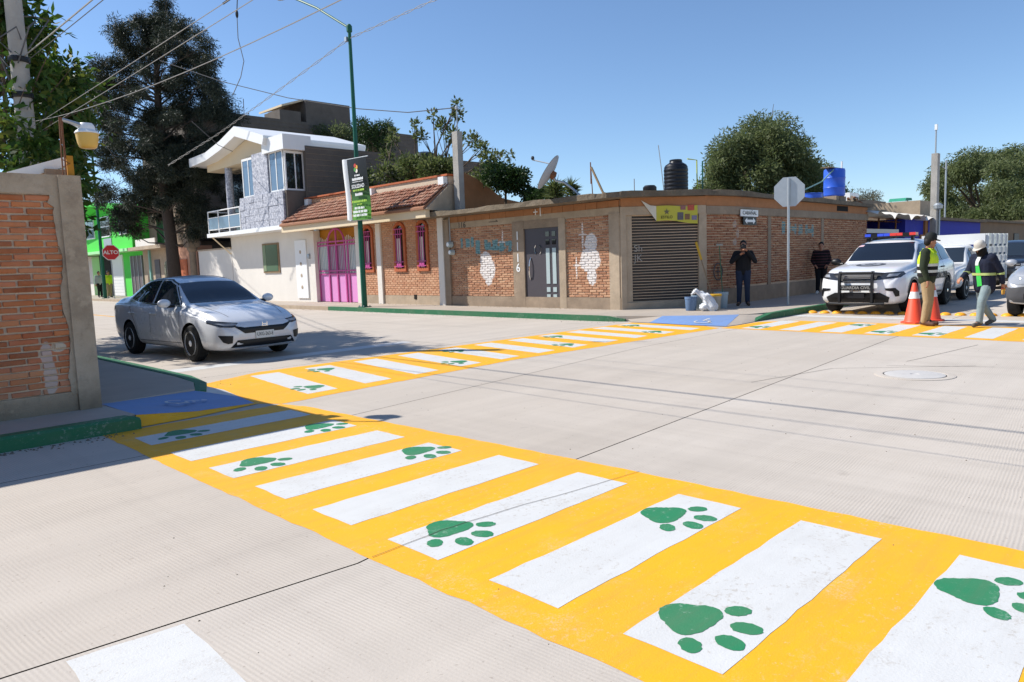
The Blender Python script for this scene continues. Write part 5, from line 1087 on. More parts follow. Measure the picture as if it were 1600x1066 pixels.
tree('round_tree', 'darker rounded tree right of the green lamp pole above the grey side wall', (25, 35.8, 0), tb, 8000, .17, .03, M['lf_ivy'], M['bark'], .2, (25, 35.8, 7.2), seed=16, shell=.4, droop=.2)
ct_ = thing('cistern_lid', 'small black cistern dome on the grey side wall', 'water tank', (24, 29.2, 6.6))
MB().lathe([(.7, 0), (.7, .15), (.6, .3), (.3, .42), (.002, .46)], (23.2, 29.0, 6.6), 20).build('dome', M['blacktank'], ct_, smooth=30); MB().box(22, 28.22, 6.4, 26, 30, 6.6).build('roof_pad', M['concrete'], ct_)
# pepper trees
pt = []
for i in range(60):
    a, b = r_.uniform(0, 2*math.pi), r_.uniform(-.55, 1); q = r_.uniform(.4, 1)**.5; rr = math.sqrt(max(0, 1-b*b*.95))
    pt.append((35.0 + 3.5*q*math.cos(a)*rr, 17.6 + 2.9*q*math.sin(a)*rr, 5.0 + 2.65*b*q, r_.uniform(.65, 1.0)))
pt += [(39.3, 17.2, 5.0, .9), (40.4, 17.2, 5.3, .8), (41.4, 17.2, 5.6, .7), (42.2, 17.2, 6.1, .5), (40.6, 17.3, 6.2, .6), (39.6, 17.0, 4.0, 1.), (38.5, 16.8, 5.4, 1.), (40.5, 17, 4.4, .8), (41.6, 17, 4.6, .7)] + [(r_.uniform(32, 39), r_.uniform(15, 16.6), r_.uniform(3.3, 4.8), r_.uniform(.6, .9)) for i in range(16)] + [(33, 17, 6.5, .7), (36.6, 17, 6.6, .7), (31.5, 18.0, 4.2, .9), (30.8, 18.2, 4.6, .5), (31.4, 17.8, 5.6, .5)]
tree('pepper_tree', 'large rounded pepper tree behind the corner building', (35, 17.8, 0), pt, 85000, .22, .030, M['lf_pep'], M['bark'], .35, (35, 17.6, 3.), droop=.35, up=.3, seed=18, limbs=24, shell=.3)
pt = []
for i in range(62):
    a, b = r_.uniform(0, 2*math.pi), r_.uniform(-.8, 1); q = r_.uniform(.35, 1)**.5; rr = math.sqrt(max(0, 1-b*b*.95))
    pt.append((78 + 9.5*q*math.cos(a)*rr, 17 + 4.2*q*math.sin(a)*rr, 5.6 + 4.6*b*q, r_.uniform(.9, 1.5)))
pt += [(r_.uniform(68, 88), r_.uniform(12.5, 15), r_.uniform(3, 6), r_.uniform(1., 1.5)) for i in range(26)]
tree('pepper_tree', 'broad weeping pepper tree at the right edge beyond the brown house', (79, 17, 0), pt, 100000, .36, .046, M['lf_pep'], M['bark'], .4, (79, 17, 3.), droop=.45, up=.2, seed=19, limbs=24, shell=.3)
for k_, (x, y, h_, lab) in enumerate(((62, 27, 6.6, 'sparse grey mesquite just left of the right concrete post'), (70, 27, 6.8, 'sparse grey mesquite just right of the right concrete post'), (56, 29, 5.6, 'small sparse mesquite behind the white roof cooler'))):
    cl = [(x + r_.uniform(-2.6, 2.6), y + r_.uniform(-2.6, 2.6), h_*.78 + r_.uniform(-1.3, 1.0), r_.uniform(.5, 1.)) for i in range(20)]
    tree('mesquite_tree', lab, (x, y, 0), cl, 7000, .24, .026, M['lf_dry'], plain('mesquite_bark%d' % k_, '#8a8376', .95), .16, (x, y, 2.6), seed=25+k_, limbs=20, shell=.1, up=.2)
for k_, (x, y, h_, lab) in enumerate(((17, 78, 7.5, 'hazy tree down the side street beside the green house'), (6, 84, 7, 'distant tree at the end of the side street'))):
    cl = [(x + r_.uniform(-2.4, 2.4), y + r_.uniform(-2.4, 2.4), h_*.7 + r_.uniform(-2, 1.8), r_.uniform(.7, 1.2)) for i in range(22)]
    tree('street_tree', lab, (x, y, 0), cl, 7000, .3, .04, M['lf_cit'], M['bark'], .2, (x, y, 3), seed=35+k_, shell=.3)
far = [(x, 130 + 25*math.sin(x*.05), 3.2 + 1.6*math.sin(x*.31), 3.2) for x in range(-120, 260, 4)] + [(190 + 10*math.sin(y*.07), y, 3.2 + 1.4*math.sin(y*.3), 3.2) for y in range(-120, 130, 4)]
tl = thing('tree_line', 'distant line of trees closing the view', 'trees', (60, 120, 0)); p, q = clump_points(far, 26000, rng, .3); tag(leaf_mesh('foliage', p, q + rng.normal(size=q.shape)*.5, .9, .16, M['lf_pep'], tl, seed=3), kind='stuff'); tl['kind'] = 'stuff'

# grit and dry leaves gathered along the kerbs and wall feet
n = 1500; q = rng.random(n); gx = np.empty(n); gy = np.empty(n); gz = np.zeros(n)
for i in range(n):
    k_ = i % 5; t = rng.random()
    if k_ == 0: gx[i], gy[i] = -1 + 3.3*t, 7.58 - abs(rng.normal())*.10
    elif k_ == 1: gx[i], gy[i] = 3.9 + abs(rng.normal())*.14, 9.6 + 16*t
    elif k_ == 2: gx[i], gy[i] = 14.03 - abs(rng.normal())*.16, 10.6 + 18*t
    elif k_ == 3: gx[i], gy[i], gz[i] = 15.95 - abs(rng.normal())*.12, 12 + 16*t, S
    else: gx[i], gy[i] = 1 + 12*rng.random(), -1 + 9*rng.random()
sz = np.where(np.arange(n) % 5 == 4, .005, .011)*rng.uniform(.4, 1.5, n); m = MB()
for i in range(n):
    a = rng.uniform(0, 6.28, 4); c = Vector((gx[i], gy[i], gz[i])); s_ = sz[i]
    m.add([c + Vector((s_*math.cos(u), s_*math.sin(u), 0)) for u in (0., 1.7, 3.3, 4.9)] + [c + Vector((s_*.2*math.cos(a[0]), s_*.2*math.sin(a[0]), s_*.8))], [(0, 1, 4), (1, 2, 4), (2, 3, 4), (3, 0, 4)])
tag(m.build('grit', plain('grit', '#6e6254', .95, .4, 30), fixn=False), 'loose grit scattered along the kerbs and over the road', 'grit', kind='stuff')
# ------------------------------------------------------------------ vehicles (local: +x forward, +z up)
def pchip(xs, ys, t):
    xs, ys = np.array(xs, float), np.array(ys, float); h = np.diff(xs); d = np.diff(ys)/h; m = np.zeros(len(xs)); m[0], m[-1] = d[0], d[-1]
    for i in range(1, len(xs)-1):
        if d[i-1]*d[i] > 0: w1, w2 = 2*h[i]+h[i-1], h[i]+2*h[i-1]; m[i] = (w1+w2)/(w1/d[i-1]+w2/d[i])
    i = np.clip(np.searchsorted(xs, t)-1, 0, len(xs)-2); s = (t-xs[i])/h[i]
    return (2*s**3-3*s**2+1)*ys[i] + (s**3-2*s**2+s)*h[i]*m[i] + (-2*s**3+3*s**2)*ys[i+1] + (s**3-s**2)*h[i]*m[i+1]
def car_shell(name, st, root, paint, axles, wr, width, nst=84, arch=.045):
    st = sorted(st); xs = [s[0] for s in st]; T = []
    for a, b in zip(xs[:-1], xs[1:]):
        k = max(2, int((b-a)/(xs[-1]-xs[0])*nst)+1); T += list(np.linspace(a, b, k, endpoint=False))
    T = np.array(T + [xs[-1]]); cols = [pchip(xs, [s[j] for s in st], T) for j in range(1, 6)]
    rows = []; NS = 30
    for x, zb, zbelt, zt, w, wr_ in zip(T, *cols):
        dz = zt - zbelt; zm = zb + (zbelt-zb)*.60
        k = [(0, zb), (.72*w, zb), (.93*w, zb+.06*(zbelt-zb)), (.985*w, zb+.25*(zbelt-zb)), (w, zm), (.985*w, zb+.86*(zbelt-zb)), (.955*w, zbelt), (.90*w, zbelt+.10*dz), (wr_*1.06, zt-.24*dz), (wr_*.93, zt-.085*dz), (wr_*.6, zt-.02*dz), (0, zt)]
        u = np.linspace(0, len(k)-1, NS); ky = np.interp(u, range(len(k)), [p[0] for p in k]); kz = np.interp(u, range(len(k)), [p[1] for p in k])
        for _ in range(1): ky[1:-1] = .25*ky[:-2] + .5*ky[1:-1] + .25*ky[2:]; kz[1:-1] = .25*kz[:-2] + .5*kz[1:-1] + .25*kz[2:]
        ky[0] = ky[-1] = 0
        rows.append([(x, y, z) for y, z in zip(ky, kz)] + [(x, -y, z) for y, z in list(zip(ky, kz))[-2:0:-1]])
    m = MB(); n = len(rows[0])
    m.add([v for r in rows for v in r], [(i*n+j, i*n+(j+1) % n, (i+1)*n+(j+1) % n, (i+1)*n+j) for i in range(len(rows)-1) for j in range(n)] + [tuple(range(n-1, -1, -1)), tuple(range((len(rows)-1)*n, len(rows)*n))])
    o = m.build(name, [paint, M['black']], root, local=True); cut = MB()
    for ax in axles:
        for s in (-1, 1): cut.cyl((ax, s*(width/2-.28), wr), (ax, s*(width/2+.3), wr), wr+arch, n=32)
    c = cut.build('cutter', M['black'], root, local=True); c.data.materials.clear(); c.data.materials.append(M['black'])
    bo = o.modifiers.new('b', 'BOOLEAN'); bo.object = c; bo.operation = 'DIFFERENCE'; bo.solver = 'EXACT'; bo.material_mode = 'TRANSFER'
    bpy.context.view_layer.update(); bake(o); bpy.data.objects.remove(c); smooth_by_angle(o.data, 38)
    return o
def bvh(o):
    bm = bmesh.new(); bm.from_mesh(o.data); t = BVHTree.FromBMesh(bm); bm.free(); return t
def patch(tree_, pts, ax, name, mat, parent, off=.004, side=1, cuts=5, thick=0.):
    """lay the outline pts over the shell: ax 'x' reads (y,z) from the front or back, 'y' reads (x,z) from a side, 'z' reads (x,y) from above"""
    bm = bmesh.new(); vs = [bm.verts.new((p[0], p[1], 0)) for p in pts]; f = bm.faces.new(vs)
    bmesh.ops.triangulate(bm, faces=[f]); bmesh.ops.subdivide_edges(bm, edges=bm.edges[:], cuts=cuts, use_grid_fill=True)
    bad = []
    for v in bm.verts:
        a, b = v.co.x, v.co.y
        if ax == 'x': org, d = Vector((6*side, a, b)), Vector((-side, 0, 0))
        elif ax == 'y': org, d = Vector((a, 4*side, b)), Vector((0, -side, 0))
        else: org, d = Vector((a, b, 6)), Vector((0, 0, -1))
        h = tree_.ray_cast(org, d)
        if h[0] is None: bad.append(v); v.co = org + d*1.0; continue
        nn = h[1] if h[1].dot(d) < 0 else -h[1]; v.co = h[0] + nn*off - d*off*.3
    if bad: bmesh.ops.delete(bm, geom=bad, context='VERTS')
    me = bpy.data.meshes.new(name); bmesh.ops.recalc_face_normals(bm, faces=bm.faces); bm.to_mesh(me); bm.free()
    out = {'x': Vector((side, 0, 0)), 'y': Vector((0, side, 0)), 'z': Vector((0, 0, 1))}[ax]
    s = sum((p.normal.dot(out) for p in me.polygons))
    if s < 0: me.flip_normals()
    me.materials.append(mat); me.polygons.foreach_set('use_smooth', [True]*len(me.polygons))
    o = bpy.data.objects.new(name, me); COL.objects.link(o); o.parent = parent; return o
def line_patch(t, path, w, ax, name, mat, parent, side=1, off=.0025):
    L, R2 = [], []
    for i, p in enumerate(path):
        d = Vector(path[min(i+1, len(path)-1)]) - Vector(path[max(i-1, 0)]); n = Vector((-d.y, d.x)).normalized()*w/2; L.append((p[0]+n.x, p[1]+n.y)); R2.append((p[0]-n.x, p[1]-n.y))
    return patch(t, L + R2[::-1], ax, name, mat, parent, off, side, 3)
def wheel(root, x, y, r, w, rimc, spokes=10, hub=None, style='alloy'):
    s = 1 if y > 0 else -1; o = bpy.data.objects.new('wheel', None); COL.objects.link(o); o.parent = root; o.location = (x, y, r)
    pr = [(r*.66, -w/2), (r*.9, -w/2), (r*.985, -w*.36), (r, -w*.2), (r, w*.2), (r*.985, w*.36), (r*.9, w/2), (r*.66, w/2)]
    MB().lathe([(a, b) for a, b in pr], (0, 0, 0), 32, 'y').build('tyre', M['rubber'], o, smooth=30, local=True)
    m = MB(); m.lathe([(r*.665, -w*.5*1.0), (r*.665, w*.505), (r*.62, w*.50), (r*.60, w*.2), (r*.10, w*.16), (.002, w*.16)] if s > 0 else [(r*.665, w*.5), (r*.665, -w*.505), (r*.62, -w*.50), (r*.60, -w*.2), (r*.10, -w*.16), (.002, -w*.16)], (0, 0, 0), 28, 'y')
    m.build('rim', M['blackmetal'] if style == 'alloy' else rimc, o, smooth=30, local=True)
    if style == 'alloy':
        m = MB()
        for i in range(spokes):
            for dt in (-.10, .10):
                t = 2*math.pi*i/spokes + dt; c, q = math.cos(t), math.sin(t)
                m.obox((c*r*.36, s*w*.40, q*r*.36), (c*r*.27, 0, q*r*.27), (-q*.012, 0, c*.012), (0, .012, 0))
        m.lathe([(r*.665, -.01), (r*.665, .012), (r*.61, .012), (r*.61, -.01)], (0, s*w*.48, 0), 28, 'y', caps=False)
        m.build('spokes', rimc, o, local=True)
    MB().lathe([(r*.17, -.0), (r*.16, s*.03), (r*.05, s*.045), (.002, s*.045)], (0, s*w*.36, 0), 16, 'y').build('hub_cap', hub or rimc, o, smooth=40, local=True)
    return o
def mirror(root, x, y, z, paint, sc=1.):
    s = 1 if y > 0 else -1; o = MB().ell((x, y + s*.11*sc, z), (.065*sc, .115*sc, .075*sc), 16, 10).build('side_mirror', paint, root, smooth=True, local=True)
    MB().tube([(x + .02, y - s*.06, z - .05), (x, y + s*.06, z - .05)], .03*sc, 8).build('mirror_arm', M['black'], o, local=True)
    MB().ell((x - .035*sc, y + s*.11*sc, z), (.035*sc, .098*sc, .06*sc), 14, 8).build('mirror_glass', M['glass'], o, smooth=True, local=True)
def mirrored(pts): return [(-a, b) for a, b in pts][::-1]
def place(o, x, y, rz): o.location = (x, y, 0); o.rotation_euler = (0, 0, rz)
M['seam'] = plain('panel_gap', '#202022', .8); M['lampglass'] = glossy('headlamp_glass', (.30, .32, .35), .06, .8); M['lampdark'] = glossy('headlamp_dark', (.03, .032, .036), .06, .8)
M['redlamp'] = glossy('tail_lamp_red', (.35, .01, .01), .15, .6); M['alloy'] = glossy('wheel_alloy', (.55, .55, .56), .3, .5, .7)
M['plate'] = plain('number_plate_white', '#d8d8d2', .5, .03)
M['chromespoke'] = glossy('machined_alloy', (.88, .88, .88), .4, .5, .1)
# ---- sedan
sed = thing('sedan_car', 'pearl silver sedan stopped on the left street behind the stop line', 'car')
M['silver'] = carpaint('pearl_silver_paint', (.70, .71, .73), .05, .22)
SED = [(2.275, .30, .47, .55, .52, .42), (2.21, .23, .56, .65, .66, .54), (2.06, .19, .65, .74, .785, .63), (1.75, .18, .735, .845, .85, .68), (1.35, .18, .80, .92, .872, .70), (1.0, .18, .865, .975, .875, .70), (.55, .18, .89, 1.245, .875, .62), (.20, .18, .90, 1.405, .875, .58), (-.25, .18, .915, 1.467, .875, .565), (-.75, .18, .93, 1.455, .875, .565), (-1.2, .19, .95, 1.355, .872, .57), (-1.66, .20, .97, 1.13, .862, .62), (-1.95, .22, .975, 1.075, .845, .66), (-2.15, .27, .945, 1.035, .80, .64), (-2.27, .33, .84, .94, .73, .58), (-2.31, .42, .72, .80, .64, .5)]
body = car_shell('body', SED, sed, M['silver'], (1.33, -1.27), .315, 1.75); T = bvh(body)
ws = [(-.64, .985), (.64, .985), (.60, 1.17), (.53, 1.325), (.2, 1.345), (-.2, 1.345), (-.53, 1.325), (-.60, 1.17)]
M['carglass'] = glossy('tinted_car_glass', (.02, .028, .038), .03, .8)
patch(T, ws, 'x', 'windshield', M['carglass'], sed, .006, 1, 14)
patch(T, [(-.56, 1.12), (.56, 1.12), (.46, 1.36), (-.46, 1.36)], 'x', 'rear_window', M['carglass'], sed, .004, -1, 6)
for s in (1, -1):
    win = patch(T, [(.80, .955), (.62, .96), (-.22, .985), (-.25, 1.385), (.02, 1.375), (.30, 1.30)], 'y', 'side_window', M['carglass'], sed, .005, s)
    patch(T, [(-.30, .985), (-1.00, 1.01), (-1.32, 1.06), (-1.22, 1.16), (-.98, 1.30), (-.72, 1.375), (-.31, 1.388)], 'y', 'side_window', M['carglass'], sed, .005, s)
    line_patch(T, [(.86, .955), (.30, 1.325), (.0, 1.40), (-.35, 1.412), (-.75, 1.398), (-1.05, 1.30), (-1.38, 1.06)], .014, 'y', 'window_trim', M['black'], sed, s)
    line_patch(T, [(.86, .938), (-.3, .968), (-1.36, 1.02)], .016, 'y', 'belt_trim', M['chrome'], sed, s)
    line_patch(T, [(.93, .36), (.95, .75), (.86, .94)], .009, 'y', 'door_seam', M['seam'], sed, s)
    line_patch(T, [(-.27, .30), (-.27, .96)], .009, 'y', 'door_seam', M['seam'], sed, s)
    line_patch(T, [(-1.30, 1.02), (-1.12, .80), (-.92, .55), (-.85, .32)], .009, 'y', 'door_seam', M['seam'], sed, s)
    line_patch(T, [(.93, .31), (-.84, .30)], .009, 'y', 'sill_seam', M['seam'], sed, s)
    line_patch(T, [(1.6, .755), (.9, .80), (-.3, .82), (-1.7, .85)], .007, 'y', 'character_line', M['chrome'] if 0 else M['silver'], sed, s, .006)
    for hx in (-.12, -1.08): MB().tube([(hx+.1, s*.868, .80), (hx+.05, s*.895, .805), (hx-.05, s*.895, .808), (hx-.1, s*.865, .805)], .014, 6).build('door_handle', M['silver'], sed, smooth=True, local=True)
    # front end
    hl = [(s*.40, .605), (s*.56, .585), (s*.72, .60), (s*.815, .665), (s*.80, .715), (s*.60, .675), (s*.42, .652)]
    patch(T, hl if s > 0 else hl[::-1], 'x', 'headlight', M['lampdark'], sed, .005, 1)
    hl2 = [(s*.46, .618), (s*.66, .615), (s*.76, .655), (s*.60, .655), (s*.46, .64)]
    patch(T, hl2 if s > 0 else hl2[::-1], 'x', 'headlight_lens', M['lampglass'], sed, .009, 1)
    fg = [(s*.56, .45), (s*.755, .465), (s*.70, .35), (s*.64, .32), (s*.575, .33)]
    patch(T, fg if s > 0 else fg[::-1], 'x', 'fog_lamp_recess', M['black'], sed, .005, 1)
    tl = [(s*.52, .90), (s*.72, .93), (s*.70, .80), (s*.54, .82)]
    patch(T, tl if s > 0 else tl[::-1], 'x', 'tail_light', M['redlamp'], sed, .006, -1)
    sl_ = [(-2.0, .93), (-2.18, .90), (-2.2, .80), (-2.0, .86)]
    patch(T, sl_, 'y', 'tail_light', M['redlamp'], sed, .005, s)
    mirror(sed, .70, s*.885, 1.0, M['silver'])
    for ax in (1.33, -1.27): wheel(sed, ax, s*.775, .315, .195, M['chromespoke'], 7)
patch(T, [(-.36, .475), (.36, .475), (.53, .60), (.36, .58), (-.36, .58), (-.53, .60)], 'x', 'grille', M['black'], sed, .006, 1)
gb = patch(T, [(-.50, .605), (-.36, .57), (.36, .57), (.50, .605), (.44, .65), (-.44, .65)], 'x', 'chrome_bar', glossy('satin_chrome', (.85, .85, .84), .32, .5, .55), sed, .012, 1)
hm = MB(); hm.box(2.29, -.055, .575, 2.305, .055, .585).box(2.29, -.05, .585, 2.305, -.035, .645).box(2.29, .035, .585, 2.305, .05, .645).box(2.29, -.035, .605, 2.305, .035, .618).build('badge', M['chrome'], gb, local=True)
patch(T, [(-.60, .25), (.60, .25), (.50, .37), (-.50, .37)], 'x', 'lower_grille', M['black'], sed, .006, 1)
line_patch(T, [(-.54, .255), (0, .245), (.54, .255)], .018, 'x', 'bumper_trim', M['chrome'], sed, 1, .012)
pt_ = MB().box(2.285, -.17, .375, 2.298, .17, .50).build('number_plate', M['plate'], sed, local=True)
text('plate_text', 'UXG-263-E', .085, (2.3, 0, .44), (0, 1, 0), (0, 0, 1), M['black'], pt_, local=True, sx=.75)
line_patch(T, [(1.02, -.60), (1.6, -.58), (2.02, -.50)], .008, 'z', 'hood_seam', M['seam'], sed); line_patch(T, [(1.02, .60), (1.6, .58), (2.02, .50)], .008, 'z', 'hood_seam', M['seam'], sed)
MB().tube([(.93, -.5, .985), (.86, .1, 1.02)], .008, 5).build('wiper', M['black'], sed, local=True)
sed_dir = math.atan2(-1, .075); place(sed, 5.66, 14.0, sed_dir); sed.scale = (.945, 1, 1)
# ---- police SUV
def suv(root, paint, S_, axles, wr, width, win_dark, side_wins, ws_, rear):
    b = car_shell('body', S_, root, paint, axles, wr, width); t = bvh(b)
    patch(t, ws_, 'x', 'windshield', win_dark, root, .007, 1, 14); patch(t, rear, 'x', 'rear_window', win_dark, root, .005, -1, 6)
    for s in (1, -1):
        for w in side_wins: patch(t, w, 'y', 'side_window', win_dark, root, .007, s, 9)
    return b, t
pol = thing('police_suv', 'white police patrol SUV with black push bar and red and blue light bar', 'police car')
M['polwhite'] = carpaint('police_white_paint', (.80, .80, .80), 0., .3)
DUR = [(2.56, .42, .70, .80, .70, .56), (2.50, .30, .78, .93, .80, .64), (2.34, .24, .88, 1.02, .89, .70), (2.0, .23, .96, 1.10, .945, .74), (1.5, .23, 1.02, 1.16, .96, .76), (1.12, .23, 1.06, 1.20, .96, .77), (.70, .23, 1.09, 1.50, .96, .72), (.38, .23, 1.10, 1.70, .96, .69), (-.2, .23, 1.11, 1.775, .96, .675), (-1.0, .23, 1.13, 1.765, .96, .67), (-1.8, .24, 1.15, 1.69, .95, .66), (-2.2, .26, 1.14, 1.55, .93, .66), (-2.42, .32, 1.08, 1.28, .90, .66), (-2.53, .42, .90, 1.02, .84, .62)]
pw_ = [[(.98, 1.145), (.0, 1.16), (-.02, 1.63), (.34, 1.60), (.60, 1.46)], [(-.09, 1.16), (-1.02, 1.18), (-1.0, 1.62), (-.08, 1.635)], [(-1.10, 1.185), (-1.98, 1.22), (-1.88, 1.50), (-1.6, 1.575), (-1.08, 1.615)]]
M['tint'] = glossy('limo_tint', (.010, .014, .022), .03, .8)
pbody, PT = suv(pol, M['polwhite'], DUR, (1.60, -1.44), .375, 1.92, M['tint'], pw_, [(-.74, 1.235), (.74, 1.235), (.70, 1.45), (.61, 1.66), (-.61, 1.66), (-.70, 1.45)], [(-.64, 1.26), (.64, 1.26), (.58, 1.58), (-.58, 1.58)])
for s in (1, -1):
    h = [(s*.33, .93), (s*.36, .80), (s*.62, .83), (s*.86, .86), (s*.90, .93), (s*.84, .985), (s*.60, .975)]
    patch(PT, h if s > 0 else h[::-1], 'x', 'headlight', M['lampdark'], pol, .006, 1)
    h = [(s*.62, .88), (s*.80, .89), (s*.83, .95), (s*.66, .94)]
    patch(PT, h if s > 0 else h[::-1], 'x', 'headlight_lens', M['lampglass'], pol, .010, 1)
    h = [(s*.60, .62), (s*.80, .63), (s*.86, .55), (s*.86, .44), (s*.80, .43), (s*.76, .55), (s*.62, .575)]
    patch(PT, h if s > 0 else h[::-1], 'x', 'bumper_vent', M['black'], pol, .006, 1)
    line_patch(PT, [(1.10, .45), (1.12, .9), (1.02, 1.13)], .010, 'y', 'door_seam', M['seam'], pol, s); line_patch(PT, [(-.05, .40), (-.05, 1.14)], .010, 'y', 'door_seam', M['seam'], pol, s)
    line_patch(PT, [(-1.06, 1.16), (-1.0, .9), (-.95, .45)], .010, 'y', 'door_seam', M['seam'], pol, s); line_patch(PT, [(1.1, .42), (-.95, .40)], .05, 'y', 'sill_trim', M['black'], pol, s)
    for hx in (.12, -.88): MB().tube([(hx+.12, s*.95, 1.02), (hx+.05, s*.985, 1.025), (hx-.05, s*.985, 1.025), (hx-.12, s*.95, 1.02)], .017, 6).build('door_handle', M['black'], pol, smooth=True, local=True)
    mirror(pol, .86, s*.96, 1.22, M['black'], 1.15)
    for ax in (1.60, -1.44): wheel(pol, ax, s*.835, .375, .25, M['blackmetal'], hub=M['chrome'], style='steel')
    for ax in (1.60, -1.44):
        arcp = [(ax + .455*math.cos(a), .375 + .455*math.sin(a)) for a in np.linspace(.25, math.pi-.25, 14)]
        line_patch(PT, arcp, .045, 'y', 'wheel_arch_trim', M['black'], pol, s, .008)
    text('fleet_number', '2362', .20, (1.30, s*.968, 1.0), (-s, 0, 0), (0, 0, 1), M['black'], pol, local=True, extr=.004, bold=.004)
    text('door_lettering', 'GUARDIA CIVIL', .22, (-.55, s*.972, .80), (-s, 0, 0), (0, 0, 1), M['black'], pol, local=True, extr=.004, bold=.004)
    tl = [(s*.60, 1.15), (s*.84, 1.16), (s*.84, 1.02), (s*.60, 1.04)]; patch(PT, tl if s > 0 else tl[::-1], 'x', 'tail_light', M['redlamp'], pol, .006, -1)
patch(PT, [(-.60, .965), (-.36, .80), (.36, .80), (.60, .965), (.3, .985), (-.3, .985)], 'x', 'grille', M['black'], pol, .008, 1)
patch(PT, [(-.66, .30), (.66, .30), (.70, .42), (.50, .52), (-.50, .52), (-.70, .42)], 'x', 'lower_grille', M['black'], pol, .008, 1)
gm = MB()
for z in (.84, .88, .92): gm.box(2.575, -.34, z, 2.583, .34, z+.012)
gm.build('grille_bars', M['alloy'], pol, local=True)
pbm = MB()
for s in (-1, 1): pbm.prism([(2.60, s*.36-.025, .30), (2.70, s*.36-.025, .30), (2.72, s*.36-.025, .85), (2.66, s*.36-.025, 1.02), (2.58, s*.36-.025, 1.02), (2.63, s*.36-.025, .8)], (0, .05, 0))
pbm.tube([(2.67, -.36, .985), (2.67, .36, .985)], .025, 8).tube([(2.67, -.36, .78), (2.67, .36, .78)], .02, 8).tube([(2.66, -.62, .28), (2.69, 0, .26), (2.66, .62, .28)], .03, 8)
pbm.box(2.66, -.34, .58, 2.685, .34, .70); pbo = pbm.build('push_bar', M['black'], pol, smooth=30, local=True)
text('lettering', 'GUARDIA CIVIL', .095, (2.69, 0, .64), (0, 1, 0), (0, 0, 1), plain('faded_lettering', '#8d8b86', .5), pbo, local=True, bold=.002)
for s in (-1, 1): MB().box(2.66, s*.22-.09, .535, 2.69, s*.22+.09, .575).build('strobe_lamp', M['plate'], pbo, local=True)
MB().box(2.62, -.18, .40, 2.64, .18, .53).build('number_plate', M['black'], pol, local=True)
lb = MB().box(-.02, -.60, 1.80, .24, .60, 1.835).build('light_bar', M['black'], pol, local=True)
M['redlit'] = glossy('red_beacon', lin('#e0443c'), .2, .6); M['bluelit'] = glossy('blue_beacon', lin('#3b56d6'), .2, .6)
for i in range(8):
    y0 = -.60 + .15*i; mt = [M['bluelit'], M['black'], M['bluelit'], M['bluelit'], M['redlit'], M['redlit'], M['black'], M['redlit']][i]
    MB().box(-.01, y0+.004, 1.836, .23, y0+.146, 1.905).build('beacon', mt, lb, local=True)
for s in (-1, 1): MB().box(.05, s*.5-.03, 1.70, .15, s*.5+.03, 1.80).build('light_bar_foot', M['black'], lb, local=True)
sd_m = plain('shield_print', '#4a4e56', .5, .35, 30)
patch(PT, [(1.62 + .30*math.cos(t), .33*math.sin(t)) for t in np.linspace(0, 2*math.pi, 25)[:-1]], 'z', 'hood_emblem', sd_m, pol, .004)
patch(PT, [(1.62 + .20*math.cos(t), .23*math.sin(t)) for t in np.linspace(0, 2*math.pi, 21)[:-1]], 'z', 'hood_emblem_center', plain('emblem_grey', '#9a9da2', .5, .3, 40), pol, .007)
patch(PT, [(1.62 + .13*math.cos(t)*(1 if i % 2 else .5), .15*math.sin(t)*(1 if i % 2 else .5)) for i, t in enumerate(np.linspace(0, 2*math.pi, 13)[:-1])], 'z', 'hood_emblem_star', sd_m, pol, .010, cuts=2)
patch(PT, [(-.66, 1.575), (-.52, 1.585), (-.5, 1.625), (-.6, 1.62)], 'x', 'windshield_sticker', plain('sticker', '#c9a9b0', .5), pol, .009, 1, 2)
place(pol, 20.35, 6.55, math.pi + .03)
# ---- stake-bed pickup
pk = thing('stake_pickup', 'white pickup truck with white stake rack parked behind the police vehicle', 'pickup truck')
M['pkwhite'] = carpaint('pickup_white_paint', (.72, .72, .70), 0., .4)
PK = [(2.55, .42, .68, .78, .72, .6), (2.48, .34, .78, .88, .80, .64), (2.2, .32, .86, .96, .83, .66), (1.5, .32, .92, 1.02, .84, .66), (1.25, .32, .94, 1.04, .84, .66), (.85, .32, .95, 1.42, .84, .60), (.62, .32, .95, 1.56, .84, .58), (.2, .32, .95, 1.60, .84, .58), (-.12, .32, .95, 1.57, .84, .58), (-.2, .34, .94, 1.50, .82, .57)]
kb, KT = suv(pk, M['pkwhite'], PK, (1.66,), .34, 1.68, M['carglass'], [[(.92, .99), (.1, 1.0), (.1, 1.46), (.55, 1.46), (.80, 1.32)]], [(-.62, 1.06), (.62, 1.06), (.53, 1.48), (-.53, 1.48)], [(-.5, 1.1), (.5, 1.1), (.48, 1.45), (-.48, 1.45)])
for s in (1, -1):
    h = [(s*.50, .62), (s*.70, .63), (s*.70, .74), (s*.50, .75)]; patch(KT, h if s > 0 else h[::-1], 'x', 'headlight', M['lampglass'], pk, .006, 1); mirror(pk, 1.0, s*.84, 1.06, M['black'])
    for ax in (1.66, -1.4): wheel(pk, ax, s*.74, .34, .2, M['steel'], style='steel')
    line_patch(KT, [(1.05, .45), (1.05, .95)], .01, 'y', 'door_seam', M['seam'], pk, s)
patch(KT, [(-.46, .62), (.46, .62), (.46, .75), (-.46, .75)], 'x', 'grille', M['black'], pk, .006, 1)
MB().box(2.52, -.8, .42, 2.62, .8, .56).build('bumper', M['steel'], pk, local=True)
MB().box(-.3, -.86, .62, -2.75, .86, .70).build('bed_floor', M['pkwhite'], pk, local=True); MB().box(-.2, -.5, .38, -2.6, .5, .55).build('chassis', M['black'], pk, local=True)
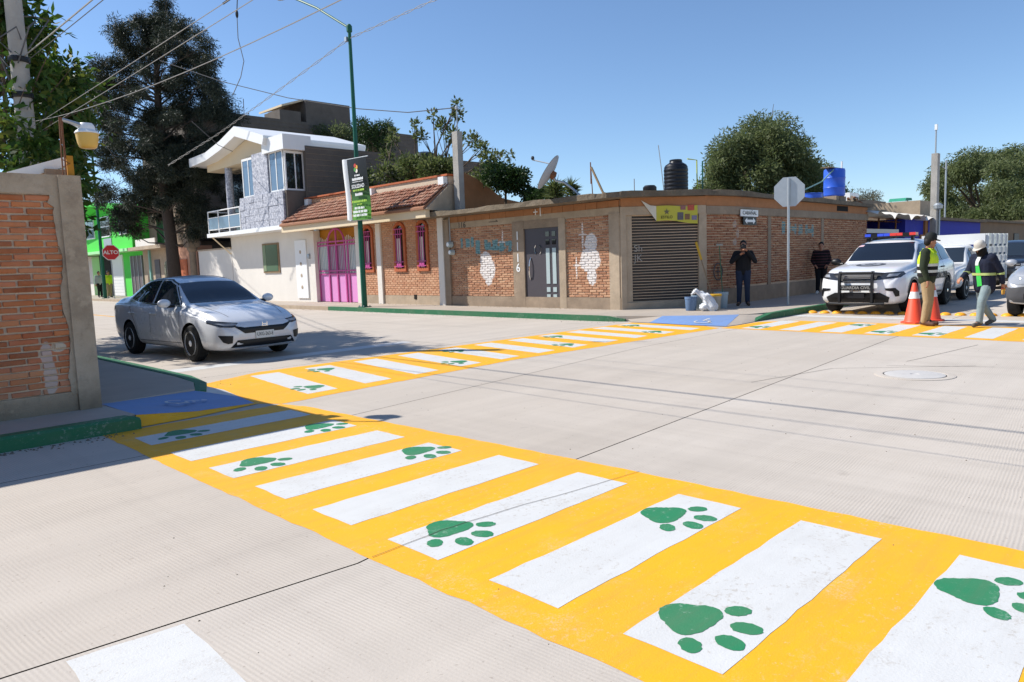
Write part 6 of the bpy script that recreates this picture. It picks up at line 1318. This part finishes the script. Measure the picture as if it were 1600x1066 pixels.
for s in (1, -1):
    for z, hz in ((.70, .25), (1.02, .20), (1.29, .20), (1.56, .32)): MB().box(-.30, s*.86-.02, z, -2.75, s*.86+.02, z+hz).build('side_slat', M['pkwhite'], pk, local=True)
    for x in (-.34, -.95, -1.55, -2.15, -2.70): MB().box(x-.035, s*.86+s*.022, .45 if x in (-2.70,) else .6, x+.035, s*.86+s*.06, 1.88).build('stake', M['pkwhite'], pk, local=True)
    MB().box(-1.05, s*.62, .3, -1.75, s*.84, .61).build('mudguard', M['black'], pk, local=True)
for z, hz in ((.70, .25), (1.02, .20), (1.29, .20), (1.56, .32)): MB().box(-.27, -.84, z, -.23, .84, z+hz).build('front_slat', M['pkwhite'], pk, local=True)
for y in (-.8, -.4, 0, .4, .8): MB().box(-.33, y-.03, .66, -.29, y+.03, 1.88).build('stake', M['pkwhite'], pk, local=True)
place(pk, 25.6, 6.55, math.pi)
# ---- dark SUV and silver SUV at the right edge
def box_suv(name, label, paint, mid, x, y, rz, clad=None):
    o = thing(name, label, 'car'); P_ = [(2.22, .42, .62, .76, .62, .52), (2.14, .32, .70, .90, .78, .6), (1.95, .28, .82, .98, .85, .66), (1.5, .27, .92, 1.06, .885, .70), (1.05, .27, .98, 1.10, .89, .71), (.62, .27, 1.0, 1.42, .89, .66), (.35, .27, 1.01, 1.60, .89, .64), (-.2, .27, 1.02, 1.68, .89, .63), (-1.2, .27, 1.03, 1.67, .89, .62), (-1.85, .29, 1.03, 1.58, .87, .62), (-2.12, .34, 1.0, 1.25, .85, .62), (-2.2, .42, .85, .98, .80, .6)]
    b, t = suv(o, paint, P_, (1.36, -1.26), .345, 1.78, M['carglass'], [[(.92, 1.06), (.0, 1.07), (0, 1.53), (.33, 1.52), (.58, 1.36)], [(-.07, 1.07), (-.95, 1.08), (-.95, 1.53), (-.07, 1.535)], [(-1.03, 1.09), (-1.75, 1.11), (-1.66, 1.46), (-1.03, 1.525)]], [(-.68, 1.13), (.68, 1.13), (.57, 1.56), (-.57, 1.56)], [(-.6, 1.15), (.6, 1.15), (.54, 1.5), (-.54, 1.5)])
    for s in (1, -1):
        h = [(s*.46, .70), (s*.72, .71), (s*.84, .80), (s*.80, .90), (s*.5, .86)]; patch(t, h if s > 0 else h[::-1], 'x', 'headlight', M['lampglass'], o, .006, 1); mirror(o, .82, s*.89, 1.12, paint)
        for ax in (1.36, -1.26): wheel(o, ax, s*.785, .345, .215, M['alloy'], 7)
        line_patch(t, [(1.0, .4), (1.0, 1.03)], .01, 'y', 'door_seam', M['seam'], o, s); line_patch(t, [(-.03, .4), (-.03, 1.05)], .01, 'y', 'door_seam', M['seam'], o, s)
        if clad: patch(t, [(s*.02, .30), (s*.78, .36), (s*.80, .62), (s*.5, .66), (s*.02, .66)] if s > 0 else [(s*.02, .30), (s*.78, .36), (s*.80, .62), (s*.5, .66), (s*.02, .66)][::-1], 'x', 'lower_bumper', clad, o, .012, 1); patch(t, [(1.78, .36), (2.16, .40), (2.16, .64), (1.80, .64)], 'y', 'bumper_corner', clad, o, .012, s)
    patch(t, [(-.42, .72), (.42, .72), (.44, .84), (-.44, .84)], 'x', 'grille', M['black'], o, .007, 1); patch(t, [(-.5, .42), (.5, .42), (.5, .52), (-.5, .52)], 'x', 'lower_grille', M['black'], o, .014, 1)
    place(o, x, y, rz); return o
M['darkpaint'] = carpaint('black_paint', (.012, .014, .02), 0., .25)
box_suv('dark_suv', 'black SUV parked beyond the stake pickup at the right edge', M['darkpaint'], None, 31.8, 6.1, math.pi)
box_suv('silver_suv', 'silver SUV with grey bumper cut by the right edge of the picture', carpaint('plain_silver_paint', (.42, .43, .45), .3, .3), None, 19.95, 2.72, math.pi, plain('grey_bumper', '#4a4a4c', .7))
# ------------------------------------------------------------------ people (local: +x is where they face, feet at z = 0)
def grown(name, m, mat, parent, vox, sm=3):
    o = m.build(name, mat, parent, fixn=False, local=True); r = o.modifiers.new('r', 'REMESH'); r.mode = 'VOXEL'; r.voxel_size = vox; r.adaptivity = 0
    s = o.modifiers.new('s', 'SMOOTH'); s.iterations = sm; s.factor = .5
    bpy.context.view_layer.update(); bake(o); o.data.materials.clear(); o.data.materials.append(mat); o.data.polygons.foreach_set('use_smooth', [True]*len(o.data.polygons)); return o
def hand(m, w, d, side, grip=.6):
    """palm and five bent fingers leaving the wrist w along d"""
    d = Vector(d).normalized(); a = d.cross(Vector((0, 0, 1)) if abs(d.z) < .8 else Vector((1, 0, 0))).normalized(); b = d.cross(a).normalized(); w = Vector(w)
    k = w + d*.085; m.caps(w, w + d*.04, .026, .03, 10); m.caps(w + d*.03 - a*.022, k - a*.026, .017, .016, 8); m.caps(w + d*.03 + a*.022, k + a*.026, .017, .016, 8); m.caps(w + d*.03, k, .020, .018, 8)
    for i, (o, l) in enumerate(((-.031, .062), (-.010, .075), (.011, .070), (.031, .055))):
        p0 = k + a*o; p1 = p0 + (d*math.cos(grip*.5) + b*math.sin(grip*.5))*l*.5; p2 = p1 + (d*math.cos(grip*1.5) + b*math.sin(grip*1.5))*l*.32; p3 = p2 + (d*math.cos(grip*2.2) + b*math.sin(grip*2.2))*l*.28
        m.caps(p0, p1, .0098, .009, 7); m.caps(p1, p2, .009, .0085, 7); m.caps(p2, p3, .0085, .0078, 7)
    q0 = w + d*.03 - a*.03; q1 = q0 + (d*.6 - a*.7 + b*.3).normalized()*.045; q2 = q1 + (d*.85 - a*.15 + b*.4).normalized()*.035; m.caps(q0, q1, .013, .011, 7); m.caps(q1, q2, .011, .009, 7)
def person(label, J, top, pants, shoe, skin=None, hair=None, cap=None, hcap=0., jl=1., fat=1., vox=.012):
    """J: joints (left = +y). head, neck, chest, pelvis, shoulder/elbow/wrist/hand direction, hip/knee/ankle/toe for L and R"""
    root = thing('person', label, 'person'); skin = skin or M['skin']; V = {k: Vector(v) for k, v in J.items()}; H = V['head']; look = Vector(J.get('look', (1, 0, 0))).normalized(); lft = Vector((0, 0, 1)).cross(look).normalized(); upv = look.cross(lft)
    def hp(a, b, c): return H + look*a + lft*b + upv*c
    m = MB(); m.ell(H + Vector((0, 0, .02)), (.092, .078, .112), 16, 12); m.ell(hp(.03, 0, -.06), (.068, .058, .062), 14, 10)
    m.caps(hp(.088, 0, .005), hp(.108, 0, -.022), .010, .014, 8); m.caps(hp(.085, -.02, -.062), hp(.085, .02, -.062), .009, .009, 8); m.ell(hp(.062, 0, -.095), .03, 10, 8)
    for s in (-1, 1): m.ell(hp(-.005, s*.078, -.01), (.02, .012, .03), 8, 6); m.caps(hp(.08, s*.045, .03), hp(.088, s*.015, .028), .009, .009, 7)
    m.caps(V['neck'] - Vector((0, 0, .05)), hp(-.015, 0, -.07), .058, .052, 12); m.caps(V['chest'], V['pelvis'], .12, .115, 14)
    m.caps(V['neck'] - Vector((0, 0, .06)), V['chest'], .07, .12, 14)
    for s, q in ((1, 'L'), (-1, 'R')):
        sh, el, wr = V['sh'+q], V['el'+q], V['wr'+q]; m.caps(V['neck'] - Vector((0, 0, .06)), sh, .055, .055, 10); m.caps(sh, el, .052, .040, 10); m.caps(el, wr, .040, .027, 10)
        hand(m, wr, J['hd'+q], s, J.get('grip', .6))
        hi, kn, an, to = V['hi'+q], V['kn'+q], V['an'+q], V['to'+q]; m.caps(V['pelvis'], hi, .11, .095, 12); m.caps(hi, kn, .088, .058, 12); m.caps(kn, an, .056, .04, 10); m.caps(an, to, .04, .032, 10)
    grown('body', m, skin, root, .0085, 2)
    for s in (-1, 1): MB().ell(hp(.082, s*.032, .008), (.010, .013, .008), 8, 6).build('eye', M['black'], root, smooth=True, local=True)
    # top garment
    m = MB(); ch, pe = V['chest'], V['pelvis']; f = fat
    for s in (-1, 1):
        m.caps(ch + lft*0 + Vector((0, s*.085, .03)), pe + Vector((0, s*.075, .04 - .10*jl)), .125*f, .118*f, 14)
    m.caps(ch, pe, .15*f, .14*f, 14); m.caps(V['neck'] - Vector((0, 0, .07)), ch, .085, .14*f, 12)
    for q in 'LR':
        m.caps(V['neck'] - Vector((0, 0, .075)), V['sh'+q], .078, .076*f, 12); m.caps(V['sh'+q], V['el'+q], .076*f, .060*f, 12); m.caps(V['el'+q], V['wr'+q].lerp(V['el'+q], .06), .060*f, .046, 12)
    tp = grown('jacket', m, top, root, vox, 3)
    m = MB()
    m.caps(pe + Vector((0, .07, .06)), pe + Vector((0, -.07, .06)), .125, .125, 14)
    for q in 'LR': m.caps(pe.lerp(V['hi'+q], .7), V['hi'+q], .12, .112, 12); m.caps(V['hi'+q], V['kn'+q], .108, .076, 12); m.caps(V['kn'+q], V['an'+q] + Vector((0, 0, .01)), .074, .062, 12)
    grown('trousers', m, pants, root, vox, 3)
    for q in 'LR':
        a, t = V['an'+q], V['to'+q]; d = Vector((t.x-a.x, t.y-a.y, t.z-a.z)); m = MB(); m.caps(a + Vector((0, 0, -.03)) - d*.25, t, .046, .043, 12); m.caps(a, a + Vector((0, 0, .05)), .05, .05, 12); m.caps(a.lerp(t, .3), a + Vector((0, 0, -.02)), .045, .05, 10)
        grown('shoe', m, shoe, root, .010, 2)
    if hair:
        m = MB(); m.ell(hp(-.018, 0, .045), (.100, .088, .108), 16, 12); m.ell(hp(-.045, 0, -.01), (.07, .082, .08), 14, 10); grown('hair', m, hair, root, .012, 2)
    if cap:
        m = MB(); m.lathe([(.105, -.03), (.108, 0), (.105, .05), (.085, .095), (.05, .115), (.002, .12)], (0, 0, 0), 20)
        vs = [H + look*(v[0]) + lft*v[1]*.92 + upv*(v[2] + .05 + hcap) for v in m.v]; m.v = [tuple(v) for v in vs]
        cp_ = m.build('cap', cap, root, smooth=50, local=True)
        bl_ = [hp(.06 + .12*math.cos(t), .085*math.sin(t)*1.05, .032 + hcap - .02*math.cos(t)) for t in np.linspace(-math.pi/2, math.pi/2, 11)]
        MB().prism(bl_, upv*.010).build('cap_visor', cap, cp_, local=True)
    return root, V, tp
def standing(H=1.72, spread=.1, **k):
    s = H/1.72; J = dict(head=(0.02, 0, 1.60), neck=(0, 0, 1.46), chest=(0, 0, 1.26), pelvis=(-.01, 0, .95), shL=(0, .19, 1.40), shR=(0, -.19, 1.40), elL=(-.02, .24, 1.12), elR=(-.02, -.24, 1.12), wrL=(.05, .26, .88), wrR=(.05, -.26, .88), hdL=(.1, .02, -1), hdR=(.1, -.02, -1),
        hiL=(0, .095, .90), hiR=(0, -.095, .90), knL=(.02, spread, .48), knR=(.02, -spread, .48), anL=(-.02, spread+.01, .085), anR=(-.02, -spread-.01, .085), toL=(.14, spread+.04, .04), toR=(.14, -spread-.04, .04))
    J.update(k)
    return {n: (tuple(c*s for c in v) if n[:2] not in ('hd', 'lo', 'gr') else v) if isinstance(v, tuple) else v for n, v in J.items()}
def cloth(name, col, var=.2, scale=14., bump=.4): return plain(name, col, .9, var, scale, bump, 22)
M['blkcloth'] = cloth('black_jacket_cloth', '#151518'); M['jeans'] = cloth('dark_denim', '#222c40'); M['shoebr'] = plain('brown_shoe', '#4a3728', .6); M['hair'] = plain('black_hair', '#15110f', .7)
# photographer
p1, V, _ = person('man in black jacket and jeans photographing toward the camera under the street sign', standing(1.72, .10, elL=(.12, .30, 1.18), elR=(.12, -.30, 1.18), wrL=(.26, .10, 1.46), wrR=(.24, -.08, 1.36), hdL=(.4, -.5, .35), hdR=(.4, .55, .5), head=(.03, 0, 1.60)), M['blkcloth'], M['jeans'], M['shoebr'], hair=M['hair'])
place(p1, 18.35, 9.62, math.atan2(-9.6, -18.3)); p1.location.z = S
pc = thing('photo_camera', 'black camera held to the face of the man in the black jacket', 'camera'); MB().box(.19, -.075, 1.52, .25, .075, 1.62).build('camera_body', M['black'], pc, local=True); MB().lathe([(.04, 0), (.042, .09), (.034, .1), (.002, .095)], (.25, 0, 1.565), 16, 'x').build('lens', M['blackmetal'], pc, smooth=30, local=True); MB().box(.20, -.03, 1.62, .24, .03, 1.655).build('viewfinder', M['black'], pc, local=True)
pc.location = p1.location; pc.rotation_euler = p1.rotation_euler
# man in striped sweater
def stripes():
    k = NT('striped_knit'); z = k.sep()[2]; w = k.math('GREATER_THAN', k.math('FRACT', k.math('MULTIPLY', z, 11.)), .72); return k.fin(k.mix(w, lin('#1d181a'), lin('#54363a')), .95, 0, .2)
p2, V, _ = person('man in dark striped sweater standing by the shaded wall left of the police vehicle', standing(1.66, .09, elL=(-.04, .27, 1.13), elR=(-.04, -.27, 1.13), wrL=(.12, .20, .98), wrR=(.12, -.20, .98), hdL=(.3, -.6, -.5), hdR=(.3, .6, -.5)), stripes(), M['blkcloth'], M['plate'], hair=M['hair'], fat=1.1)
place(p2, 24.2, 9.95, math.atan2(-9.5, -24)); p2.location.z = S
# officer
M['olive'] = cloth('olive_uniform', '#26301f'); M['khaki'] = cloth('khaki_trousers', '#a08a68'); M['hivis'] = plain('hi_vis_yellow', '#c4e22a', .7, .06, 8.); M['reflect'] = plain('reflective_tape', '#c8ccc8', .4, .05, 8.); M['boot'] = plain('brown_boot', '#5a3e30', .7)
po, V, jk = person('officer in olive uniform, yellow vest and black cap standing beside the traffic cones', standing(1.74, .09, head=(.03, 0, 1.60), look=(.8, .6, -.12), elL=(-.03, .25, 1.12), elR=(-.02, -.25, 1.12), wrL=(.02, .25, .88), wrR=(.06, -.24, .88), hiL=(0, .09, .90), knR=(.03, -.10, .48)), M['olive'], M['khaki'], M['boot'], hair=M['hair'], cap=plain('black_cap', '#161a18', .8), hcap=.015, fat=1.14)
def shell(root, z0, z1, grow, mat, name, parent, bands=None, n=36, hole=.0):
    """vest or tape: rings set just proud of the jacket"""
    t = bvh(jk_ref[0]); m = MB(); rows = []; zs = np.linspace(z0, z1, max(2, int((z1-z0)/.02)))
    for z in zs:
        ring = []
        for i in range(n):
            a = 2*math.pi*i/n; d = Vector((math.cos(a), math.sin(a), 0)); cy = max(-.185, min(.185, .30*math.sin(a)))
            h = t.ray_cast(Vector((0, 0, z)), d, .215 if abs(math.sin(a)) > .55 else .6)
            r = (h[0] - Vector((0, 0, z))).length if h[0] else .20
            ring.append(d*(min(r, .205 if abs(math.sin(a)) > .6 else .3) + grow) + Vector((0, 0, z)))
        rows.append(ring)
    k = len(rows); m.add([v for r in rows for v in r], [(j*n+i, j*n+(i+1) % n, (j+1)*n+(i+1) % n, (j+1)*n+i) for j in range(k-1) for i in range(n)]); return m.build(name, mat, parent, smooth=True, local=True)
jk_ref = [jk]
vest = shell(po, 1.20, 1.46, .014, M['hivis'], 'vest', po); shell(po, .96, 1.20, .013, M['blkcloth'], 'vest_panel', vest); shell(po, 1.15, 1.20, .018, M['reflect'], 'tape', vest); shell(po, 1.03, 1.08, .018, M['reflect'], 'tape', vest)
for s in (-1, 1): MB().tube([(.115, s*.10, 1.40), (.06, s*.112, 1.475), (-.06, s*.112, 1.475), (-.11, s*.10, 1.40)], .022, 8).build('vest_strap', M['hivis'], vest, smooth=True, local=True)
MB().lathe([(.068, 0), (.072, .02), (.066, .05)], (-.005, .225, 1.2), 14).build('arm_band', M['reflect'], po, smooth=True, local=True)
MB().box(-.06, -.20, .90, .04, -.16, 1.02).build('holster', M['black'], po, local=True)
place(po, 15.75, 4.42, math.radians(-88))
M['dullband'] = plain('dull_reflective_band', '#a9ba72', .6, .1, 8.)
# worker walking left
M['navy'] = cloth('navy_jacket', '#141b30'); M['ltjeans'] = cloth('faded_denim', '#7d8d90', .35, 10); M['limegreen'] = plain('green_lining', '#3fc455', .7)
wk = standing(1.72, .06, head=(.12, 0, 1.55), neck=(.05, 0, 1.43), chest=(.03, 0, 1.24), pelvis=(-.02, 0, .93), look=(1, .1, -.42), shL=(.04, .19, 1.37), shR=(.04, -.19, 1.37), elL=(-.10, .26, 1.10), elR=(.10, -.26, 1.12), wrL=(-.16, .27, .86), wrR=(.30, -.24, .98), hdL=(-.15, .0, -1), hdR=(.7, 0, -.45),
    hiL=(-.02, .09, .89), hiR=(-.02, -.09, .89), knL=(.16, .09, .50), knR=(-.06, -.09, .47), anL=(.20, .09, .10), anR=(-.36, -.09, .12), toL=(.36, .11, .05), toR=(-.23, -.10, .045))
pw2, V, jk2 = person('worker in navy jacket, white cap and black face scarf walking across the far crosswalk', wk, M['navy'], M['ltjeans'], plain('grey_shoe', '#55504a', .8), hair=None, cap=plain('white_cap', '#bdb8ae', .8), hcap=.005, jl=1.9, fat=1.12)
m = MB(); m.ell(V['head'] + Vector((-.012, 0, -.03)), (.108, .098, .10), 16, 12); m.caps(V['head'] + Vector((-.02, 0, -.06)), V['neck'] + Vector((.0, 0, -.02)), .095, .10, 12); grown('face_scarf', m, plain('black_scarf', '#0e0d0d', .95), pw2, .012, 2)
jk_ref[0] = jk2; tpb = shell(pw2, 1.02, 1.07, .016, M['dullband'], 'reflective_band', pw2)
MB().lathe([(.064, 0), (.068, .02), (.064, .05)], tuple(V['elL'].lerp(V['wrL'], .2) - Vector((0, 0, .02))), 14).build('sleeve_band', M['dullband'], pw2, smooth=True, local=True)
MB().lathe([(.062, 0), (.066, .02), (.062, .05)], tuple(V['elR'].lerp(V['wrR'], .3) - Vector((0, 0, .02))), 14).build('sleeve_band', M['dullband'], pw2, smooth=True, local=True)
T2 = bvh(jk2); patch(T2, [(-.02, 1.34), (.03, 1.36), (.05, 1.1), (.06, .82), (-.05, .80), (-.04, 1.1)], 'x', 'open_front', M['limegreen'], pw2, .008, 1, 4); patch(T2, [(-.04, 1.38), (.04, 1.38), (.03, 1.22), (-.03, 1.22)], 'x', 'shirt', M['reflect'], pw2, .014, 1, 3)
place(pw2, 15.95, 3.52, math.radians(152)); pw2.scale = (.94, .94, .94)
gl = thing('work_gloves', 'bundle of yellow and orange gloves carried in the worker\'s hand', 'gloves'); m = MB(); b0 = V['wrL'] + Vector((-.03, 0, -.12))
for i in range(5): m.caps(b0 + Vector((.01*i, .02*(i % 2), 0)), b0 + Vector((-.09 + .05*i, .03*(i-2), -.09)), .022, .014, 8)
grown('gloves', m, plain('glove_cloth', '#b98a34', .8, .4, 25), gl, .01, 1); MB().ell(b0 + Vector((.03, 0, .01)), (.03, .03, .02), 10, 8).build('red_cuff', M['orange'], gl, smooth=True, local=True)
gl.scale = pw2.scale; gl.location = pw2.location; gl.rotation_euler = pw2.rotation_euler
# two far pedestrians
pf, V, jf = person('distant pedestrian in yellow vest and khaki trousers under the stop sign', standing(1.70, .08), M['hivis'], M['khaki'], M['black'], hair=M['hair'], vox=.02); place(pf, 15.3, 52.4, -1.4); pf.location.z = S
pf2, V, jf = person('distant pedestrian in dark clothes beside the yellow-vested one', standing(1.72, .08), cloth('white_shirt', '#9a9aa2'), M['blkcloth'], M['black'], hair=M['hair'], vox=.02); place(pf2, 15.2, 54.0, -1.4); pf2.location.z = S
# ------------------------------------------------------------------ cones, buckets, tools, bag
cone0 = None
for k_, (x, y, lab) in enumerate(((16.2, 4.78, 'orange traffic cone with white band left of the officer'), (16.85, 4.64, 'orange traffic cone partly hidden behind the officer'))):
    o = thing('traffic_cone', lab, 'traffic cone', (x, y, 0), 'traffic cones')
    MB().prism([(x + .24*math.cos(t), y + .24*math.sin(t), 0) for t in np.linspace(math.pi/8, 2*math.pi + math.pi/8, 9)[:-1]], (0, 0, .035)).build('base', M['orange'], o)
    MB().lathe([(.19, .035), (.175, .06), (.04, .80), (.035, .81), (.002, .81)], (x, y, 0), 24).build('cone', M['orange'], o, smooth=40)
    MB().lathe([(.098, .50), (.1025, .501), (.071, .635), (.068, .636)], (x, y, 0), 24).build('white_band', M['whitepaint'], o, smooth=40)
def bucket(x, y, s, mat, label, rim=None, full=None):
    o = thing('bucket', label, 'bucket', (x, y, S), 'buckets by the shutter')
    MB().lathe([(.12*s, 0), (.125*s, .01), (.142*s, .27*s), (.15*s, .28*s), (.15*s, .335*s), (.142*s, .335*s), (.13*s, .2*s), (.002, .2*s)], (x, y, S), 22).build('pail', mat, o, smooth=30)
    if rim: MB().lathe([(.153*s, .30*s), (.156*s, .305*s), (.156*s, .34*s), (.15*s, .345*s)], (x, y, S), 22).build('rim', rim, o, smooth=30)
    MB().tube([(x - .15*s*math.cos(t), y, S + .30*s - .12*s*math.sin(t)) for t in np.linspace(0, math.pi, 12)], .004, 5).build('handle', M['steel'], o)
M['pail'] = plain('dirty_white_pail', '#a8a294', .6, .25, 9., stain=.4); M['bluepail'] = plain('pale_blue_pail', '#93a4ac', .6, .15, 6.); M['yellowrim'] = plain('yellow_paint_rim', '#d0a02a', .6)
bucket(16.78, 9.58, 1.15, M['pail'], 'whitish paint bucket with yellow rim standing beside the white sack', M['yellowrim'])
bucket(17.35, 9.72, 1.25, M['bluepail'], 'pale blue bucket at the right end of the bucket group')
bucket(16.75, 10.05, 1.1, M['bluepail'], 'blue bucket half hidden behind the white sack and paint bucket')
bucket(16.35, 10.0, 1.05, plain('deep_blue_pail', '#5f7898', .6), 'deep blue bucket left of the white sack')
bag = thing('plastic_sack', 'crumpled white plastic sack slumped against the buckets', 'sack', (16.3, 9.65, S))
m = MB(); m.caps((16.42, 9.45, S+.10), (16.36, 9.55, S+.32), .15, .12, 14); m.caps((16.36, 9.55, S+.32), (16.22, 9.78, S+.50), .11, .05, 12); m.ell((16.35, 9.6, S+.1), (.16, .13, .1), 14, 8); m.caps((16.22, 9.78, S+.50), (16.15, 9.86, S+.42), .06, .02, 10)
sk = m.build('sack', plain('white_polythene', '#d2d4d6', .4, .12, 6.), bag, fixn=False); r = sk.modifiers.new('r', 'REMESH'); r.mode = 'VOXEL'; r.voxel_size = .018; bpy.context.view_layer.update(); mt = sk.data.materials[0]; bake(sk); sk.data.materials.clear(); sk.data.materials.append(mt)
for v in sk.data.vertices: v.co += v.normal*(.022*math.sin(v.co.x*60 + v.co.z*37)*math.cos(v.co.y*55 - v.co.z*44))
sk.data.polygons.foreach_set('use_smooth', [True]*len(sk.data.polygons))
br = thing('broom', 'yellow-handled tool leaning on the wall behind the buckets', 'broom', (17.0, 9.9, S))
MB().cyl((17.0, 9.73, S+.2), (17.35, 10.44, 1.85), .016, n=8).build('handle', M['wood'], br); MB().cyl((17.24, 10.22, 1.40), (17.35, 10.44, 1.86), .03, .035, 8).build('grip', M['yellowrim'], br); MB().box(16.93, 9.68, S+.02, 17.08, 9.80, S+.25).build('head', M['blackmetal'], br)
rl_ = thing('paint_roller', 'long green-handled paint roller standing in the pale blue bucket', 'paint roller', (17.4, 9.9, S))
MB().cyl((17.45, 9.72, S+.2), (17.95, 10.1, S+1.62), .013, n=8).build('pole', plain('green_stick', '#4a6a4c', .7), rl_); MB().cyl((17.9, 10.16, S+1.64), (18.02, 10.04, S+1.64), .03, n=12).build('roller', M['pail'], rl_)
rg = thing('wall_ring', 'round grey stencil mark painted on the brick wall behind the buckets', 'stencil mark', (18.35, 10.42, .95)); mm = MB(); q0 = Vector((18.45, 10.42, 1.05)); uu = Vector((u2.x, u2.y, 0))
pts = [q0 + uu*.17*math.cos(t) + Vector((0, 0, .23*math.sin(t))) for t in np.linspace(0, 2*math.pi, 25)]; mm.tube(pts, .018, 5); mm.tube([q0 + uu*-.1, q0 + uu*.1], .015, 5); mm.tube([q0 - Vector((0, 0, .14)), q0 + Vector((0, 0, .14))], .015, 5); mm.build('ring', plain('grey_stencil', '#5a5654', .9), rg)
